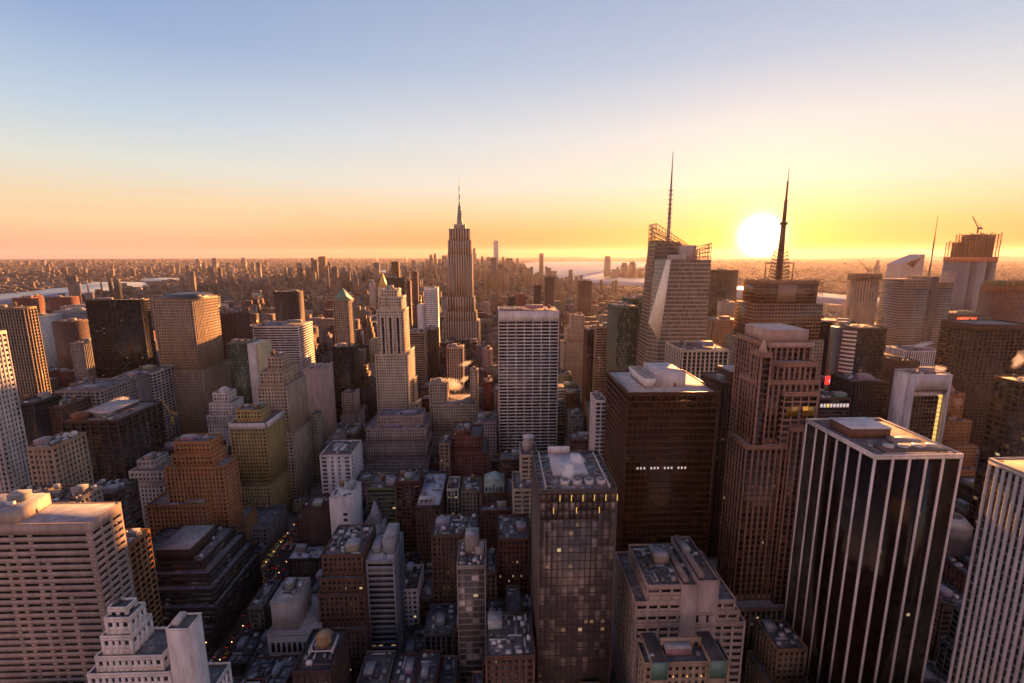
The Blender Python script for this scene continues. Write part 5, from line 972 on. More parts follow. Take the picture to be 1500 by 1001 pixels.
# ---------------------------------------------------------------- ordinary city buildings
PAL=[(0.105, 0.06, 0.044), (0.135, 0.05, 0.034), (0.22, 0.155, 0.105), (0.31, 0.245, 0.175), (0.18, 0.16, 0.15), (0.04, 0.03, 0.027), (0.55, 0.52, 0.49), (0.4, 0.34, 0.26), (0.28, 0.2, 0.175)]
FILL=[
(143.3, 165.3, 211.7, 236.3, 54.8, 2, 0, 1, 2679, 'mid-height tan setback block right of the copper-capped block'),
(-107.9, -83.9, 373.0, 402.3, 68.4, 2, 2, 0, 2058, 'mid-height tan banded flat-topped block right of the thin white slab'),
(-45.4, -27.9, 260.6, 286.8, 28.7, 4, 1, 0, 2030, 'mid-height grey ribbed flat-topped block left of the slim roof-terrace tower'),
(-83.3, -64.5, 373.2, 396.2, 73.8, 1, 3, 0, 2059, 'mid-height red brick gridded flat-topped block left of the white-loggia brick block'),
(259.7, 280.2, 211.7, 239.0, 59.6, 4, 3, 1, 2682, 'mid-height grey gridded setback block below the pale pier tower'),
(-73.2, -57.3, 212.1, 236.6, 40.1, 4, 1, 0, 2019, 'mid-height grey ribbed flat-topped block right of the roof with the big tank'),
(280.5, 302.1, 259.8, 288.0, 41.7, 0, 2, 0, 2689, 'mid-height brown banded flat-topped block left of the pale pier tower'),
(-13.5, 11.3, 340.6, 349.2, 64.8, 1, 0, 0, 2050, 'mid-height red brick flat-topped block above the lit brick warehouse'),
(-137.9, -120.5, 211.4, 241.1, 34.0, 0, 0, 0, 2015, 'mid-height brown flat-topped block left of the roof with the big tank'),
(-167.7, -154.7, 260.2, 284.9, 12.1, 0, 2, 0, 2026, 'low brown banded flat-topped block left of the pale walled corner house'),
(-30.0, -13.4, 373.0, 399.3, 64.2, 3, 0, 0, 2061, 'mid-height beige flat-topped block left of the mint gabled house'),
(-56.7, -43.9, 211.3, 236.2, 38.2, 0, 1, 0, 2020, 'mid-height brown ribbed flat-topped block right of the roof with the big tank'),
(-167.7, -158.2, 293.0, 319.8, 24.8, 3, 4, 0, 2037, 'low beige glassy flat-topped block left of the pale walled corner house'),
(-220.9, -198.3, 743.2, 771.8, 83.1, 0, 1, 3, 1719, 'tall brown ribbed setback block above the little ledged tower'),
(-61.8, -46.0, 259.8, 288.9, 9.9, 4, 0, 0, 2029, 'low grey flat-topped block below the white loggia house'),
(-43.3, -32.0, 211.4, 237.0, 38.9, 1, 0, 0, 2021, 'mid-height red brick flat-topped block left of the brick house with tanks, second nearest'),
(302.7, 312.2, 260.0, 288.7, 53.8, 1, 0, 1, 2690, 'mid-height red brick setback block left of the pale pier tower'),
(-1.5, 27.2, 420.8, 445.5, 69.3, 1, 2, 1, 2069, 'mid-height red brick banded setback block above the beige narrow slab'),
(-8.1, -0.7, 292.4, 320.1, 46.5, 2, 0, 0, 2042, 'mid-height tan flat-topped block left of the lit brick warehouse'),
(-43.8, -30.6, 373.7, 399.1, 65.3, 6, 1, 1, 2060, 'mid-height white ribbed setback block right of the white-loggia brick block'),
(70.1, 112.7, 454.0, 478.3, 74.9, 1, 4, 1, 2080, 'mid-height red brick glassy setback block left of the slim white slab'),
(77.7, 97.9, 502.1, 525.0, 85.0, 4, 4, 1, 2085, 'tall grey glassy setback block left of the slim white slab'),
(-53.0, -43.7, 420.5, 435.3, 87.2, 2, 0, 0, 2068, 'tall tan flat-topped block left of the red brick stepped block'),
(-31.4, -22.9, 212.5, 238.4, 34.0, 2, 1, 0, 2022, 'mid-height tan ribbed flat-topped block left of the brick house with tanks'),
(82.0, 112.7, 582.6, 607.0, 83.5, 0, 0, 2, 2098, 'tall brown setback block above the slim white slab'),
(-205.4, -198.3, 514.0, 530.9, 84.0, 3, 0, 0, 1695, 'tall beige flat-topped block right of the beige pier tower'),
(67.4, 81.9, 534.3, 562.5, 85.1, 3, 2, 1, 2090, 'tall beige banded setback block left of the slim white slab'),
(-134.9, -108.5, 372.4, 398.1, 51.1, 0, 0, 2, 2057, 'mid-height brown setback block right of the thin white slab'),
(417.3, 448.0, 372.5, 402.5, 55.5, 5, 2, 0, 3265, 'mid-height near-black banded flat-topped block above the octagonal hall'),
(5.5, 14.3, 260.5, 285.0, 42.4, 2, 0, 0, 2033, 'mid-height tan flat-topped block right of the slim roof-terrace tower'),
(-154.1, -143.6, 259.9, 288.3, 12.3, 0, 0, 0, 2027, 'low brown flat-topped block left of the pale walled corner house'),
(-52.8, -44.5, 292.0, 315.4, 28.3, 1, 4, 0, 2041, 'mid-height red brick glassy flat-topped block right of the white loggia house'),
(-86.7, -44.5, 903.5, 930.4, 96.2, 5, 3, 2, 2170, 'tall near-black gridded setback block above the pale round-topped tower'),
(-157.6, -145.1, 292.2, 319.3, 25.0, 5, 0, 0, 2038, 'low near-black flat-topped block left of the pale walled corner house'),
(-709.6, -680.2, 774.9, 798.9, 72.0, 1, 0, 1, 895, 'mid-height red brick setback block left of the white-edged tower'),
(-6.6, 4.9, 260.6, 285.7, 32.3, 0, 0, 0, 2032, 'mid-height brown flat-topped block right of the slim roof-terrace tower'),
(-323.7, -304.1, 1177.4, 1206.4, 106.0, 2, 0, 3, 1765, 'tall tan setback block right of the green-peaked tower'),
(-231.9, -198.3, 855.7, 884.1, 105.1, 7, 1, 1, 1734, 'tall cream ribbed setback block left of the three-stripe tower'),
(-105.5, -77.6, 856.4, 882.4, 100.5, 1, 1, 1, 2161, 'tall red brick ribbed setback block right of the brown slim slab'),
(98.5, 112.7, 501.8, 527.1, 93.0, 2, 0, 1, 2086, 'tall tan setback block left of the slim white slab'),
(-167.7, -152.6, 502.2, 529.5, 65.9, 0, 0, 0, 2081, 'mid-height brown flat-topped block below the little ledged tower'),
(-119.9, -109.9, 211.8, 235.9, 39.6, 1, 0, 0, 2016, 'mid-height red brick flat-topped block left of the roof with the big tank'),
(-27.3, -7.2, 260.4, 286.9, 31.9, 0, 0, 0, 2031, 'mid-height brown flat-topped block below the slim roof-terrace tower'),
(-167.7, -154.0, 456.8, 479.4, 79.5, 4, 0, 1, 2073, 'tall grey setback block above the white slab house'),
(-108.9, -65.0, 340.9, 368.0, 12.7, 4, 0, 0, 2047, 'low grey flat-topped block left of the u-roof brick block'),
(-20.7, 12.3, 903.6, 927.9, 91.2, 4, 0, 3, 2172, 'tall grey setback block right of the pale round-topped tower'),
(-15.1, 17.3, 743.8, 766.4, 82.4, 4, 0, 1, 2131, 'tall grey setback block above the slim red house'),
(14.9, 36.9, 260.3, 289.1, 32.2, 1, 0, 0, 2034, 'mid-height red brick flat-topped block right of the slim roof-terrace tower'),
(-167.7, -153.6, 372.5, 397.5, 42.5, 1, 0, 0, 2055, 'mid-height red brick flat-topped block left of the dark fronted wing'),
(91.7, 112.7, 694.8, 723.9, 81.7, 3, 4, 0, 2124, 'tall beige glassy flat-topped block left of the slim amber tower'),
(-2.7, 23.8, 582.6, 609.8, 92.2, 4, 0, 0, 2095, 'tall grey flat-topped block below the slim red house'),
(236.3, 259.1, 211.9, 241.2, 18.2, 4, 0, 0, 2681, 'low grey flat-topped block below the pale pier tower'),
(-108.7, -80.3, 619.2, 641.4, 67.7, 1, 0, 1, 2099, 'mid-height red brick setback block left of the beige stepped mid block, nearest'),
(-205.4, -198.3, 453.6, 473.3, 12.5, 7, 0, 0, 1692, 'low cream flat-topped block above the dark fronted wing'),
(-210.6, -198.3, 372.4, 387.2, 10.5, 2, 2, 0, 1685, 'low tan banded flat-topped block below the corniced stone block'),
(-23.2, -7.2, 776.1, 803.9, 103.0, 8, 0, 0, 2142, 'tall pinkish flat-topped block right of the pale round-topped tower'),
(-70.3, -40.2, 501.2, 528.8, 51.4, 1, 4, 2, 2082, 'mid-height red brick glassy setback block left of the red brick stepped block'),
(56.7, 112.7, 613.8, 642.5, 81.9, 6, 2, 0, 2105, 'tall white banded flat-topped block below the slim amber tower'),
(-132.8, -106.5, 421.9, 445.8, 49.8, 8, 0, 0, 2065, 'mid-height pinkish flat-topped block right of the white slab house'),
(-41.4, -15.7, 742.8, 766.4, 76.4, 0, 0, 0, 2130, 'tall brown flat-topped block above the slim red house'),
(-43.5, -29.9, 984.5, 1008.8, 70.2, 4, 0, 0, 2195, 'mid-height grey flat-topped block right of the pale round-topped tower'),
(-127.5, -114.6, 292.4, 315.2, 35.0, 5, 0, 0, 2040, 'mid-height near-black flat-topped block below the white flat shed'),
(-241.0, -215.2, 775.9, 804.3, 102.5, 4, 0, 1, 1723, 'tall grey setback block right of the dark glass box'),
(-366.8, -354.3, 1017.7, 1044.9, 87.8, 3, 0, 1, 1461, 'tall beige setback block below the green-peaked tower'),
(236.3, 290.2, 1950.7, 1974.4, 106.1, 2, 0, 1, 3055, 'tall tan setback block right of the brown midtown slab'),
(-13.2, -6.8, 179.0, 207.7, 53.9, 2, 4, 1, 2008, 'mid-height tan glassy setback block left of the brick house with tanks'),
(8.6, 17.7, 372.5, 400.4, 61.3, 0, 2, 0, 2062, 'mid-height brown banded flat-topped block right of the mint gabled house'),
(-8.1, 14.7, 466.4, 480.1, 47.3, 0, 0, 1, 2077, 'mid-height brown setback block right of the red brick stepped block'),
(-69.9, -42.0, 743.4, 772.4, 78.7, 2, 0, 1, 2129, 'tall tan setback block right of the pale round-topped tower'),
(-117.7, -84.6, 694.3, 720.8, 63.2, 1, 0, 1, 2115, 'mid-height red brick setback block left of the beige stepped mid block, second nearest'),
(-323.7, -278.0, 985.2, 1011.0, 103.7, 1, 4, 1, 1745, 'tall red brick glassy setback block right of the green-peaked tower'),
(-680.0, -655.3, 695.3, 722.0, 76.6, 2, 4, 0, 889, 'tall tan glassy flat-topped block left of the reddish flank'),
(-323.7, -306.2, 823.2, 851.3, 92.3, 5, 3, 3, 1725, 'tall near-black gridded setback block left of the dark glass box'),
(-720.7, -698.3, 1903.0, 1927.1, 109.3, 2, 0, 3, 1004, 'tall tan setback block right of the bronze slab, second nearest'),
(-123.1, -110.9, 180.4, 204.4, 57.0, 1, 0, 1, 2001, 'mid-height red brick setback block left of the roof with the big tank'),
(-427.3, -389.6, 1177.3, 1207.2, 101.9, 2, 0, 0, 1480, 'tall tan flat-topped block left of the green-peaked tower'),
(258.1, 285.2, 1177.6, 1201.1, 108.9, 3, 1, 0, 2888, 'tall beige ribbed flat-topped block above the dark green tower'),
(-64.4, -40.5, 340.4, 349.2, 13.8, 2, 3, 0, 2048, 'low tan gridded flat-topped block left of the u-roof brick block'),
(-594.3, -564.0, 662.3, 691.1, 82.6, 2, 0, 1, 1136, 'tall tan setback block left of the arched grey block'),
(-29.3, -8.3, 984.7, 1013.9, 91.7, 4, 2, 3, 2196, 'tall grey banded setback block right of the pale round-topped tower'),
(-624.7, -606.7, 1226.7, 1251.2, 109.3, 0, 0, 1, 1196, 'tall brown setback block right of the pinnacled brown tower'),
(-708.6, -679.4, 1789.1, 1816.0, 87.6, 0, 0, 0, 991, 'tall brown flat-topped block right of the bronze slab'),
(182.8, 206.1, 1307.3, 1334.1, 101.4, 2, 0, 2, 2916, 'tall tan setback block below the brown riverside slab, second nearest'),
(345.2, 354.6, 291.8, 317.2, 33.7, 1, 0, 0, 2702, 'mid-height red brick flat-topped block below the octagonal hall'),
(-8.7, -0.1, 223.8, 234.2, 43.4, 1, 0, 0, 2023, 'mid-height red brick flat-topped block left of the brick house with tanks, nearest'),
(-312.0, -268.4, 420.9, 449.8, 82.8, 0, 3, 1, 1686, 'tall brown gridded setback block above the grey windowed block'),
(-422.4, -400.1, 1145.2, 1173.6, 81.8, 4, 0, 0, 1476, 'tall grey flat-topped block left of the green-peaked tower, nearest'),
(1408.0, 1467.1, 1982.3, 2008.9, 46.3, 3, 0, 0, 4868, 'mid-height beige flat-topped block above the fluted dark block'),
(-41.2, -17.5, 694.7, 719.0, 54.4, 4, 0, 0, 2118, 'mid-height grey flat-topped block left of the slim red house'),
(-255.9, -198.3, 614.8, 641.2, 29.6, 8, 0, 0, 1708, 'mid-height pinkish flat-topped block below the little ledged tower'),
(-0.4, 28.4, 1547.6, 1577.4, 109.1, 0, 0, 2, 2332, 'tall brown setback block left of the rust slab'),
(-167.7, -152.6, 533.6, 556.7, 59.2, 3, 3, 0, 2087, 'mid-height beige gridded flat-topped block below the little ledged tower'),
(-374.5, -354.3, 937.2, 963.9, 101.7, 1, 0, 2, 1453, 'tall red brick setback block right of the banded office block'),
(-624.7, -604.5, 1306.3, 1332.2, 98.5, 4, 0, 0, 1203, 'tall grey flat-topped block left of the bronze slab'),
(-764.7, -710.2, 775.7, 799.2, 74.0, 1, 1, 0, 894, 'mid-height red brick ribbed flat-topped block left of the white-edged tower'),
(-1297.7, -1266.9, 2434.3, 2461.1, 72.7, 2, 1, 0, 160, 'mid-height tan ribbed flat-topped block above the pinnacled brown tower'),
(156.7, 182.2, 1307.0, 1332.2, 95.3, 1, 0, 1, 2915, 'tall red brick setback block above the pale stepped tower'),
(350.4, 373.9, 1741.1, 1765.8, 74.1, 2, 0, 0, 3018, 'mid-height tan flat-topped block below the brown riverside slab'),
(-474.7, -444.3, 1339.1, 1362.7, 106.4, 1, 1, 0, 1498, 'tall red brick ribbed flat-topped block left of the green-peaked tower'),
(-49.5, -24.5, 1741.3, 1769.7, 86.1, 3, 3, 0, 2379, 'tall beige gridded flat-topped block left of the rust slab'),
(-474.7, -444.4, 1226.4, 1252.5, 97.8, 8, 0, 0, 1483, 'tall pinkish flat-topped block left of the green-peaked tower'),
(22.9, 35.1, 292.8, 315.0, 37.8, 3, 0, 0, 2043, 'mid-height beige flat-topped block below the lit brick warehouse'),
(-167.7, -155.0, 212.7, 236.2, 38.6, 0, 0, 0, 2013, 'mid-height brown flat-topped block right of the white stepped tower'),
(235.9, 263.8, 1629.0, 1653.5, 88.9, 4, 0, 0, 2988, 'tall grey flat-topped block left of the brown riverside slab'),
(-218.7, -198.3, 696.8, 719.7, 30.4, 1, 1, 0, 1716, 'mid-height red brick ribbed flat-topped block right of the little ledged tower'),
(-847.4, -819.3, 1741.9, 1768.7, 71.7, 2, 1, 2, 706, 'mid-height tan ribbed setback block left of the bronze slab'),
(143.3, 165.2, 1065.7, 1091.0, 77.1, 0, 0, 1, 2856, 'tall brown setback block left of the pale stepped tower'),
(-898.9, -869.6, 1789.8, 1815.9, 96.5, 5, 0, 2, 710, 'tall near-black setback block left of the bronze slab'),
(-929.9, -899.5, 1789.7, 1812.6, 90.0, 0, 0, 0, 709, 'tall brown flat-topped block above the pinnacled brown tower'),
(-70.3, -51.5, 824.3, 850.2, 91.9, 2, 0, 1, 2150, 'tall tan setback block above the pale round-topped tower'),
(-300.0, -275.3, 1789.6, 1816.8, 107.0, 2, 0, 1, 1840, 'tall tan setback block right of the lit tall shard'),
(-837.2, -822.8, 1661.7, 1688.8, 87.5, 2, 4, 0, 691, 'tall tan glassy flat-topped block above the pinnacled brown tower'),
(-323.7, -304.7, 936.8, 960.4, 103.3, 0, 2, 3, 1740, 'tall brown banded setback block below the green-peaked tower'),
(-445.3, -415.4, 1548.4, 1573.8, 81.2, 2, 1, 2, 1521, 'tall tan ribbed setback block right of the green-peaked tower'),
(-624.7, -573.9, 1789.5, 1815.2, 90.3, 1, 0, 0, 1255, 'tall red brick flat-topped block above the green-peaked tower'),
(173.6, 219.2, 1628.4, 1651.8, 101.7, 3, 2, 0, 2986, 'tall beige banded flat-topped block below the brown midtown slab'),
(-23.0, 9.9, 1258.8, 1286.0, 64.2, 2, 0, 1, 2259, 'mid-height tan setback block below the rust slab'),
(372.8, 386.7, 341.8, 367.6, 55.6, 0, 0, 0, 2710, 'mid-height brown flat-topped block above the octagonal hall'),
(143.3, 151.6, 615.0, 639.3, 85.0, 1, 0, 0, 2754, 'tall red brick flat-topped block below the slim amber tower'),
(-91.3, -39.8, 2466.6, 2492.4, 56.1, 2, 0, 3, 2562, 'mid-height tan setback block right of the spired skyscraper'),
(-624.7, -608.3, 856.4, 885.3, 106.1, 4, 0, 0, 1156, 'tall grey flat-topped block left of the tall tan tower'),
(243.6, 272.1, 1660.6, 1689.8, 104.8, 4, 0, 1, 2997, 'tall grey setback block left of the brown riverside slab'),
(-10.3, 20.5, 1902.2, 1931.3, 92.6, 1, 3, 3, 2423, 'tall red brick gridded setback block left of the rust slab'),
(-21.2, 12.2, 1017.3, 1045.5, 87.3, 4, 0, 1, 2206, 'tall grey setback block below the rust slab'),
(195.2, 207.4, 260.2, 287.7, 22.6, 8, 0, 0, 2684, 'low pinkish flat-topped block left of the white-striped black tower'),
(-88.9, -43.7, 462.0, 481.9, 32.6, 0, 0, 0, 2076, 'mid-height brown flat-topped block left of the red brick stepped block'),
(-290.9, -277.6, 453.0, 480.9, 70.1, 1, 2, 1, 1690, 'mid-height red brick banded setback block left of the yellow tower'),
(-918.2, -889.1, 1982.6, 2005.6, 93.0, 0, 4, 0, 742, 'tall brown glassy flat-topped block left of the bronze slab'),
(244.5, 300.1, 1419.7, 1447.2, 71.9, 0, 0, 1, 2946, 'mid-height brown setback block below the brown riverside slab'),
(-167.7, -152.3, 341.3, 364.8, 12.1, 1, 0, 0, 2046, 'low red brick flat-topped block left of the white flat shed'),
(-368.1, -354.3, 1226.5, 1254.7, 92.6, 1, 3, 0, 1487, 'tall red brick gridded flat-topped block right of the green-peaked tower'),
(-367.8, -354.3, 1064.9, 1088.7, 104.5, 1, 3, 0, 1468, 'tall red brick gridded flat-topped block left of the green-peaked tower'),
(-167.7, -120.5, 1306.3, 1332.9, 88.9, 1, 0, 2, 2263, 'tall red brick setback block below the white gridded tower'),
(-692.2, -670.1, 1951.0, 1974.8, 86.5, 3, 1, 2, 1011, 'tall beige ribbed setback block above the green-peaked tower'),
(491.9, 498.3, 452.9, 479.8, 56.9, 4, 0, 0, 3272, 'mid-height grey flat-topped block left of the dark window-grid tower'),
(-15.1, 5.2, 1499.6, 1528.9, 67.9, 4, 3, 1, 2321, 'mid-height grey gridded setback block left of the rust slab'),
(-406.6, -372.2, 984.8, 1010.2, 109.9, 5, 2, 0, 1456, 'tall near-black banded flat-topped block left of the green-peaked tower'),
(-596.9, -561.5, 2224.8, 2247.5, 74.8, 0, 0, 2, 1303, 'mid-height brown setback block below the white clock tower, nearest'),
(566.1, 592.4, 2514.8, 2542.5, 54.6, 0, 0, 0, 3700, 'mid-height brown flat-topped block left of the taller green tower, second nearest'),
(19.7, 66.8, 2144.4, 2172.9, 69.4, 0, 2, 0, 2488, 'mid-height brown banded flat-topped block left of the rust slab, nearest'),
(-624.7, -594.6, 694.8, 723.4, 74.9, 5, 0, 1, 1140, 'mid-height near-black setback block left of the arched grey block'),
(-1174.7, -1126.9, 2352.5, 2378.8, 72.7, 7, 0, 1, 450, 'mid-height cream setback block left of the bronze slab'),
(417.3, 460.8, 2111.3, 2138.7, 54.5, 1, 0, 2, 3609, 'mid-height red brick setback block right of the brown riverside slab'),
(182.8, 209.9, 1983.5, 2012.1, 108.9, 4, 4, 1, 3061, 'tall grey glassy setback block right of the second brown slab'),
(-380.7, -354.3, 1258.5, 1285.6, 90.9, 7, 0, 2, 1492, 'tall cream setback block right of the green-peaked tower'),
(-909.4, -884.6, 1741.9, 1770.6, 69.6, 0, 3, 1, 704, 'mid-height brown gridded setback block above the pinnacled brown tower'),
(-63.4, -42.5, 936.8, 965.2, 84.0, 1, 0, 2, 2182, 'tall red brick setback block right of the pale round-topped tower'),
(-222.8, -198.3, 1741.0, 1765.7, 90.5, 4, 0, 3, 1838, 'tall grey setback block right of the white gridded tower'),
(-323.7, -297.2, 903.7, 930.0, 63.7, 6, 0, 3, 1735, 'mid-height white setback block left of the dark glass box'),
(-514.5, -505.3, 1306.2, 1332.4, 95.8, 2, 0, 1, 1207, 'tall tan setback block right of the bronze slab, nearest'),
(-950.1, -930.9, 1709.4, 1734.0, 71.8, 8, 1, 2, 695, 'mid-height pinkish ribbed setback block above the pinnacled brown tower'),
(-72.4, -16.8, 1661.6, 1685.1, 57.6, 5, 0, 0, 2357, 'mid-height near-black flat-topped block left of the rust slab'),
(-41.6, -12.8, 1628.0, 1656.8, 56.2, 0, 2, 1, 2348, 'mid-height brown banded setback block left of the rust slab'),
(37.4, 69.5, 453.5, 477.7, 54.8, 4, 0, 0, 2079, 'mid-height grey flat-topped block above the beige narrow slab'),
(-276.8, -259.5, 1708.8, 1736.9, 52.1, 1, 0, 0, 1831, 'mid-height red brick flat-topped block left of the white gridded tower'),
(-277.0, -252.7, 454.2, 476.8, 69.0, 0, 2, 3, 1691, 'mid-height brown banded setback block left of the yellow tower'),
(-570.1, -548.9, 1097.1, 1124.5, 97.6, 0, 1, 0, 1184, 'tall brown ribbed flat-topped block right of the pinnacled brown tower'),
(-68.1, -33.7, 1468.0, 1493.1, 47.5, 1, 1, 2, 2307, 'mid-height red brick ribbed setback block left of the rust slab'),
(-154.4, -138.5, 211.6, 238.7, 23.4, 3, 0, 0, 2014, 'low beige flat-topped block left of the roof with the big tank'),
(-378.6, -354.3, 1338.7, 1362.8, 91.1, 0, 0, 3, 1501, 'tall brown setback block right of the green-peaked tower'),
(-386.3, -366.6, 533.3, 560.9, 43.4, 0, 2, 0, 1409, 'mid-height brown banded flat-topped block right of the dark office block'),
(-964.7, -946.7, 1982.6, 2011.6, 81.2, 2, 0, 3, 740, 'tall tan setback block left of the bronze slab'),
(-1021.7, -995.3, 1902.0, 1928.9, 57.8, 4, 0, 0, 391, 'mid-height grey flat-topped block above the pinnacled brown tower'),
(-51.0, -1.0, 1548.9, 1576.2, 49.8, 3, 0, 0, 2331, 'mid-height beige flat-topped block left of the rust slab'),
(-273.8, -258.9, 1065.2, 1094.1, 87.3, 1, 4, 2, 1754, 'tall red brick glassy setback block left of the three-stripe tower'),
(-1053.5, -1033.9, 1500.1, 1527.9, 100.2, 0, 0, 3, 318, 'tall brown setback block right of the black glass slab'),
(-1247.5, -1205.3, 2594.6, 2619.3, 48.8, 0, 0, 2, 182, 'mid-height brown setback block left of the bronze slab'),
(576.3, 616.8, 2272.6, 2299.7, 52.5, 0, 4, 2, 3646, 'mid-height brown glassy setback block left of the taller green tower'),
(236.5, 264.3, 1307.0, 1335.4, 72.5, 1, 0, 1, 2918, 'mid-height red brick setback block below the brown riverside slab'),
(-46.9, -15.7, 1500.4, 1523.0, 49.1, 2, 1, 1, 2320, 'mid-height tan ribbed setback block left of the rust slab'),
(-70.9, -37.8, 1306.4, 1335.5, 58.0, 0, 1, 2, 2265, 'mid-height brown ribbed setback block above the pale round-topped tower'),
(-237.8, -224.1, 1982.9, 2011.5, 106.3, 0, 0, 1, 1867, 'tall brown setback block above the white gridded tower'),
(-278.9, -251.0, 1467.6, 1496.6, 107.9, 3, 4, 0, 1801, 'tall beige glassy flat-topped block below the lit amber shard'),
(-682.6, -655.3, 1708.6, 1736.3, 59.4, 7, 1, 1, 985, 'mid-height cream ribbed setback block right of the bronze slab'),
(-855.3, -809.0, 2112.4, 2139.1, 79.8, 5, 4, 3, 761, 'tall near-black glassy setback block right of the bronze slab'),
(491.3, 510.4, 2273.5, 2299.1, 57.2, 0, 0, 0, 3643, 'mid-height brown flat-topped block right of the brown riverside slab'),
(143.3, 156.2, 2064.0, 2089.2, 66.9, 0, 0, 1, 3077, 'mid-height brown setback block right of the rust slab'),
(-33.1, -14.1, 1467.5, 1492.3, 46.2, 4, 0, 3, 2308, 'mid-height grey setback block left of the rust slab'),
(-5.0, 27.3, 1306.3, 1335.8, 76.5, 0, 3, 2, 2267, 'tall brown gridded setback block left of the rust slab'),
(-98.3, -70.9, 824.4, 851.4, 47.7, 0, 1, 1, 2149, 'mid-height brown ribbed setback block left of the pale round-topped tower'),
(-83.4, -57.7, 775.2, 799.4, 94.4, 0, 2, 0, 2140, 'tall brown banded flat-topped block left of the pale round-topped tower'),
(-214.6, -198.3, 775.4, 798.7, 51.7, 3, 0, 0, 1724, 'mid-height beige flat-topped block right of the little ledged tower'),
(-624.7, -592.2, 1661.2, 1685.1, 50.9, 3, 0, 3, 1240, 'mid-height beige setback block left of the green-peaked tower'),
(156.8, 187.7, 1902.6, 1928.5, 84.4, 2, 0, 3, 3045, 'tall tan setback block below the second brown slab'),
(264.9, 292.0, 1307.2, 1335.7, 73.6, 1, 2, 0, 2919, 'mid-height red brick banded flat-topped block left of the dark green tower'),
(-570.3, -544.6, 1178.7, 1205.0, 96.7, 2, 0, 0, 1193, 'tall tan flat-topped block right of the pinnacled brown tower'),
(-833.5, -815.7, 1710.0, 1731.9, 53.0, 4, 0, 0, 700, 'mid-height grey flat-topped block right of the pinnacled brown tower'),
(1306.3, 1349.8, 1821.8, 1848.7, 22.5, 4, 0, 0, 4830, 'low grey flat-topped block above the fluted dark block'),
(176.1, 202.5, 1226.9, 1249.7, 75.4, 2, 0, 1, 2895, 'tall tan setback block above the pale stepped tower'),
(-167.7, -118.3, 694.7, 723.2, 66.7, 7, 2, 1, 2114, 'mid-height cream banded setback block left of the beige stepped mid block'),
(37.1, 50.7, 179.5, 199.2, 54.8, 2, 2, 1, 2011, 'mid-height tan banded setback block left of the copper-capped block'),
(-523.9, -505.3, 1790.0, 1813.1, 67.4, 2, 2, 0, 1258, 'mid-height tan banded flat-topped block above the green-peaked tower'),
(-682.5, -655.3, 1821.9, 1848.1, 40.2, 0, 1, 0, 997, 'mid-height brown ribbed flat-topped block left of the green-peaked tower'),
(-946.1, -918.8, 1983.7, 2011.7, 75.1, 0, 4, 2, 741, 'tall brown glassy setback block left of the bronze slab'),
(-1039.1, -995.3, 2755.7, 2780.8, 54.4, 2, 4, 0, 515, 'mid-height tan glassy flat-topped block below the lone brown tower'),
(733.2, 753.4, 2675.3, 2698.8, 53.6, 2, 0, 1, 4215, 'mid-height tan setback block above the taller green tower'),
(593.9, 626.8, 2788.7, 2815.1, 47.7, 0, 0, 2, 3763, 'mid-height brown setback block right of the brown riverside slab'),
(537.5, 558.1, 2595.2, 2618.5, 48.3, 2, 0, 0, 3718, 'mid-height tan flat-topped block right of the brown riverside slab'),
(459.8, 494.3, 2144.0, 2169.1, 42.5, 2, 2, 0, 3619, 'mid-height tan banded flat-topped block right of the brown riverside slab'),
(143.3, 167.1, 2144.1, 2172.7, 72.2, 2, 0, 0, 3095, 'mid-height tan flat-topped block left of the second brown slab'),
(63.5, 112.7, 2707.4, 2731.5, 37.9, 1, 3, 0, 2624, 'mid-height red brick gridded flat-topped block left of the rust slab'),
(74.5, 87.2, 1983.6, 2011.9, 92.8, 1, 0, 1, 2446, 'tall red brick setback block left of the rust slab'),
(-474.7, -444.1, 1789.9, 1816.5, 48.1, 0, 0, 3, 1546, 'mid-height brown setback block below the white clock tower, second nearest'),
(-430.1, -402.2, 1097.0, 1124.2, 52.7, 1, 0, 0, 1471, 'mid-height red brick flat-topped block right of the banded office block'),
(-857.0, -827.6, 1821.5, 1845.6, 57.2, 2, 0, 0, 718, 'mid-height tan flat-topped block left of the bronze slab'),
(-820.7, -795.3, 1145.4, 1168.6, 94.4, 4, 2, 3, 610, 'tall grey banded setback block right of the black glass slab'),
(-1265.1, -1235.1, 2273.3, 2299.1, 38.0, 5, 0, 0, 141, 'mid-height near-black flat-topped block above the pinnacled brown tower'),
(-1277.2, -1258.3, 2224.1, 2252.9, 76.9, 8, 2, 0, 135, 'tall pinkish banded flat-topped block above the pinnacled brown tower'),
(-67.1, -41.8, 694.4, 719.3, 52.0, 2, 0, 0, 2117, 'mid-height tan flat-topped block left of the slim red house'),
(-5.1, 1.1, 662.9, 686.1, 50.9, 0, 0, 0, 2110, 'mid-height brown flat-topped block below the slim red house'),
(-218.0, -198.3, 1098.1, 1126.9, 109.2, 4, 1, 0, 1761, 'tall grey ribbed flat-topped block left of the white gridded tower'),
(-474.7, -461.6, 1821.6, 1851.0, 60.0, 1, 3, 1, 1551, 'mid-height red brick gridded setback block below the white clock tower'),
(-1174.7, -1126.6, 1983.5, 2007.1, 89.7, 2, 3, 0, 396, 'tall tan gridded flat-topped block above the pinnacled brown tower'),
(-1079.9, -1053.2, 1902.9, 1931.6, 57.5, 0, 0, 3, 389, 'mid-height brown setback block above the pinnacled brown tower'),
(-1257.7, -1226.1, 2224.0, 2248.0, 36.2, 6, 0, 0, 136, 'mid-height white flat-topped block above the pinnacled brown tower, nearest'),
(272.7, 313.7, 1660.4, 1688.0, 77.3, 2, 0, 1, 2998, 'tall tan setback block below the brown riverside slab, nearest'),
(218.8, 244.1, 1177.9, 1203.8, 80.6, 0, 0, 0, 2886, 'tall brown flat-topped block above the pale stepped tower'),
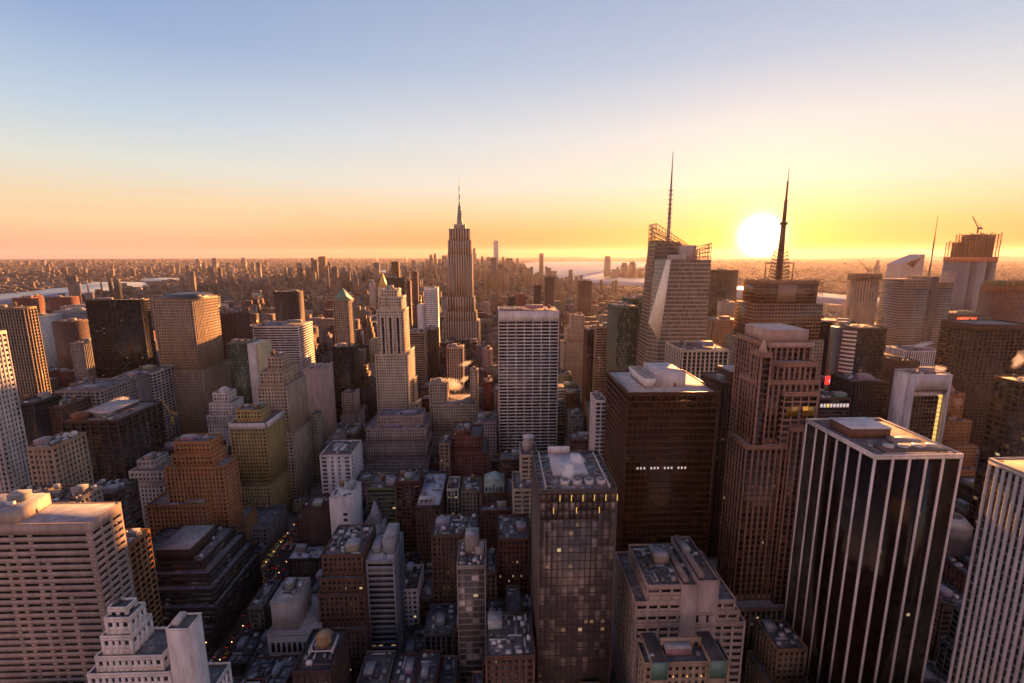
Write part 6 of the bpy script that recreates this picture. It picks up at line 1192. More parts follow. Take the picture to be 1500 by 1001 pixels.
(-25.8, 12.7, 1709.7, 1738.0, 55.1, 0, 3, 3, 2370, 'mid-height brown gridded setback block left of the rust slab'),
(-243.9, -215.2, 1419.5, 1443.5, 57.1, 1, 2, 0, 1797, 'mid-height red brick banded flat-topped block below the white gridded tower'),
(-210.6, -198.3, 533.8, 559.4, 35.4, 0, 4, 0, 1698, 'mid-height brown glassy flat-topped block above the white slab house'),
(-474.7, -427.9, 1178.2, 1201.9, 84.4, 4, 0, 0, 1479, 'tall grey flat-topped block left of the green-peaked tower, second nearest'),
(-719.0, -703.5, 2675.3, 2704.0, 60.2, 2, 0, 3, 1088, 'mid-height tan setback block left of the white clock tower'),
(-897.0, -845.8, 2867.9, 2893.4, 35.8, 6, 0, 0, 870, 'mid-height white flat-topped block left of the white clock tower'),
(-948.0, -918.2, 2868.6, 2891.4, 49.1, 2, 0, 0, 868, 'mid-height tan flat-topped block below the lone brown tower'),
(-808.0, -795.3, 2835.9, 2862.7, 49.9, 1, 0, 1, 866, 'mid-height red brick setback block left of the white clock tower'),
(-833.1, -795.3, 2788.6, 2811.1, 34.0, 0, 2, 0, 860, 'mid-height brown banded flat-topped block left of the white clock tower, second nearest'),
(-905.4, -864.7, 2787.9, 2817.0, 35.3, 3, 0, 0, 858, 'mid-height beige flat-topped block left of the white clock tower'),
(1341.8, 1393.8, 1870.8, 1896.8, 20.5, 2, 0, 0, 4838, 'low tan flat-topped block above the fluted dark block'),
(621.5, 660.7, 2626.5, 2656.2, 26.5, 0, 0, 0, 3730, 'mid-height brown flat-topped block left of the taller green tower, nearest'),
(491.9, 517.7, 2064.0, 2092.8, 57.3, 1, 0, 0, 3603, 'mid-height red brick flat-topped block left of the taller green tower'),
(505.0, 538.2, 453.0, 479.2, 52.1, 4, 3, 0, 3273, 'mid-height grey gridded flat-topped block left of the dark window-grid tower'),
(-37.0, -20.7, 662.6, 690.7, 33.6, 3, 0, 0, 2109, 'mid-height beige flat-topped block below the slim red house'),
(-373.3, -354.3, 2353.2, 2377.1, 77.9, 2, 3, 0, 1607, 'tall tan gridded flat-topped block above the lit tall shard'),
(-522.7, -505.3, 1870.3, 1893.0, 55.5, 3, 2, 1, 1267, 'mid-height beige banded setback block below the white clock tower'),
(-833.8, -795.3, 2675.6, 2703.5, 33.1, 2, 0, 0, 844, 'mid-height tan flat-topped block left of the white clock tower, nearest'),
(-824.5, -795.3, 2594.5, 2621.9, 32.6, 2, 0, 0, 832, 'mid-height tan flat-topped block left of the white clock tower, second nearest'),
(-884.2, -846.4, 2594.5, 2617.3, 36.9, 2, 1, 0, 830, 'mid-height tan ribbed flat-topped block above the green-peaked tower'),
(-949.3, -917.4, 1870.7, 1898.4, 91.0, 1, 0, 1, 721, 'tall red brick setback block above the pinnacled brown tower'),
(-1306.7, -1268.1, 2352.7, 2376.4, 35.7, 6, 0, 0, 150, 'mid-height white flat-topped block above the pinnacled brown tower, second nearest'),
(143.3, 189.3, 2433.0, 2457.8, 45.5, 5, 1, 1, 3159, 'mid-height near-black ribbed setback block right of the rust slab'),
(143.3, 167.4, 2352.6, 2381.3, 37.0, 1, 1, 0, 3142, 'mid-height red brick ribbed flat-topped block right of the rust slab'),
(374.5, 386.7, 1742.0, 1765.4, 53.7, 5, 0, 1, 3019, 'mid-height near-black setback block right of the brown riverside slab'),
(-20.6, -6.2, 2434.0, 2458.4, 59.3, 0, 4, 0, 2555, 'mid-height brown glassy flat-topped block left of the rust slab'),
(-72.8, -26.2, 1822.5, 1850.2, 55.8, 1, 1, 1, 2398, 'mid-height red brick ribbed setback block below the spired skyscraper'),
(-145.4, -103.3, 1065.8, 1090.5, 67.0, 1, 1, 3, 2211, 'mid-height red brick ribbed setback block above the brown slim slab'),
(-144.5, -128.1, 292.6, 320.8, 23.9, 4, 0, 0, 2039, 'low grey flat-topped block below the white flat shed'),
(-219.4, -198.3, 1258.1, 1285.3, 74.1, 5, 0, 0, 1782, 'mid-height near-black flat-topped block below the white gridded tower'),
(-296.6, -268.8, 904.3, 930.2, 108.0, 1, 4, 0, 1736, 'tall red brick glassy flat-topped block below the green-peaked tower'),
(-416.0, -376.6, 1499.9, 1526.5, 49.5, 5, 4, 0, 1518, 'mid-height near-black glassy flat-topped block right of the green-peaked tower'),
(-744.2, -711.4, 2708.2, 2730.8, 58.7, 0, 2, 0, 1092, 'mid-height brown banded flat-topped block left of the white clock tower, nearest'),
(-715.4, -673.3, 1982.4, 2008.7, 53.0, 4, 1, 1, 1015, 'mid-height grey ribbed setback block left of the green-peaked tower'),
(-706.7, -675.6, 936.8, 965.7, 109.5, 1, 0, 0, 910, 'tall red brick flat-topped block right of the black glass slab'),
(-931.4, -916.1, 2756.1, 2784.7, 37.4, 0, 0, 0, 851, 'mid-height brown flat-topped block below the lone brown tower'),
(-1262.4, -1248.1, 2595.1, 2624.1, 68.4, 4, 0, 1, 181, 'mid-height grey setback block left of the bronze slab'),
(691.3, 739.6, 2788.1, 2815.3, 23.0, 0, 3, 0, 4241, 'low brown gridded flat-topped block left of the taller green tower'),
(-53.5, -31.8, 2755.9, 2779.6, 49.7, 1, 0, 1, 2631, 'mid-height red brick setback block right of the spired skyscraper'),
(43.6, 78.8, 1821.6, 1850.3, 76.7, 2, 0, 2, 2402, 'tall tan setback block left of the rust slab'),
(-167.7, -147.4, 1097.1, 1120.9, 106.9, 3, 0, 1, 2219, 'tall beige setback block below the white gridded tower'),
(-97.0, -40.2, 1017.3, 1040.7, 73.1, 5, 0, 0, 2204, 'mid-height near-black flat-topped block above the pale round-topped tower'),
(-80.8, -44.1, 984.1, 1013.5, 54.3, 0, 0, 0, 2194, 'mid-height brown flat-topped block right of the pale round-topped tower'),
(-474.7, -415.5, 1661.7, 1686.8, 49.0, 6, 0, 0, 1532, 'mid-height white flat-topped block below the white clock tower'),
(-399.5, -383.0, 1145.1, 1171.6, 86.5, 2, 3, 2, 1477, 'tall tan gridded setback block left of the green-peaked tower'),
(-624.7, -606.9, 2191.9, 2221.5, 35.7, 5, 3, 0, 1297, 'mid-height near-black gridded flat-topped block left of the white clock tower'),
(-519.5, -505.3, 1902.7, 1930.0, 56.2, 2, 1, 0, 1270, 'mid-height tan ribbed flat-topped block below the white clock tower'),
(-866.7, -843.0, 904.5, 930.7, 44.4, 0, 0, 0, 570, 'mid-height brown flat-topped block right of the ribbed tan tower'),
(-1313.1, -1283.2, 2514.8, 2540.7, 35.5, 0, 3, 0, 169, 'mid-height brown gridded flat-topped block above the pinnacled brown tower'),
(1397.8, 1415.5, 1902.5, 1931.8, 24.5, 3, 2, 0, 4849, 'low beige banded flat-topped block above the fluted dark block'),
(735.1, 783.8, 2868.2, 2892.1, 23.9, 4, 4, 0, 4262, 'low grey glassy flat-topped block left of the taller green tower'),
(417.3, 451.4, 2706.9, 2731.7, 26.8, 2, 4, 0, 3738, 'mid-height tan glassy flat-topped block left of the brown riverside slab'),
(559.2, 577.0, 2433.1, 2462.6, 23.3, 0, 0, 0, 3680, 'low brown flat-topped block left of the taller green tower'),
(417.3, 437.4, 1951.0, 1978.0, 39.3, 0, 2, 0, 3573, 'mid-height brown banded flat-topped block right of the brown riverside slab'),
(262.9, 279.9, 260.9, 284.3, 46.5, 0, 0, 0, 2688, 'mid-height brown flat-topped block below the pale pier tower'),
(25.5, 56.2, 2788.2, 2812.6, 37.8, 1, 0, 0, 2645, 'mid-height red brick flat-topped block left of the rust slab'),
(-4.7, 26.3, 2755.2, 2781.5, 32.8, 0, 2, 0, 2633, 'mid-height brown banded flat-topped block left of the rust slab, second nearest'),
(11.2, 62.9, 2708.0, 2732.9, 33.6, 4, 0, 0, 2623, 'mid-height grey flat-topped block left of the rust slab'),
(-95.0, -81.2, 2433.3, 2458.6, 69.0, 0, 0, 1, 2552, 'mid-height brown setback block right of the spired skyscraper'),
(-13.5, 12.9, 1468.2, 1492.9, 46.5, 0, 0, 1, 2309, 'mid-height brown setback block left of the rust slab'),
(-167.7, -138.8, 1258.6, 1285.7, 44.2, 2, 0, 0, 2257, 'mid-height tan flat-topped block above the brown slim slab'),
(-48.3, 6.1, 1098.0, 1123.6, 54.4, 4, 0, 3, 2225, 'mid-height grey setback block above the pale round-topped tower'),
(-255.2, -233.5, 1548.7, 1576.1, 47.2, 4, 2, 3, 1811, 'mid-height grey banded setback block below the white gridded tower'),
(-323.7, -289.2, 1146.5, 1172.8, 42.9, 0, 0, 0, 1762, 'mid-height brown flat-topped block left of the three-stripe tower'),
(-624.7, -594.6, 2513.6, 2541.5, 58.3, 2, 0, 1, 1331, 'mid-height tan setback block right of the white clock tower'),
(-593.7, -575.2, 1146.4, 1174.0, 92.3, 3, 0, 0, 1188, 'tall beige flat-topped block right of the pinnacled brown tower'),
(-722.3, -684.1, 2594.9, 2623.6, 34.4, 5, 0, 0, 1078, 'mid-height near-black flat-topped block left of the white clock tower'),
(-709.5, -676.9, 1869.7, 1896.9, 39.9, 1, 0, 0, 1000, 'mid-height red brick flat-topped block left of the green-peaked tower'),
(-697.1, -668.0, 1741.8, 1769.2, 58.2, 6, 0, 0, 988, 'mid-height white flat-topped block right of the bronze slab'),
(-674.1, -655.3, 1306.8, 1331.8, 103.3, 2, 2, 0, 948, 'tall tan banded flat-topped block right of the pinnacled brown tower'),
(-848.7, -818.2, 2546.0, 2575.0, 34.2, 4, 4, 0, 826, 'mid-height grey glassy flat-topped block above the green-peaked tower'),
(-930.1, -904.1, 2514.4, 2539.6, 42.4, 7, 1, 0, 817, 'mid-height cream ribbed flat-topped block right of the bronze slab'),
(-940.7, -924.9, 1902.9, 1928.1, 94.6, 0, 2, 1, 728, 'tall brown banded setback block left of the bronze slab')]
SN=['punch','vert','ribbon','grid','curtain']
for i,(x0,x1,y0,y1,h,p,s,sb,seed,lab) in enumerate(FILL):
    rng=random.Random(seed); c=PAL[p]; c=tuple(v*rng.uniform(.82,1.18) for v in c)
    T=[(x0,x1,y0,y1,0,h)]
    if sb:
        T=[(x0,x1,y0,y1,0,h*.62)]; a=min(x1-x0,y1-y0)*.13; z=h*.62
        for q in range(1,sb+1): T.append((x0+a*q,x1-a*q,y0+a*q,y1-a*q*.5,z,h*.62+h*.38*q/sb)); z=T[-1][5]
    k={'lit':rng.choice((.0,.02,.05,.10)) if y0<520 else .01,'far':y0>640,'roof':'mix'}
    st=SN[s]
    if y0<330: k['panes']=24
    building(lab,'building',T,c,st,k,seed,'city_building','ordinary city buildings',rich=2 if y0<420 else (1 if y0<1100 else 0))
# ---------------------------------------------------------------- the city beyond counting
MASS=[(-1023,2835,27,24,36),(-1153,2143,34,29,36),(-1034,1822,22,24,50),(-1219,2674,13,27,62),(-1237,1742,32,25,87),(1408,1950,36,27,21),(1273,1741,32,27,25),(417,2514,25,26,23),(417,1902,51,22,33),(143,2595,16,23,63),(-80,2353,28,23,35),(-24,1950,37,27,52),(-53,1387,50,28,31),(-120,453,30,27,32),(-85,222,11,15,19),(-461,1821,45,25,59),(-474,1741,21,22,56),(-371,984,17,26,47),(-549,1789,24,29,49),(-764,2546,34,27,34),(-712,2466,13,29,36),(-697,1902,22,27,40),(-764,1580,31,26,50),(-870,2627,28,26,37),(-939,2626,35,29,32),(-943,1950,24,23,52),(1661,2353,39,26,12),(1355,1902,23,27,20),(997,856,54,23,34),(691,2836,13,26,25),(745,2627,16,24,55),(467,2836,24,27,25),(532,2787,36,25,43),(417,2594,32,23,24),(442,2063,25,29,28),(176,2836,32,29,24),(324,2434,27,26,76),(143,2273,21,26,35),(143,1951,15,26,52),(357,1869,18,26,86),(327,1661,24,27,47),(-27,2869,24,28,36),(-78,2836,17,22,46),(-57,2627,34,23,29),(-46,2385,45,28,26),(-18,1870,13,27,48),(-122,1145,28,25,55),(-291,1822,17,24,58),(-206,1708,7,25,55),(-224,1226,12,23,70),(-416,1580,62,27,50),(-400,534,13,28,41),(-597,2386,21,23,46),(-599,2353,30,27,33),(-547,2192,29,28,34),(-519,1950,14,23,49),(-607,855,17,23,67),(-672,2675,17,24,59),(-764,2627,16,27,34),(-692,2546,24,23,31),(-711,2514,13,23,26),(-699,2465,29,24,16),(-696,2272,41,26,29),(-698,743,21,27,48),(-942,2674,19,27,37),(-866,2385,28,28,33),(-964,2353,55,22,64),(-964,1789,34,29,53),(-1020,2787,25,25,31),(-1223,2304,17,23,30),(-1252,2304,28,24,32),(1127,1547,22,24,49),(732,2756,25,23,22),(691,2674,13,24,23),(431,2626,29,26,27),(613,2594,25,25,17),(519,2434,23,28,47),(432,1982,36,27,27),(417,1822,25,26,33),(264,1628,23,23,57),(167,1258,15,22,49),(83,2868,29,23,35),(45,2836,31,26,37),(-51,2353,24,24,35),(-79,2272,46,25,36),(-43,2191,16,26,44),(-63,2030,18,25,50),(-4,1870,12,23,51),(96,1580,16,22,89),(-76,1500,29,27,51),(-167,1178,40,24,48),(-83,421,29,26,42),(-259,1419,15,24,59),(-288,1146,35,26,87),(-458,2352,35,29,50),(-377,2192,23,23,57),(-680,2305,16,28,34),(-820,2272,25,28,31),(-877,1870,21,22,55),(-824,1177,28,28,105),(-1112,1901,32,29,50),(-1073,1869,14,23,49),(-1334,2466,18,24,37),(-1334,2385,22,24,37),(-1236,2353,18,26,35),(-1267,2353,30,28,31),(-1334,1579,33,29,103),(691,2868,15,25,23),(527,2835,54,27,43),(541,2755,16,26,22),(561,2707,57,24,27),(417,2674,40,27,21),(494,2627,53,26,25),(523,2514,42,29,22),(542,2433,15,23,27),(528,2352,56,29,17),(461,2111,28,23,25),(468,2064,22,24,23),(417,1982,14,28,42),(156,2756,24,24,27),(186,2675,49,25,31),(189,2434,22,27,60),(307,1579,29,25,52),(-119,2836,41,23,37),(42,2756,15,27,36),(-31,2674,31,26,37),(-39,2466,29,27,28),(-27,2192,28,22,28),(-92,2111,29,28,37),(14,1982,30,27,49),(-31,1903,20,21,40),(-77,1419,29,24,49),(-146,1097,19,24,63),(62,774,48,25,66),(-16,694,19,28,44),(-323,1983,55,24,53),(-206,823,8,28,94),(-247,676,16,10,38),(-437,2868,31,23,44),(-474,2756,29,22,34),(-423,2594,58,23,35),(-457,2595,33,26,36),(-386,2466,31,22,29),(-375,2385,20,24,25),(-457,2304,37,25,37),(-474,1709,22,24,59),(-386,1016,18,24,42),(-551,2708,45,28,29),(-624,2273,17,28,32),(-560,2225,32,28,37),(-624,2224,27,23,27),(-606,1226,52,29,84),(-764,2594,41,28,27),(-697,2514,31,25,19),(-741,2465,27,27,35),(-701,2434,15,24,22),(-708,2352,25,29,35),(-698,2224,43,24,33),(-733,1983,17,23,41),(-764,1870,29,26,84),(-845,2869,12,27,36),(-842,2626,22,29,33),(-864,2514,20,24,25),(-907,2385,40,24,31),(-816,2223,21,23,27),(-1002,2869,7,23,34),(-1112,2867,22,29,26),(-1142,2836,26,25,36),(-1098,2755,58,25,27),(-1319,2867,25,24,47),(-1334,2869,14,25,35),(-1234,2272,29,25,21),(1394,1950,12,27,18),(784,2868,28,22,34),(770,2835,17,29,27),(691,2755,23,29,15),(691,2707,49,24,24),(417,2836,49,25,12),(569,2787,24,26,23),(640,2755,19,25,24),(548,2707,12,23,21),(417,2626,13,24,26),(639,2594,21,23,16),(505,2594,31,26,17),(638,2546,22,27,22),(583,2546,20,22,28),(604,2465,18,24,21),(510,2353,17,24,55),(492,2224,30,24,21),(490,2112,31,27,22),(209,2836,32,23,30),(182,2756,13,22,30),(375,2513,11,24,31),(143,2224,30,22,32),(143,2191,27,24,27),(317,1902,19,22,58),(267,1902,50,25,34),(225,1790,18,24,42),(330,1548,20,28,43),(-77,2868,49,27,23),(99,2787,13,23,36),(12,2787,12,27,37),(-54,2707,35,28,29),(-54,2434,32,27,25),(-65,2144,51,26,31),(-43,2031,18,28,34),(-46,1983,31,25,32),(38,1661,23,26,79),(73,743,29,23,74),(-112,743,24,26,50),(67,501,9,23,34),(-249,1628,19,24,40),(-223,1467,25,26,58),(-323,340,44,26,31),(-421,2835,15,29,31),(-444,2836,22,28,36),(-431,2787,18,29,26),(-451,2273,31,27,33),(-555,2869,27,26,32),(-551,2836,33,24,33),(-574,2191,26,24,35),(-603,2111,20,25,33),(-549,1951,29,22,49),(-590,1869,40,29,58),(-624,1742,32,25,48),(-624,1580,23,25,53),(-764,2707,19,27,29),(-669,2466,14,22,27),(-686,2385,31,23,18),(-707,2385,20,27,33),(-705,2031,13,25,70),(-715,984,16,27,85),(-831,2868,36,25,22),(-964,2835,50,23,29),(-964,2787,58,26,28),(-808,2755,13,27,24),(-879,1902,18,27,55),(-861,1708,27,28,34),(-868,936,19,24,37),(-1089,2867,24,24,30),(-1056,1468,33,26,56),(-1305,2836,20,28,34),(-1304,2546,30,24,36),(-1334,2353,27,23,31),(801,694,31,29,51),(788,695,12,22,63),(735,695,52,23,50),(708,694,26,27,39),(691,695,16,27,62),(770,662,47,27,61),(748,662,21,25,30),(691,663,56,25,25),(724,614,58,26,69),(691,615,32,26,35),(691,581,13,29,67),(647,694,13,25,34),(605,695,41,26,74),(546,695,57,23,64),(521,694,24,28,41),(486,694,33,23,35),(445,695,40,28,21),(417,695,27,24,66),(643,662,16,29,39),(627,662,15,28,34),(537,662,37,24,63),(523,663,12,27,30),(485,663,37,27,35),(465,662,19,24,55),(417,663,47,22,44),(635,614,25,26,29),(575,614,58,22,28),(547,615,27,28,34),(519,613,27,25,33),(465,614,23,27,50),(626,581,34,25,36),(568,581,57,27,53),(529,582,38,27,31),(519,582,9,22,65),(465,582,17,26,58),(431,581,19,17,42),(417,582,13,16,30),(641,534,19,28,54),(584,534,56,22,55),(569,534,15,27,28),(538,534,30,24,54),(513,534,23,23,50),(498,534,14,24,51),(472,534,15,28,43),(449,534,22,24,38),(439,534,9,27,64),(585,502,28,26,45),(570,502,14,27,41),(560,502,9,28,25),(449,501,42,26,37),(439,501,9,23,53),(538,453,31,24,37),(417,452,24,26,56),(503,421,49,25,60),(491,421,10,23,33),(440,421,30,17,34),(417,421,22,28,33),(448,373,21,24,28),(430,340,26,23,48),(371,695,15,26,49),(341,695,29,23,78),(310,695,30,27,30),(277,695,32,28,51),(259,695,17,24,83),(245,695,14,25,52),(226,694,17,24,36),(213,695,12,25,44),(173,694,9,23,32),(157,695,15,26,47),(143,695,13,26,55),(359,662,27,29,93),(345,662,14,25,61),(330,662,13,22,43),(311,662,19,27,36),(297,662,12,29,90),(267,663,29,27,56),(234,663,32,26,35),(215,662,18,28,39),(174,662,9,29,29),(166,662,7,26,71),(369,614,17,28,41),(337,614,31,25,90),(325,615,11,27,74),(268,614,13,26,85),(240,614,28,24,83),(207,614,32,29,70),(193,614,12,27,46),(180,614,13,24,52),(377,582,9,25,56),(359,582,16,28,36),(342,582,17,24,55),(319,581,22,25,61),(301,582,16,24,36),(275,582,25,26,58),(243,582,31,27,89),(212,582,30,28,67),(198,581,13,29,77),(180,582,18,25,57),(143,581,8,26,40),(365,550,20,8,75),(251,534,21,25,64),(232,533,17,25,84),(143,534,16,23,92),(372,502,14,16,85),(362,501,7,27,91),(318,502,34,9,89),(286,501,30,9,51),(258,501,13,24,59),(232,502,25,28,80),(143,501,18,23,69),(372,454,14,22,51),(320,453,14,26,87),(306,453,14,23,79),(280,454,24,22,64),(233,452,46,24,56),(213,453,19,26,74),(157,454,11,25,87),(143,453,13,25,59),(372,421,14,26,37),(273,421,24,22,40),(245,421,27,27,66),(217,420,27,28,42),(143,421,25,27,55),(329,372,32,27,56),(313,372,15,25,32),(281,373,30,28,83),(267,373,13,25,41),(235,373,31,26,70),(176,373,59,28,83),(159,372,16,26,38),(143,373,15,27,44),(341,352,28,14,54),(307,340,25,27,31),(276,341,30,24,30),(227,341,48,27,48),(191,340,35,25,51),(143,341,21,23,76),(355,292,17,22,43),(329,292,14,25,28),(306,292,22,26,18),(292,291,13,26,44),(273,293,18,28,35),(253,292,19,24,50),(236,292,16,27,19),(219,291,17,27,59),(201,293,16,25,44),(190,291,10,25,25),(333,259,20,28,60),(312,260,19,26,18),(250,260,12,28,28),(226,260,23,27,21),(208,260,18,25,22),(280,211,17,24,18),(216,211,19,25,20),(257,180,16,24,38),(240,179,16,26,29),(231,179,8,24,42),(218,180,12,28,22),(198,180,19,19,46),(181,179,16,20,37),(166,179,14,19,48),(143,179,22,23,44),(166,137,12,19,58),(143,137,22,20,57),(168,110,11,22,62),(154,111,12,17,47),(143,110,10,21,42),(70,695,20,26,105),(56,695,13,28,105),(22,695,33,27,57),(2,695,19,26,77),(-84,695,16,22,48),(63,662,49,28,25),(32,662,29,25,66),(1,662,30,28,68),(-89,663,21,24,36),(-110,663,20,22,32),(-167,663,56,22,39),(28,615,27,26,86),(-2,613,30,29,57),(-27,614,8,26,42),(-44,615,16,28,68),(-79,614,11,24,70),(51,582,30,26,40),(24,581,26,28,87),(-97,582,11,22,35),(-108,582,10,10,51),(-167,581,15,27,41),(82,534,30,25,58),(49,550,13,12,57),(9,550,15,9,67),(-39,502,13,24,44),(15,453,21,25,40),(-132,453,12,26,33),(77,422,7,24,37),(58,421,19,28,48),(27,421,29,25,49),(-105,421,21,24,45),(96,372,16,27,87),(39,373,46,24,37),(-153,372,17,26,38),(104,341,8,25,89),(84,340,19,24,57),(56,341,28,22,36),(32,340,23,22,94),(-39,341,25,21,11),(57,292,8,29,40),(35,293,21,24,50),(48,260,21,27,33),(37,260,10,26,42),(-143,276,7,12,36),(55,212,9,28,27),(0,223,17,16,41),(-109,212,12,23,37),(55,184,9,23,20),(18,180,17,19,32),(7,179,11,14,28),(-23,180,9,22,24),(-38,179,14,23,43),(-60,179,21,24,22),(-77,179,16,23,37),(-96,179,15,15,47),(-110,180,13,27,49),(103,137,9,18,29),(81,137,21,18,50),(65,137,15,23,59),(41,137,23,19,54),(31,137,9,22,24),(12,137,19,18,40),(-5,137,17,19,20),(-15,137,9,20,42),(-32,136,16,21,44),(-42,138,9,19,37),(-59,137,16,18,44),(-76,137,15,18,38),(-92,136,16,22,19),(-113,137,20,18,19),(-129,136,14,17,53),(-150,138,20,21,53),(-167,136,16,19,26),(102,111,10,22,49),(78,110,22,21,29),(60,110,17,20,48),(45,110,14,21,43),(26,110,18,24,42),(15,110,10,18,55),(0,110,14,18,50),(-18,111,17,19,43),(-30,110,11,21,56),(-44,110,14,18,55),(-58,110,12,22,47),(-69,111,10,20,40),(-78,111,8,19,21),(-91,110,12,21,59),(-111,111,19,22,61),(-131,110,19,17,59),(-154,110,22,23,49),(-167,111,13,21,20),(-277,695,46,23,25),(-309,694,31,24,25),(-323,695,13,24,25),(-277,663,29,22,36),(-309,662,31,25,34),(-323,663,13,23,26),(-274,613,18,25,37),(-300,613,25,28,48),(-314,615,12,28,48),(-236,581,8,26,37),(-259,582,22,27,58),(-275,581,15,26,59),(-290,582,14,24,62),(-305,582,14,22,63),(-314,582,7,27,55),(-260,534,16,22,61),(-288,533,27,26,75),(-266,514,21,15,67),(-288,502,21,21,41),(-309,453,18,27,65),(-323,453,13,25,36),(-267,421,15,25,16),(-312,373,11,23,65),(-283,291,6,30,60),(-323,292,18,23,44),(-207,267,9,14,11),(-221,267,12,14,8),(-298,260,8,28,32),(-309,260,10,25,21),(-323,259,13,24,30),(-280,212,21,23,26),(-295,212,14,28,23),(-308,212,12,21,32),(-323,211,14,27,54),(-216,180,18,24,48),(-234,180,17,27,48),(-249,180,14,26,53),(-263,180,13,22,39),(-276,179,13,26,30),(-291,179,14,22,32),(-219,137,21,22,25),(-230,136,10,21,49),(-251,137,20,19,32),(-206,110,8,19,58),(-364,695,10,23,26),(-376,694,11,27,25),(-430,694,10,9,91),(-448,695,17,22,68),(-474,694,25,25,42),(-365,663,11,28,35),(-431,664,47,26,36),(-447,662,12,25,73),(-460,662,12,24,86),(-474,662,13,26,98),(-365,613,11,27,45),(-446,614,11,23,41),(-474,614,27,25,56),(-365,582,11,16,27),(-474,582,29,23,27),(-366,533,11,29,42),(-461,533,26,28,76),(-474,533,12,26,90),(-397,502,42,17,30),(-450,502,7,17,90),(-474,502,23,28,51),(-369,453,15,27,41),(-383,454,13,25,59),(-397,453,12,26,94),(-454,452,11,27,34),(-474,454,20,26,45),(-377,421,18,22,70),(-393,420,15,24,35),(-406,420,12,29,57),(-459,421,24,22,36),(-474,420,14,23,38),(-403,372,43,29,60),(-427,373,23,25,76),(-455,373,27,28,61),(-474,372,18,23,75),(-373,348,18,21,76),(-395,348,21,16,47),(-420,340,24,24,82),(-474,340,54,23,37),(-370,291,16,26,47),(-393,292,21,24,21),(-416,293,22,22,36),(-362,260,8,26,34),(-377,260,14,25,50),(-395,260,17,25,20),(-563,694,58,29,74),(-594,695,29,27,25),(-525,662,20,28,52),(-547,663,21,26,49),(-563,662,15,26,80),(-624,663,29,22,60),(-535,613,30,27,69),(-569,614,33,23,51),(-624,614,54,25,54),(-521,582,16,22,41),(-555,581,32,29,62),(-573,582,17,28,45),(-587,582,13,28,93),(-609,582,21,27,88),(-624,581,14,23,61),(-520,533,14,23,86),(-532,533,12,28,84),(-593,534,25,25,79),(-624,534,30,23,41),(-525,501,19,28,45),(-556,501,31,28,50),(-577,502,20,26,93),(-602,502,24,26,63),(-624,501,21,29,33),(-513,453,8,28,58),(-547,453,33,22,63),(-599,453,50,27,65),(-527,421,21,25,92),(-569,421,42,25,33),(-707,694,26,23,72),(-730,695,22,28,82),(-764,694,33,25,51),(-684,662,29,28,50),(-711,662,26,25,40),(-743,663,31,26,52),(-764,662,21,23,46),(-697,614,42,25,61),(-714,614,16,27,67),(-764,614,49,26,38),(-673,582,17,24,78),(-687,581,13,28,72),(-706,581,18,27,46),(-734,582,27,29,52),(-764,582,29,24,66),(-692,534,37,23,46),(-811,694,15,25,107),(-828,695,16,27,96),(-852,694,23,23,55),(-880,694,27,27,104),(-844,662,49,28,90)]
m=MB(); rng=random.Random(77); PV=[(.15,.115,.1),(.16,.1,.085),(.22,.17,.135),(.19,.16,.14),(.13,.11,.1),(.26,.21,.17)]
def mc(): 
    c=rng.choice(PV); f=rng.choice((.45,.7,.95,1.3))*rng.uniform(.85,1.15); return tuple(v*f for v in c)
for q in MASS:
    x0,y0,w,d,h=q; c=mc(); m.box(x0,x0+w,y0,y0+d,0,h,col=c)
    if h>30 and rng.random()<.5: m.box(x0+w*.2,x0+w*.7,y0+d*.3,y0+d*.8,h,h+rng.uniform(3,7),col=tuple(v*.8 for v in c))
    elif rng.random()<.6: m.box(x0+w*.15,x0+w*.45,y0+d*.3,y0+d*.7,h,h+rng.uniform(2,4),col=tuple(v*.7 for v in c))
def inpoly(x,y,P_):
    r=False; j=len(P_)-1
    for i in range(len(P_)):
        xi,yi=P_[i]; xj,yj=P_[j]
        if (yi>y)!=(yj>y) and x<(xj-xi)*(y-yi)/(yj-yi)+xi: r=not r
        j=i
    return r
def wet(x,y): return any(inpoly(x,y,P_) for _,P_ in WATER)
NF=0
WB=[(min(p[0] for p in P_),max(p[0] for p in P_),min(p[1] for p in P_),max(p[1] for p in P_)) for _,P_ in WATER]
while NF<26000:
    a=R(rng.uniform(-50,50)); r=2400*(26000/2400)**(rng.random()**.85); x,y=r*math.sin(a),r*math.cos(a)
    if -1500<x<1790 and y<3000: continue
    if wet(x,y) or wet(x,y-60): continue
    manh=-1900<x<1500 and y<7600
    nj=x>1500 and y>2500 or (x>300 and y>7000)
    nz=math.sin(x*.0021+1.3*math.sin(y*.0016))*math.sin(y*.0018+1.1*math.sin(x*.0012+2)); big=math.sin(x*.0007+2.1)*math.sin(y*.0006+.4*math.sin(x*.001))
    if nz<-.5 and rng.random()<.75: continue
    s=12+r*.0022
    cell=70+r*.006; x=math.floor(x/cell)*cell+rng.uniform(0,cell*.72); y=math.floor(y/(cell*1.3))*cell*1.3+rng.uniform(0,cell)
    if wet(x,y) or wet(x,y-60): continue
    w=rng.uniform(.6,1.9)*s; d=rng.uniform(.6,1.4)*s
    if manh: h=rng.uniform(12,32) if y<4900 or x<-900 else rng.uniform(15,70)*(1 if rng.random()<.8 else 1.6)
    elif nj: h=rng.uniform(5,13)
    else: h=rng.uniform(7,18)
    if nz>.45 or big>.55: h*=rng.uniform(1,2.1)
    if rng.random()<(.05 if not nj else .015)*(2.2 if big>.4 else .7): h*=rng.uniform(2,4.2)
    if wet(x+w,y): continue
    if wet(x,y+180) or wet(x,y+450): h=min(h,7)
    elif wet(x,y+900): h=min(h,12)
    c=mc(); m.box(x,x+w,y,y+d,-.5,h,col=c); NF+=1
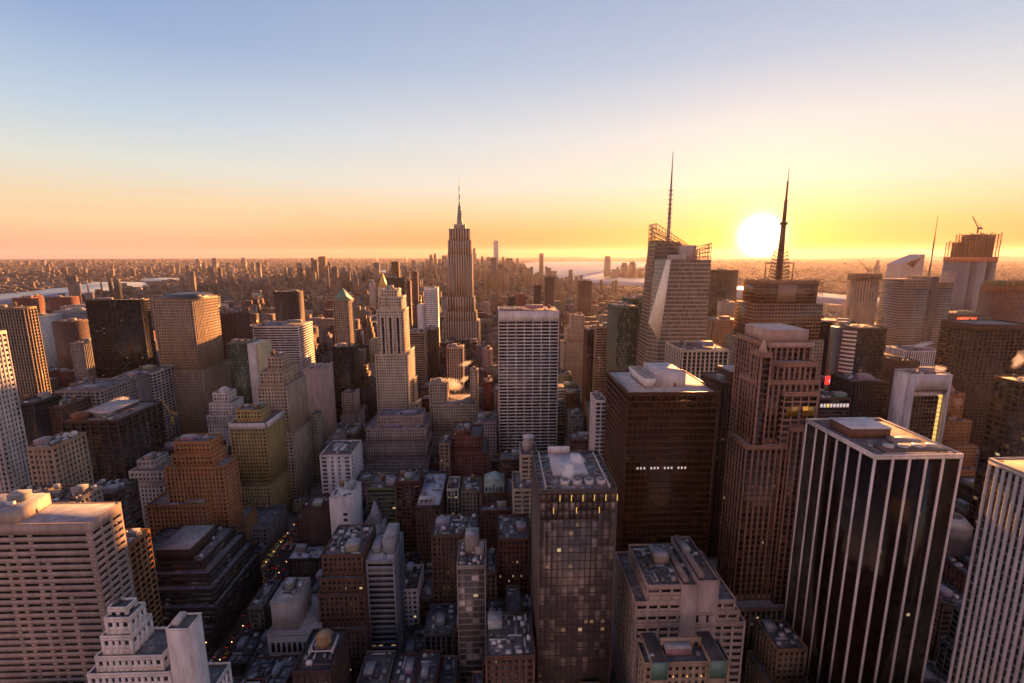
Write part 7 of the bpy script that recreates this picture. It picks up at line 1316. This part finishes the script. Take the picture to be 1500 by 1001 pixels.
for i in range(170):
    x=rng.gauss(-60,330); y=rng.uniform(5000,6700); w=rng.uniform(28,60)
    if wet(x,y) or wet(x+w,y) or wet(x,y-80): continue
    h=max(40,rng.gauss(95,38))*(1-min(.6,abs(x+60)/1300)); c=mc(); m.box(x,x+w,y,y+w*.8,-.5,h,col=c); m.box(x+w*.2,x+w*.7,y+5,y+w*.6,h,h+rng.uniform(6,24),col=c)
struct(m.build('distant_city','mass'),'stuff')
# far hills along the horizon
hl_=MB(); rng=random.Random(3)
def ridge(x0,x1,y,h,n,seed):
    rg=random.Random(seed); V=[];F=[]
    for i in range(n+1):
        f=i/n; e=math.sin(math.pi*f)**.6; z=h*e*(.75+.25*math.sin(f*9+seed)+rg.uniform(-.06,.06)); x=x0+(x1-x0)*f
        V+=[(x,y-1500,-.8),(x,y,max(z,0)),(x,y+1500,-.8)]
    for i in range(n): a=3*i; F+=[(a,a+3,a+4,a+1),(a+1,a+4,a+5,a+2)]
    hl_.poly(V,F)
ridge(400,14000,24500,150,40,1); ridge(9000,32000,23000,170,40,2); ridge(-3000,6000,20500,75,30,5)
struct(hl_.build('hills','land'))
# ---------------------------------------------------------------- traffic and lamps on the avenue
def make_car():
    root=thing('parked_car','car','car'); b=MB()
    b.prism([(-.9,-2.2),(.9,-2.2),(.9,2.2),(-.9,2.2)],.35,.85,[(-.86,-2.1),(.86,-2.1),(.86,2.15),(-.86,2.15)]); b.prism([(-.84,-1.3),(.84,-1.3),(.84,1.2),(-.84,1.2)],.85,.9); b.prism([(-.72,-.9),(.72,-.9),(.72,.75),(-.72,.75)],1.38,1.44)
    b.build('body','metal',root)
    g=MB(); g.prism([(-.82,-1.25),(.82,-1.25),(.82,1.15),(-.82,1.15)],.9,1.4,[(-.7,-.88),(.7,-.88),(.7,.73),(-.7,.73)]); g.build('window','glass',root,(0,0,0),c4((.02,.02,.02)))
    for sx in (-1,1):
        for y in (-1.35,1.35):
            w=MB(); n=12; pr=[(y+.33*math.cos(2*math.pi*i/n),.33+.33*math.sin(2*math.pi*i/n)) for i in range(n)]; xa,xb=sx*.72,sx*.92
            w.poly([(xa,a,c) for a,c in pr]+[(xb,a,c) for a,c in pr],[tuple(range(n)),tuple(range(n,2*n))[::-1]]+[(i,(i+1)%n,n+(i+1)%n,n+i) for i in range(n)]); w.build('wheel','wall',root,(0,0,0),c4((.02,.02,.02)))
        t=MB(); t.box(sx*.6-.2,sx*.6+.2,-2.27,-2.18,.58,.76); t.build('tail_light','tail',root)
        t=MB(); t.box(sx*.6-.2,sx*.6+.2,2.14,2.22,.55,.72); t.build('headlight','head',root)
    return root
CARS=[
(-184.7, 260.6, 0, (0.2, 0.02, 0.02), 'dark red car driving on the left half of the avenue, first from the near end', 'moving_car'),
(-191.2, 260.8, 0, (0.35, 0.35, 0.36), 'silver car parked at the left kerb of the avenue, first from the near end', 'parked_car'),
(-191.2, 271.1, 0, (0.02, 0.02, 0.02), 'black car parked at the left kerb of the avenue, first from the near end', 'parked_car'),
(-181.3, 272.3, 0, (0.6, 0.38, 0.03), 'yellow car driving on the right half of the avenue, first from the near end', 'moving_car'),
(-188, 279.4, 0, (0.02, 0.02, 0.02), 'black car driving on the left half of the avenue, first from the near end', 'moving_car'),
(-178, 279.9, 0, (0.6, 0.38, 0.03), 'yellow car driving on the right half of the avenue, second from the near end', 'moving_car'),
(-184.7, 280.3, 0, (0.35, 0.35, 0.36), 'silver car driving on the left half of the avenue, first from the near end', 'moving_car'),
(-181.3, 288.4, 0, (0.02, 0.02, 0.02), 'black car driving on the right half of the avenue, first from the near end', 'moving_car'),
(-174.8, 288.7, 0, (0.2, 0.02, 0.02), 'dark red car parked at the right kerb of the avenue, first from the near end', 'parked_car'),
(-181.3, 296.6, 0, (0.02, 0.02, 0.02), 'black car driving on the right half of the avenue, second from the near end', 'moving_car'),
(-191.2, 297.9, 0, (0.6, 0.6, 0.6), 'white car parked at the left kerb of the avenue, first from the near end', 'parked_car'),
(-174.8, 298.6, 0, (0.6, 0.6, 0.6), 'white car parked at the right kerb of the avenue, first from the near end', 'parked_car'),
(-188, 306.7, 0, (0.6, 0.6, 0.6), 'white car driving on the left half of the avenue, first from the near end', 'moving_car'),
(-178, 306.8, 0, (0.2, 0.02, 0.02), 'dark red car driving on the right half of the avenue, first from the near end', 'moving_car'),
(-174.8, 307.2, 0, (0.02, 0.02, 0.02), 'black car parked at the right kerb of the avenue, first from the near end', 'parked_car'),
(-191.2, 314.7, 0, (0.6, 0.6, 0.6), 'white car parked at the left kerb of the avenue, second from the near end', 'parked_car'),
(-188, 316.2, 0, (0.6, 0.6, 0.6), 'white car driving on the left half of the avenue, second from the near end', 'moving_car'),
(-178, 316.6, 0, (0.02, 0.02, 0.02), 'black car driving on the right half of the avenue, third from the near end', 'moving_car'),
(-184.7, 317.3, 0, (0.02, 0.02, 0.02), 'black car driving on the left half of the avenue, second from the near end', 'moving_car'),
(-174.8, 317.4, 0, (0.6, 0.38, 0.03), 'yellow car parked at the right kerb of the avenue, first from the near end', 'parked_car'),
(-191.2, 324.5, 0, (0.6, 0.6, 0.6), 'white car parked at the left kerb of the avenue, third from the near end', 'parked_car'),
(-178, 332.6, 0, (0.6, 0.6, 0.6), 'white car driving on the right half of the avenue, first from the near end', 'moving_car'),
(-191.2, 333.1, 0, (0.35, 0.35, 0.36), 'silver car parked at the left kerb of the avenue, second from the near end', 'parked_car'),
(-188, 333.3, 0, (0.2, 0.02, 0.02), 'dark red car driving on the left half of the avenue, second from the near end', 'moving_car'),
(-174.8, 334.9, 0, (0.02, 0.02, 0.02), 'black car parked at the right kerb of the avenue, second from the near end', 'parked_car'),
(-184.7, 341.7, 0, (0.6, 0.38, 0.03), 'yellow car driving on the left half of the avenue, first from the near end', 'moving_car'),
(-191.2, 342.8, 0, (0.6, 0.6, 0.6), 'white car parked at the left kerb of the avenue, fourth from the near end', 'parked_car'),
(-174.8, 351.7, 0, (0.6, 0.38, 0.03), 'yellow car parked at the right kerb of the avenue, second from the near end', 'parked_car'),
(-191.2, 352.1, 0, (0.2, 0.02, 0.02), 'dark red car parked at the left kerb of the avenue, first from the near end', 'parked_car'),
(-181.3, 353.5, 0, (0.6, 0.6, 0.6), 'white car driving on the right half of the avenue, second from the near end', 'moving_car'),
(-188, 353.5, 0, (0.6, 0.38, 0.03), 'yellow car driving on the left half of the avenue, second from the near end', 'moving_car'),
(-181.3, 360.3, 0, (0.6, 0.6, 0.6), 'white car driving on the right half of the avenue, third from the near end', 'moving_car'),
(-191.2, 360.8, 0, (0.35, 0.35, 0.36), 'silver car parked at the left kerb of the avenue, third from the near end', 'parked_car'),
(-178, 369.1, 0, (0.2, 0.02, 0.02), 'dark red car driving on the right half of the avenue, second from the near end', 'moving_car'),
(-191.2, 369.3, 0, (0.02, 0.02, 0.02), 'black car parked at the left kerb of the avenue, second from the near end', 'parked_car'),
(-184.7, 370.2, 0, (0.6, 0.38, 0.03), 'yellow car driving on the left half of the avenue, third from the near end', 'moving_car'),
(-188, 371.3, 0, (0.2, 0.02, 0.02), 'dark red car driving on the left half of the avenue, third from the near end', 'moving_car'),
(-174.8, 388.4, 0, (0.6, 0.6, 0.6), 'white car parked at the right kerb of the avenue, second from the near end', 'parked_car'),
(-191.2, 388.5, 0, (0.02, 0.02, 0.02), 'black car parked at the left kerb of the avenue, third from the near end', 'parked_car'),
(-174.8, 396.7, 0, (0.35, 0.35, 0.36), 'silver car parked at the right kerb of the avenue, first from the near end', 'parked_car'),
(-184.7, 398.1, 0, (0.6, 0.6, 0.6), 'white car driving on the left half of the avenue, third from the near end', 'moving_car'),
(-191.2, 398.2, 0, (0.6, 0.6, 0.6), 'white car parked at the left kerb of the avenue, fifth from the near end', 'parked_car'),
(-191.2, 404.5, 0, (0.6, 0.6, 0.6), 'white car parked at the left kerb of the avenue, sixth from the near end', 'parked_car'),
(-174.8, 404.7, 0, (0.6, 0.6, 0.6), 'white car parked at the right kerb of the avenue, third from the near end', 'parked_car'),
(-188, 407.1, 0, (0.6, 0.38, 0.03), 'yellow car driving on the left half of the avenue, fourth from the near end', 'moving_car'),
(-178, 413.6, 0, (0.2, 0.02, 0.02), 'dark red car driving on the right half of the avenue, third from the near end', 'moving_car'),
(-174.8, 415.2, 0, (0.02, 0.02, 0.02), 'black car parked at the right kerb of the avenue, third from the near end', 'parked_car'),
(-191.2, 415.3, 0, (0.2, 0.02, 0.02), 'dark red car parked at the left kerb of the avenue, second from the near end', 'parked_car'),
(-191.2, 422.9, 0, (0.02, 0.02, 0.02), 'black car parked at the left kerb of the avenue, fourth from the near end', 'parked_car'),
(-184.7, 423.5, 0, (0.6, 0.38, 0.03), 'yellow car driving on the left half of the avenue, fifth from the near end', 'moving_car'),
(-174.8, 424.0, 0, (0.35, 0.35, 0.36), 'silver car parked at the right kerb of the avenue, second from the near end', 'parked_car'),
(-181.3, 424.1, 0, (0.35, 0.35, 0.36), 'silver car driving on the right half of the avenue, first from the near end', 'moving_car'),
(-188, 425.1, 0, (0.6, 0.38, 0.03), 'yellow car driving on the left half of the avenue, sixth from the near end', 'moving_car'),
(-178, 425.4, 0, (0.35, 0.35, 0.36), 'silver car driving on the right half of the avenue, second from the near end', 'moving_car'),
(-191.2, 431.8, 0, (0.2, 0.02, 0.02), 'dark red car parked at the left kerb of the avenue, third from the near end', 'parked_car'),
(-174.8, 432.8, 0, (0.6, 0.6, 0.6), 'white car parked at the right kerb of the avenue, fourth from the near end', 'parked_car'),
(-174.8, 443.1, 0, (0.02, 0.02, 0.02), 'black car parked at the right kerb of the avenue, fourth from the near end', 'parked_car'),
(-181.3, 443.1, 0, (0.6, 0.6, 0.6), 'white car driving on the right half of the avenue, fourth from the near end', 'moving_car'),
(-191.2, 443.3, 0, (0.35, 0.35, 0.36), 'silver car parked at the left kerb of the avenue, fourth from the near end', 'parked_car'),
(-178, 450.2, 0, (0.02, 0.02, 0.02), 'black car driving on the right half of the avenue, fourth from the near end', 'moving_car'),
(-188, 450.4, 0, (0.2, 0.02, 0.02), 'dark red car driving on the left half of the avenue, fourth from the near end', 'moving_car'),
(-174.8, 451.8, 0, (0.6, 0.38, 0.03), 'yellow car parked at the right kerb of the avenue, third from the near end', 'parked_car'),
(-184.7, 451.9, 0, (0.2, 0.02, 0.02), 'dark red car driving on the left half of the avenue, fifth from the near end', 'moving_car'),
(-191.2, 452.2, 0, (0.6, 0.6, 0.6), 'white car parked at the left kerb of the avenue, seventh from the near end', 'parked_car'),
(-191.2, 460.3, 0, (0.02, 0.02, 0.02), 'black car parked at the left kerb of the avenue, fifth from the near end', 'parked_car'),
(-191.2, 468.8, 0, (0.2, 0.02, 0.02), 'dark red car parked at the left kerb of the avenue, fourth from the near end', 'parked_car'),
(-174.8, 469.3, 0, (0.2, 0.02, 0.02), 'dark red car parked at the right kerb of the avenue, second from the near end', 'parked_car'),
(-184.7, 469.8, 0, (0.02, 0.02, 0.02), 'black car driving on the left half of the avenue, third from the near end', 'moving_car')]
proto=make_car(); kids=list(proto.children)
for i,(x,y,rz,col,lab,nm) in enumerate(CARS):
    if i==0: r=proto; ch=kids
    else:
        r=proto.copy(); sc.collection.objects.link(r); ch=[]
        for kk in kids:
            c=kk.copy(); sc.collection.objects.link(c); c.parent=r; ch.append(c)
    r.name=nm; r.location=(x,y,.008 if abs(x+183)<9 else .008); r.rotation_euler=(0,0,rz); r['label']=lab; r['category']='car'; r['group']='cars on the avenue'
    for c in ch:
        if c.name.startswith('body'): c.color=c4(col)
def make_lamp():
    root=thing('street_lamp','lamp','street lamp'); m=MB(); m.frust(0,0,0,8,.11,.07,8); m.bar((0,0,7.9),(1.8,0,8.4),.1); m.build('pole','metal',root,(0,0,0),c4((.06,.06,.06)))
    m=MB(); m.frust(1.9,0,8.15,8.45,.3,.2,10); m.build('lamp_head','lamp',root); return root
LAMPS=[
(-193.2, 268, 0, 'street lamp on the left pavement of the avenue, first from the near end'),
(-193.2, 282, 0, 'street lamp on the left pavement of the avenue, second from the near end'),
(-193.2, 296, 0, 'street lamp on the left pavement of the avenue, third from the near end'),
(-193.2, 310, 0, 'street lamp on the left pavement of the avenue, fourth from the near end'),
(-193.2, 324, 0, 'street lamp on the left pavement of the avenue, fifth from the near end'),
(-193.2, 338, 0, 'street lamp on the left pavement of the avenue, sixth from the near end'),
(-193.2, 352, 0, 'street lamp on the left pavement of the avenue, seventh from the near end'),
(-193.2, 366, 0, 'street lamp on the left pavement of the avenue, eighth from the near end'),
(-193.2, 380, 0, 'street lamp on the left pavement of the avenue, ninth from the near end'),
(-193.2, 394, 0, 'street lamp on the left pavement of the avenue, tenth from the near end'),
(-193.2, 408, 0, 'street lamp on the left pavement of the avenue, eleventh from the near end'),
(-193.2, 422, 0, 'street lamp on the left pavement of the avenue, twelfth from the near end'),
(-193.2, 436, 0, 'street lamp on the left pavement of the avenue, thirteenth from the near end'),
(-193.2, 450, 0, 'street lamp on the left pavement of the avenue, fourteenth from the near end'),
(-193.2, 464, 0, 'street lamp on the left pavement of the avenue, fifteenth from the near end'),
(-172.8, 268, 3.142, 'street lamp on the right pavement of the avenue, first from the near end'),
(-172.8, 282, 3.142, 'street lamp on the right pavement of the avenue, second from the near end'),
(-172.8, 296, 3.142, 'street lamp on the right pavement of the avenue, third from the near end'),
(-172.8, 310, 3.142, 'street lamp on the right pavement of the avenue, fourth from the near end'),
(-172.8, 324, 3.142, 'street lamp on the right pavement of the avenue, fifth from the near end'),
(-172.8, 338, 3.142, 'street lamp on the right pavement of the avenue, sixth from the near end'),
(-172.8, 352, 3.142, 'street lamp on the right pavement of the avenue, seventh from the near end'),
(-172.8, 366, 3.142, 'street lamp on the right pavement of the avenue, eighth from the near end'),
(-172.8, 380, 3.142, 'street lamp on the right pavement of the avenue, ninth from the near end'),
(-172.8, 394, 3.142, 'street lamp on the right pavement of the avenue, tenth from the near end'),
(-172.8, 408, 3.142, 'street lamp on the right pavement of the avenue, eleventh from the near end'),
(-172.8, 422, 3.142, 'street lamp on the right pavement of the avenue, twelfth from the near end'),
(-172.8, 436, 3.142, 'street lamp on the right pavement of the avenue, thirteenth from the near end'),
(-172.8, 450, 3.142, 'street lamp on the right pavement of the avenue, fourteenth from the near end'),
(-172.8, 464, 3.142, 'street lamp on the right pavement of the avenue, fifteenth from the near end')]
proto=make_lamp(); kids=list(proto.children)
for i,(x,y,rz,lab) in enumerate(LAMPS):
    if i==0: r=proto
    else:
        r=proto.copy(); sc.collection.objects.link(r)
        for kk in kids: c=kk.copy(); sc.collection.objects.link(c); c.parent=r
    r.location=(x,y,.15); r.rotation_euler=(0,0,rz); r['label']=lab; r['category']='street lamp'; r['group']='street lamps along the avenue'
for i,(x,y,lab) in enumerate([
(-194.6, 345, 'small bare street tree strung with warm lights, first from the near end'),
(-194.6, 352, 'small bare street tree strung with warm lights, second from the near end'),
(-194.6, 359, 'small bare street tree strung with warm lights, third from the near end'),
(-194.6, 366, 'small bare street tree strung with warm lights, fourth from the near end'),
(-194.6, 373, 'small bare street tree strung with warm lights, fifth from the near end'),
(-194.6, 380, 'small bare street tree strung with warm lights, sixth from the near end'),
(-194.6, 387, 'small bare street tree strung with warm lights, seventh from the near end'),
(-194.6, 394, 'small bare street tree strung with warm lights, eighth from the near end'),
(-194.6, 401, 'small bare street tree strung with warm lights, ninth from the near end'),
(-194.6, 408, 'small bare street tree strung with warm lights, tenth from the near end')]):
    rng=random.Random(i+50); root=thing('street_tree',lab,'tree',(x,y,.15),'small lit street trees'); m=MB(); m.frust(0,0,0,2.6,.16,.11,8); tips=[]
    for j in range(9):
        a=j*2.4; e=Vector((math.cos(a)*rng.uniform(.8,1.9),math.sin(a)*rng.uniform(.8,1.9),rng.uniform(3.6,5.8))); m.bar((0,0,2.2+j*.05),e,.09); tips.append(e)
        for q in range(3): f=e+Vector((rng.uniform(-.7,.7),rng.uniform(-.7,.7),rng.uniform(0,.9))); m.bar(e*.8+Vector((0,0,.5)),f,.05); tips.append(f)
    m.build('trunk','wall',root,(0,0,0),c4((.05,.04,.03)))
    m=MB()
    for t in tips:
        for q in range(1): p=t+Vector((rng.uniform(-.3,.3),rng.uniform(-.3,.3),rng.uniform(-.4,.2))); m.box(p.x-.06,p.x+.06,p.y-.06,p.y+.06,p.z-.06,p.z+.06)
    o=m.build('fairy_lights','fairy',root); o['kind']='stuff'
# ---------------------------------------------------------------- steam
def steam(label,x,y,z,sx,sy,sz,rot=(0,0,0),seed=0):
    bm=bmesh.new(); bmesh.ops.create_icosphere(bm,subdivisions=3,radius=1); rg=random.Random(seed)
    ph=[rg.uniform(0,6) for _ in range(6)]
    for v in bm.verts:
        c=v.co; n=1+.13*math.sin(c.x*3+ph[0])*math.sin(c.y*3+ph[1])+.13*math.sin(c.z*4+ph[2]); v.co=Vector((c.x*sx*n,c.y*sy*n,c.z*sz*n))
    me=bpy.data.meshes.new('steam_plume'); bm.to_mesh(me); bm.free(); me.materials.append(M['steam_dense' if sx*sz<36 else 'steam'])
    o=bpy.data.objects.new('steam_plume',me); sc.collection.objects.link(o); o.location=(x,y,z); o.rotation_euler=rot; o['label']=label; o['category']='steam plume'; o['group']='steam plumes'
for a in [
('white steam column rising from the crowned glass tower roof', 33.3, 209, 158.6, 3.6, 3.6, 8.2, (0, 0.1, 0), 1),
('white steam puff drifting off the crowned glass tower column', 38.2, 214, 163.4, 4.5, 3, 3.2, (0, 0.5, 0), 2),
('large golden-edged steam cloud over the beige stepped mid block', -53.5, 580, 99.4, 13, 8, 11, (0, 0.35, 0), 3),
('steam streak at the upper right of the large golden cloud', -39.9, 580, 106.2, 9, 5, 4.5, (0, -0.5, 0), 4),
('faint reddish steam above the large golden cloud', -39.2, 600, 121.6, 13, 6, 4, (0, -0.3, 0), 5),
('low white steam drift over the dark office block', -354.1, 450, 123.4, 11, 6, 3.4, (0, -0.1, 0), 6),
('small steam puff on the granite tower roof', 191.2, 296, 209.6, 5, 3.5, 4, (0, 0.4, 0), 7),
('grey steam drift along the lit flat-topped block roof', 589.9, 636, 135.6, 17, 7, 5, (0, -0.25, 0), 8),
('yellow lit steam behind the white framed tower top', 415.9, 428, 152.3, 9, 5, 5.5, (0, 0, 0), 9),
('golden steam cloud at the right edge above the black window tower', 391.5, 340, 180.6, 5, 4, 9, (0, 0.2, 0), 10),
('orange steam wisp on the orange brick tower roof', -242.5, 372, 115.9, 9, 4, 2.6, (0, 0.15, 0), 11),
('tiny steam wisp over roofs behind the striped slab', -271.3, 330, 83.5, 3.5, 3, 6, (0, 0.2, 0), 12)]: steam(*a)
# ---------------------------------------------------------------- haze
def haze():
    m=bpy.data.materials.new('haze_air'); m.use_nodes=True; nt=m.node_tree; nt.nodes.clear(); o=nt.nodes.new('ShaderNodeOutputMaterial'); v=nt.nodes.new('ShaderNodeVolumePrincipled')
    v.inputs['Color'].default_value=(.92,.84,.86,1); v.inputs['Density'].default_value=1.15e-05; v.inputs['Anisotropy'].default_value=.45; nt.links.new(v.outputs[0],o.inputs['Volume'])
    b=MB(); b.box(-35000,35000,-400,35000,-2,520); ob=b.build('haze',m); struct(ob,'stuff'); ob.display_type='WIRE'
haze()
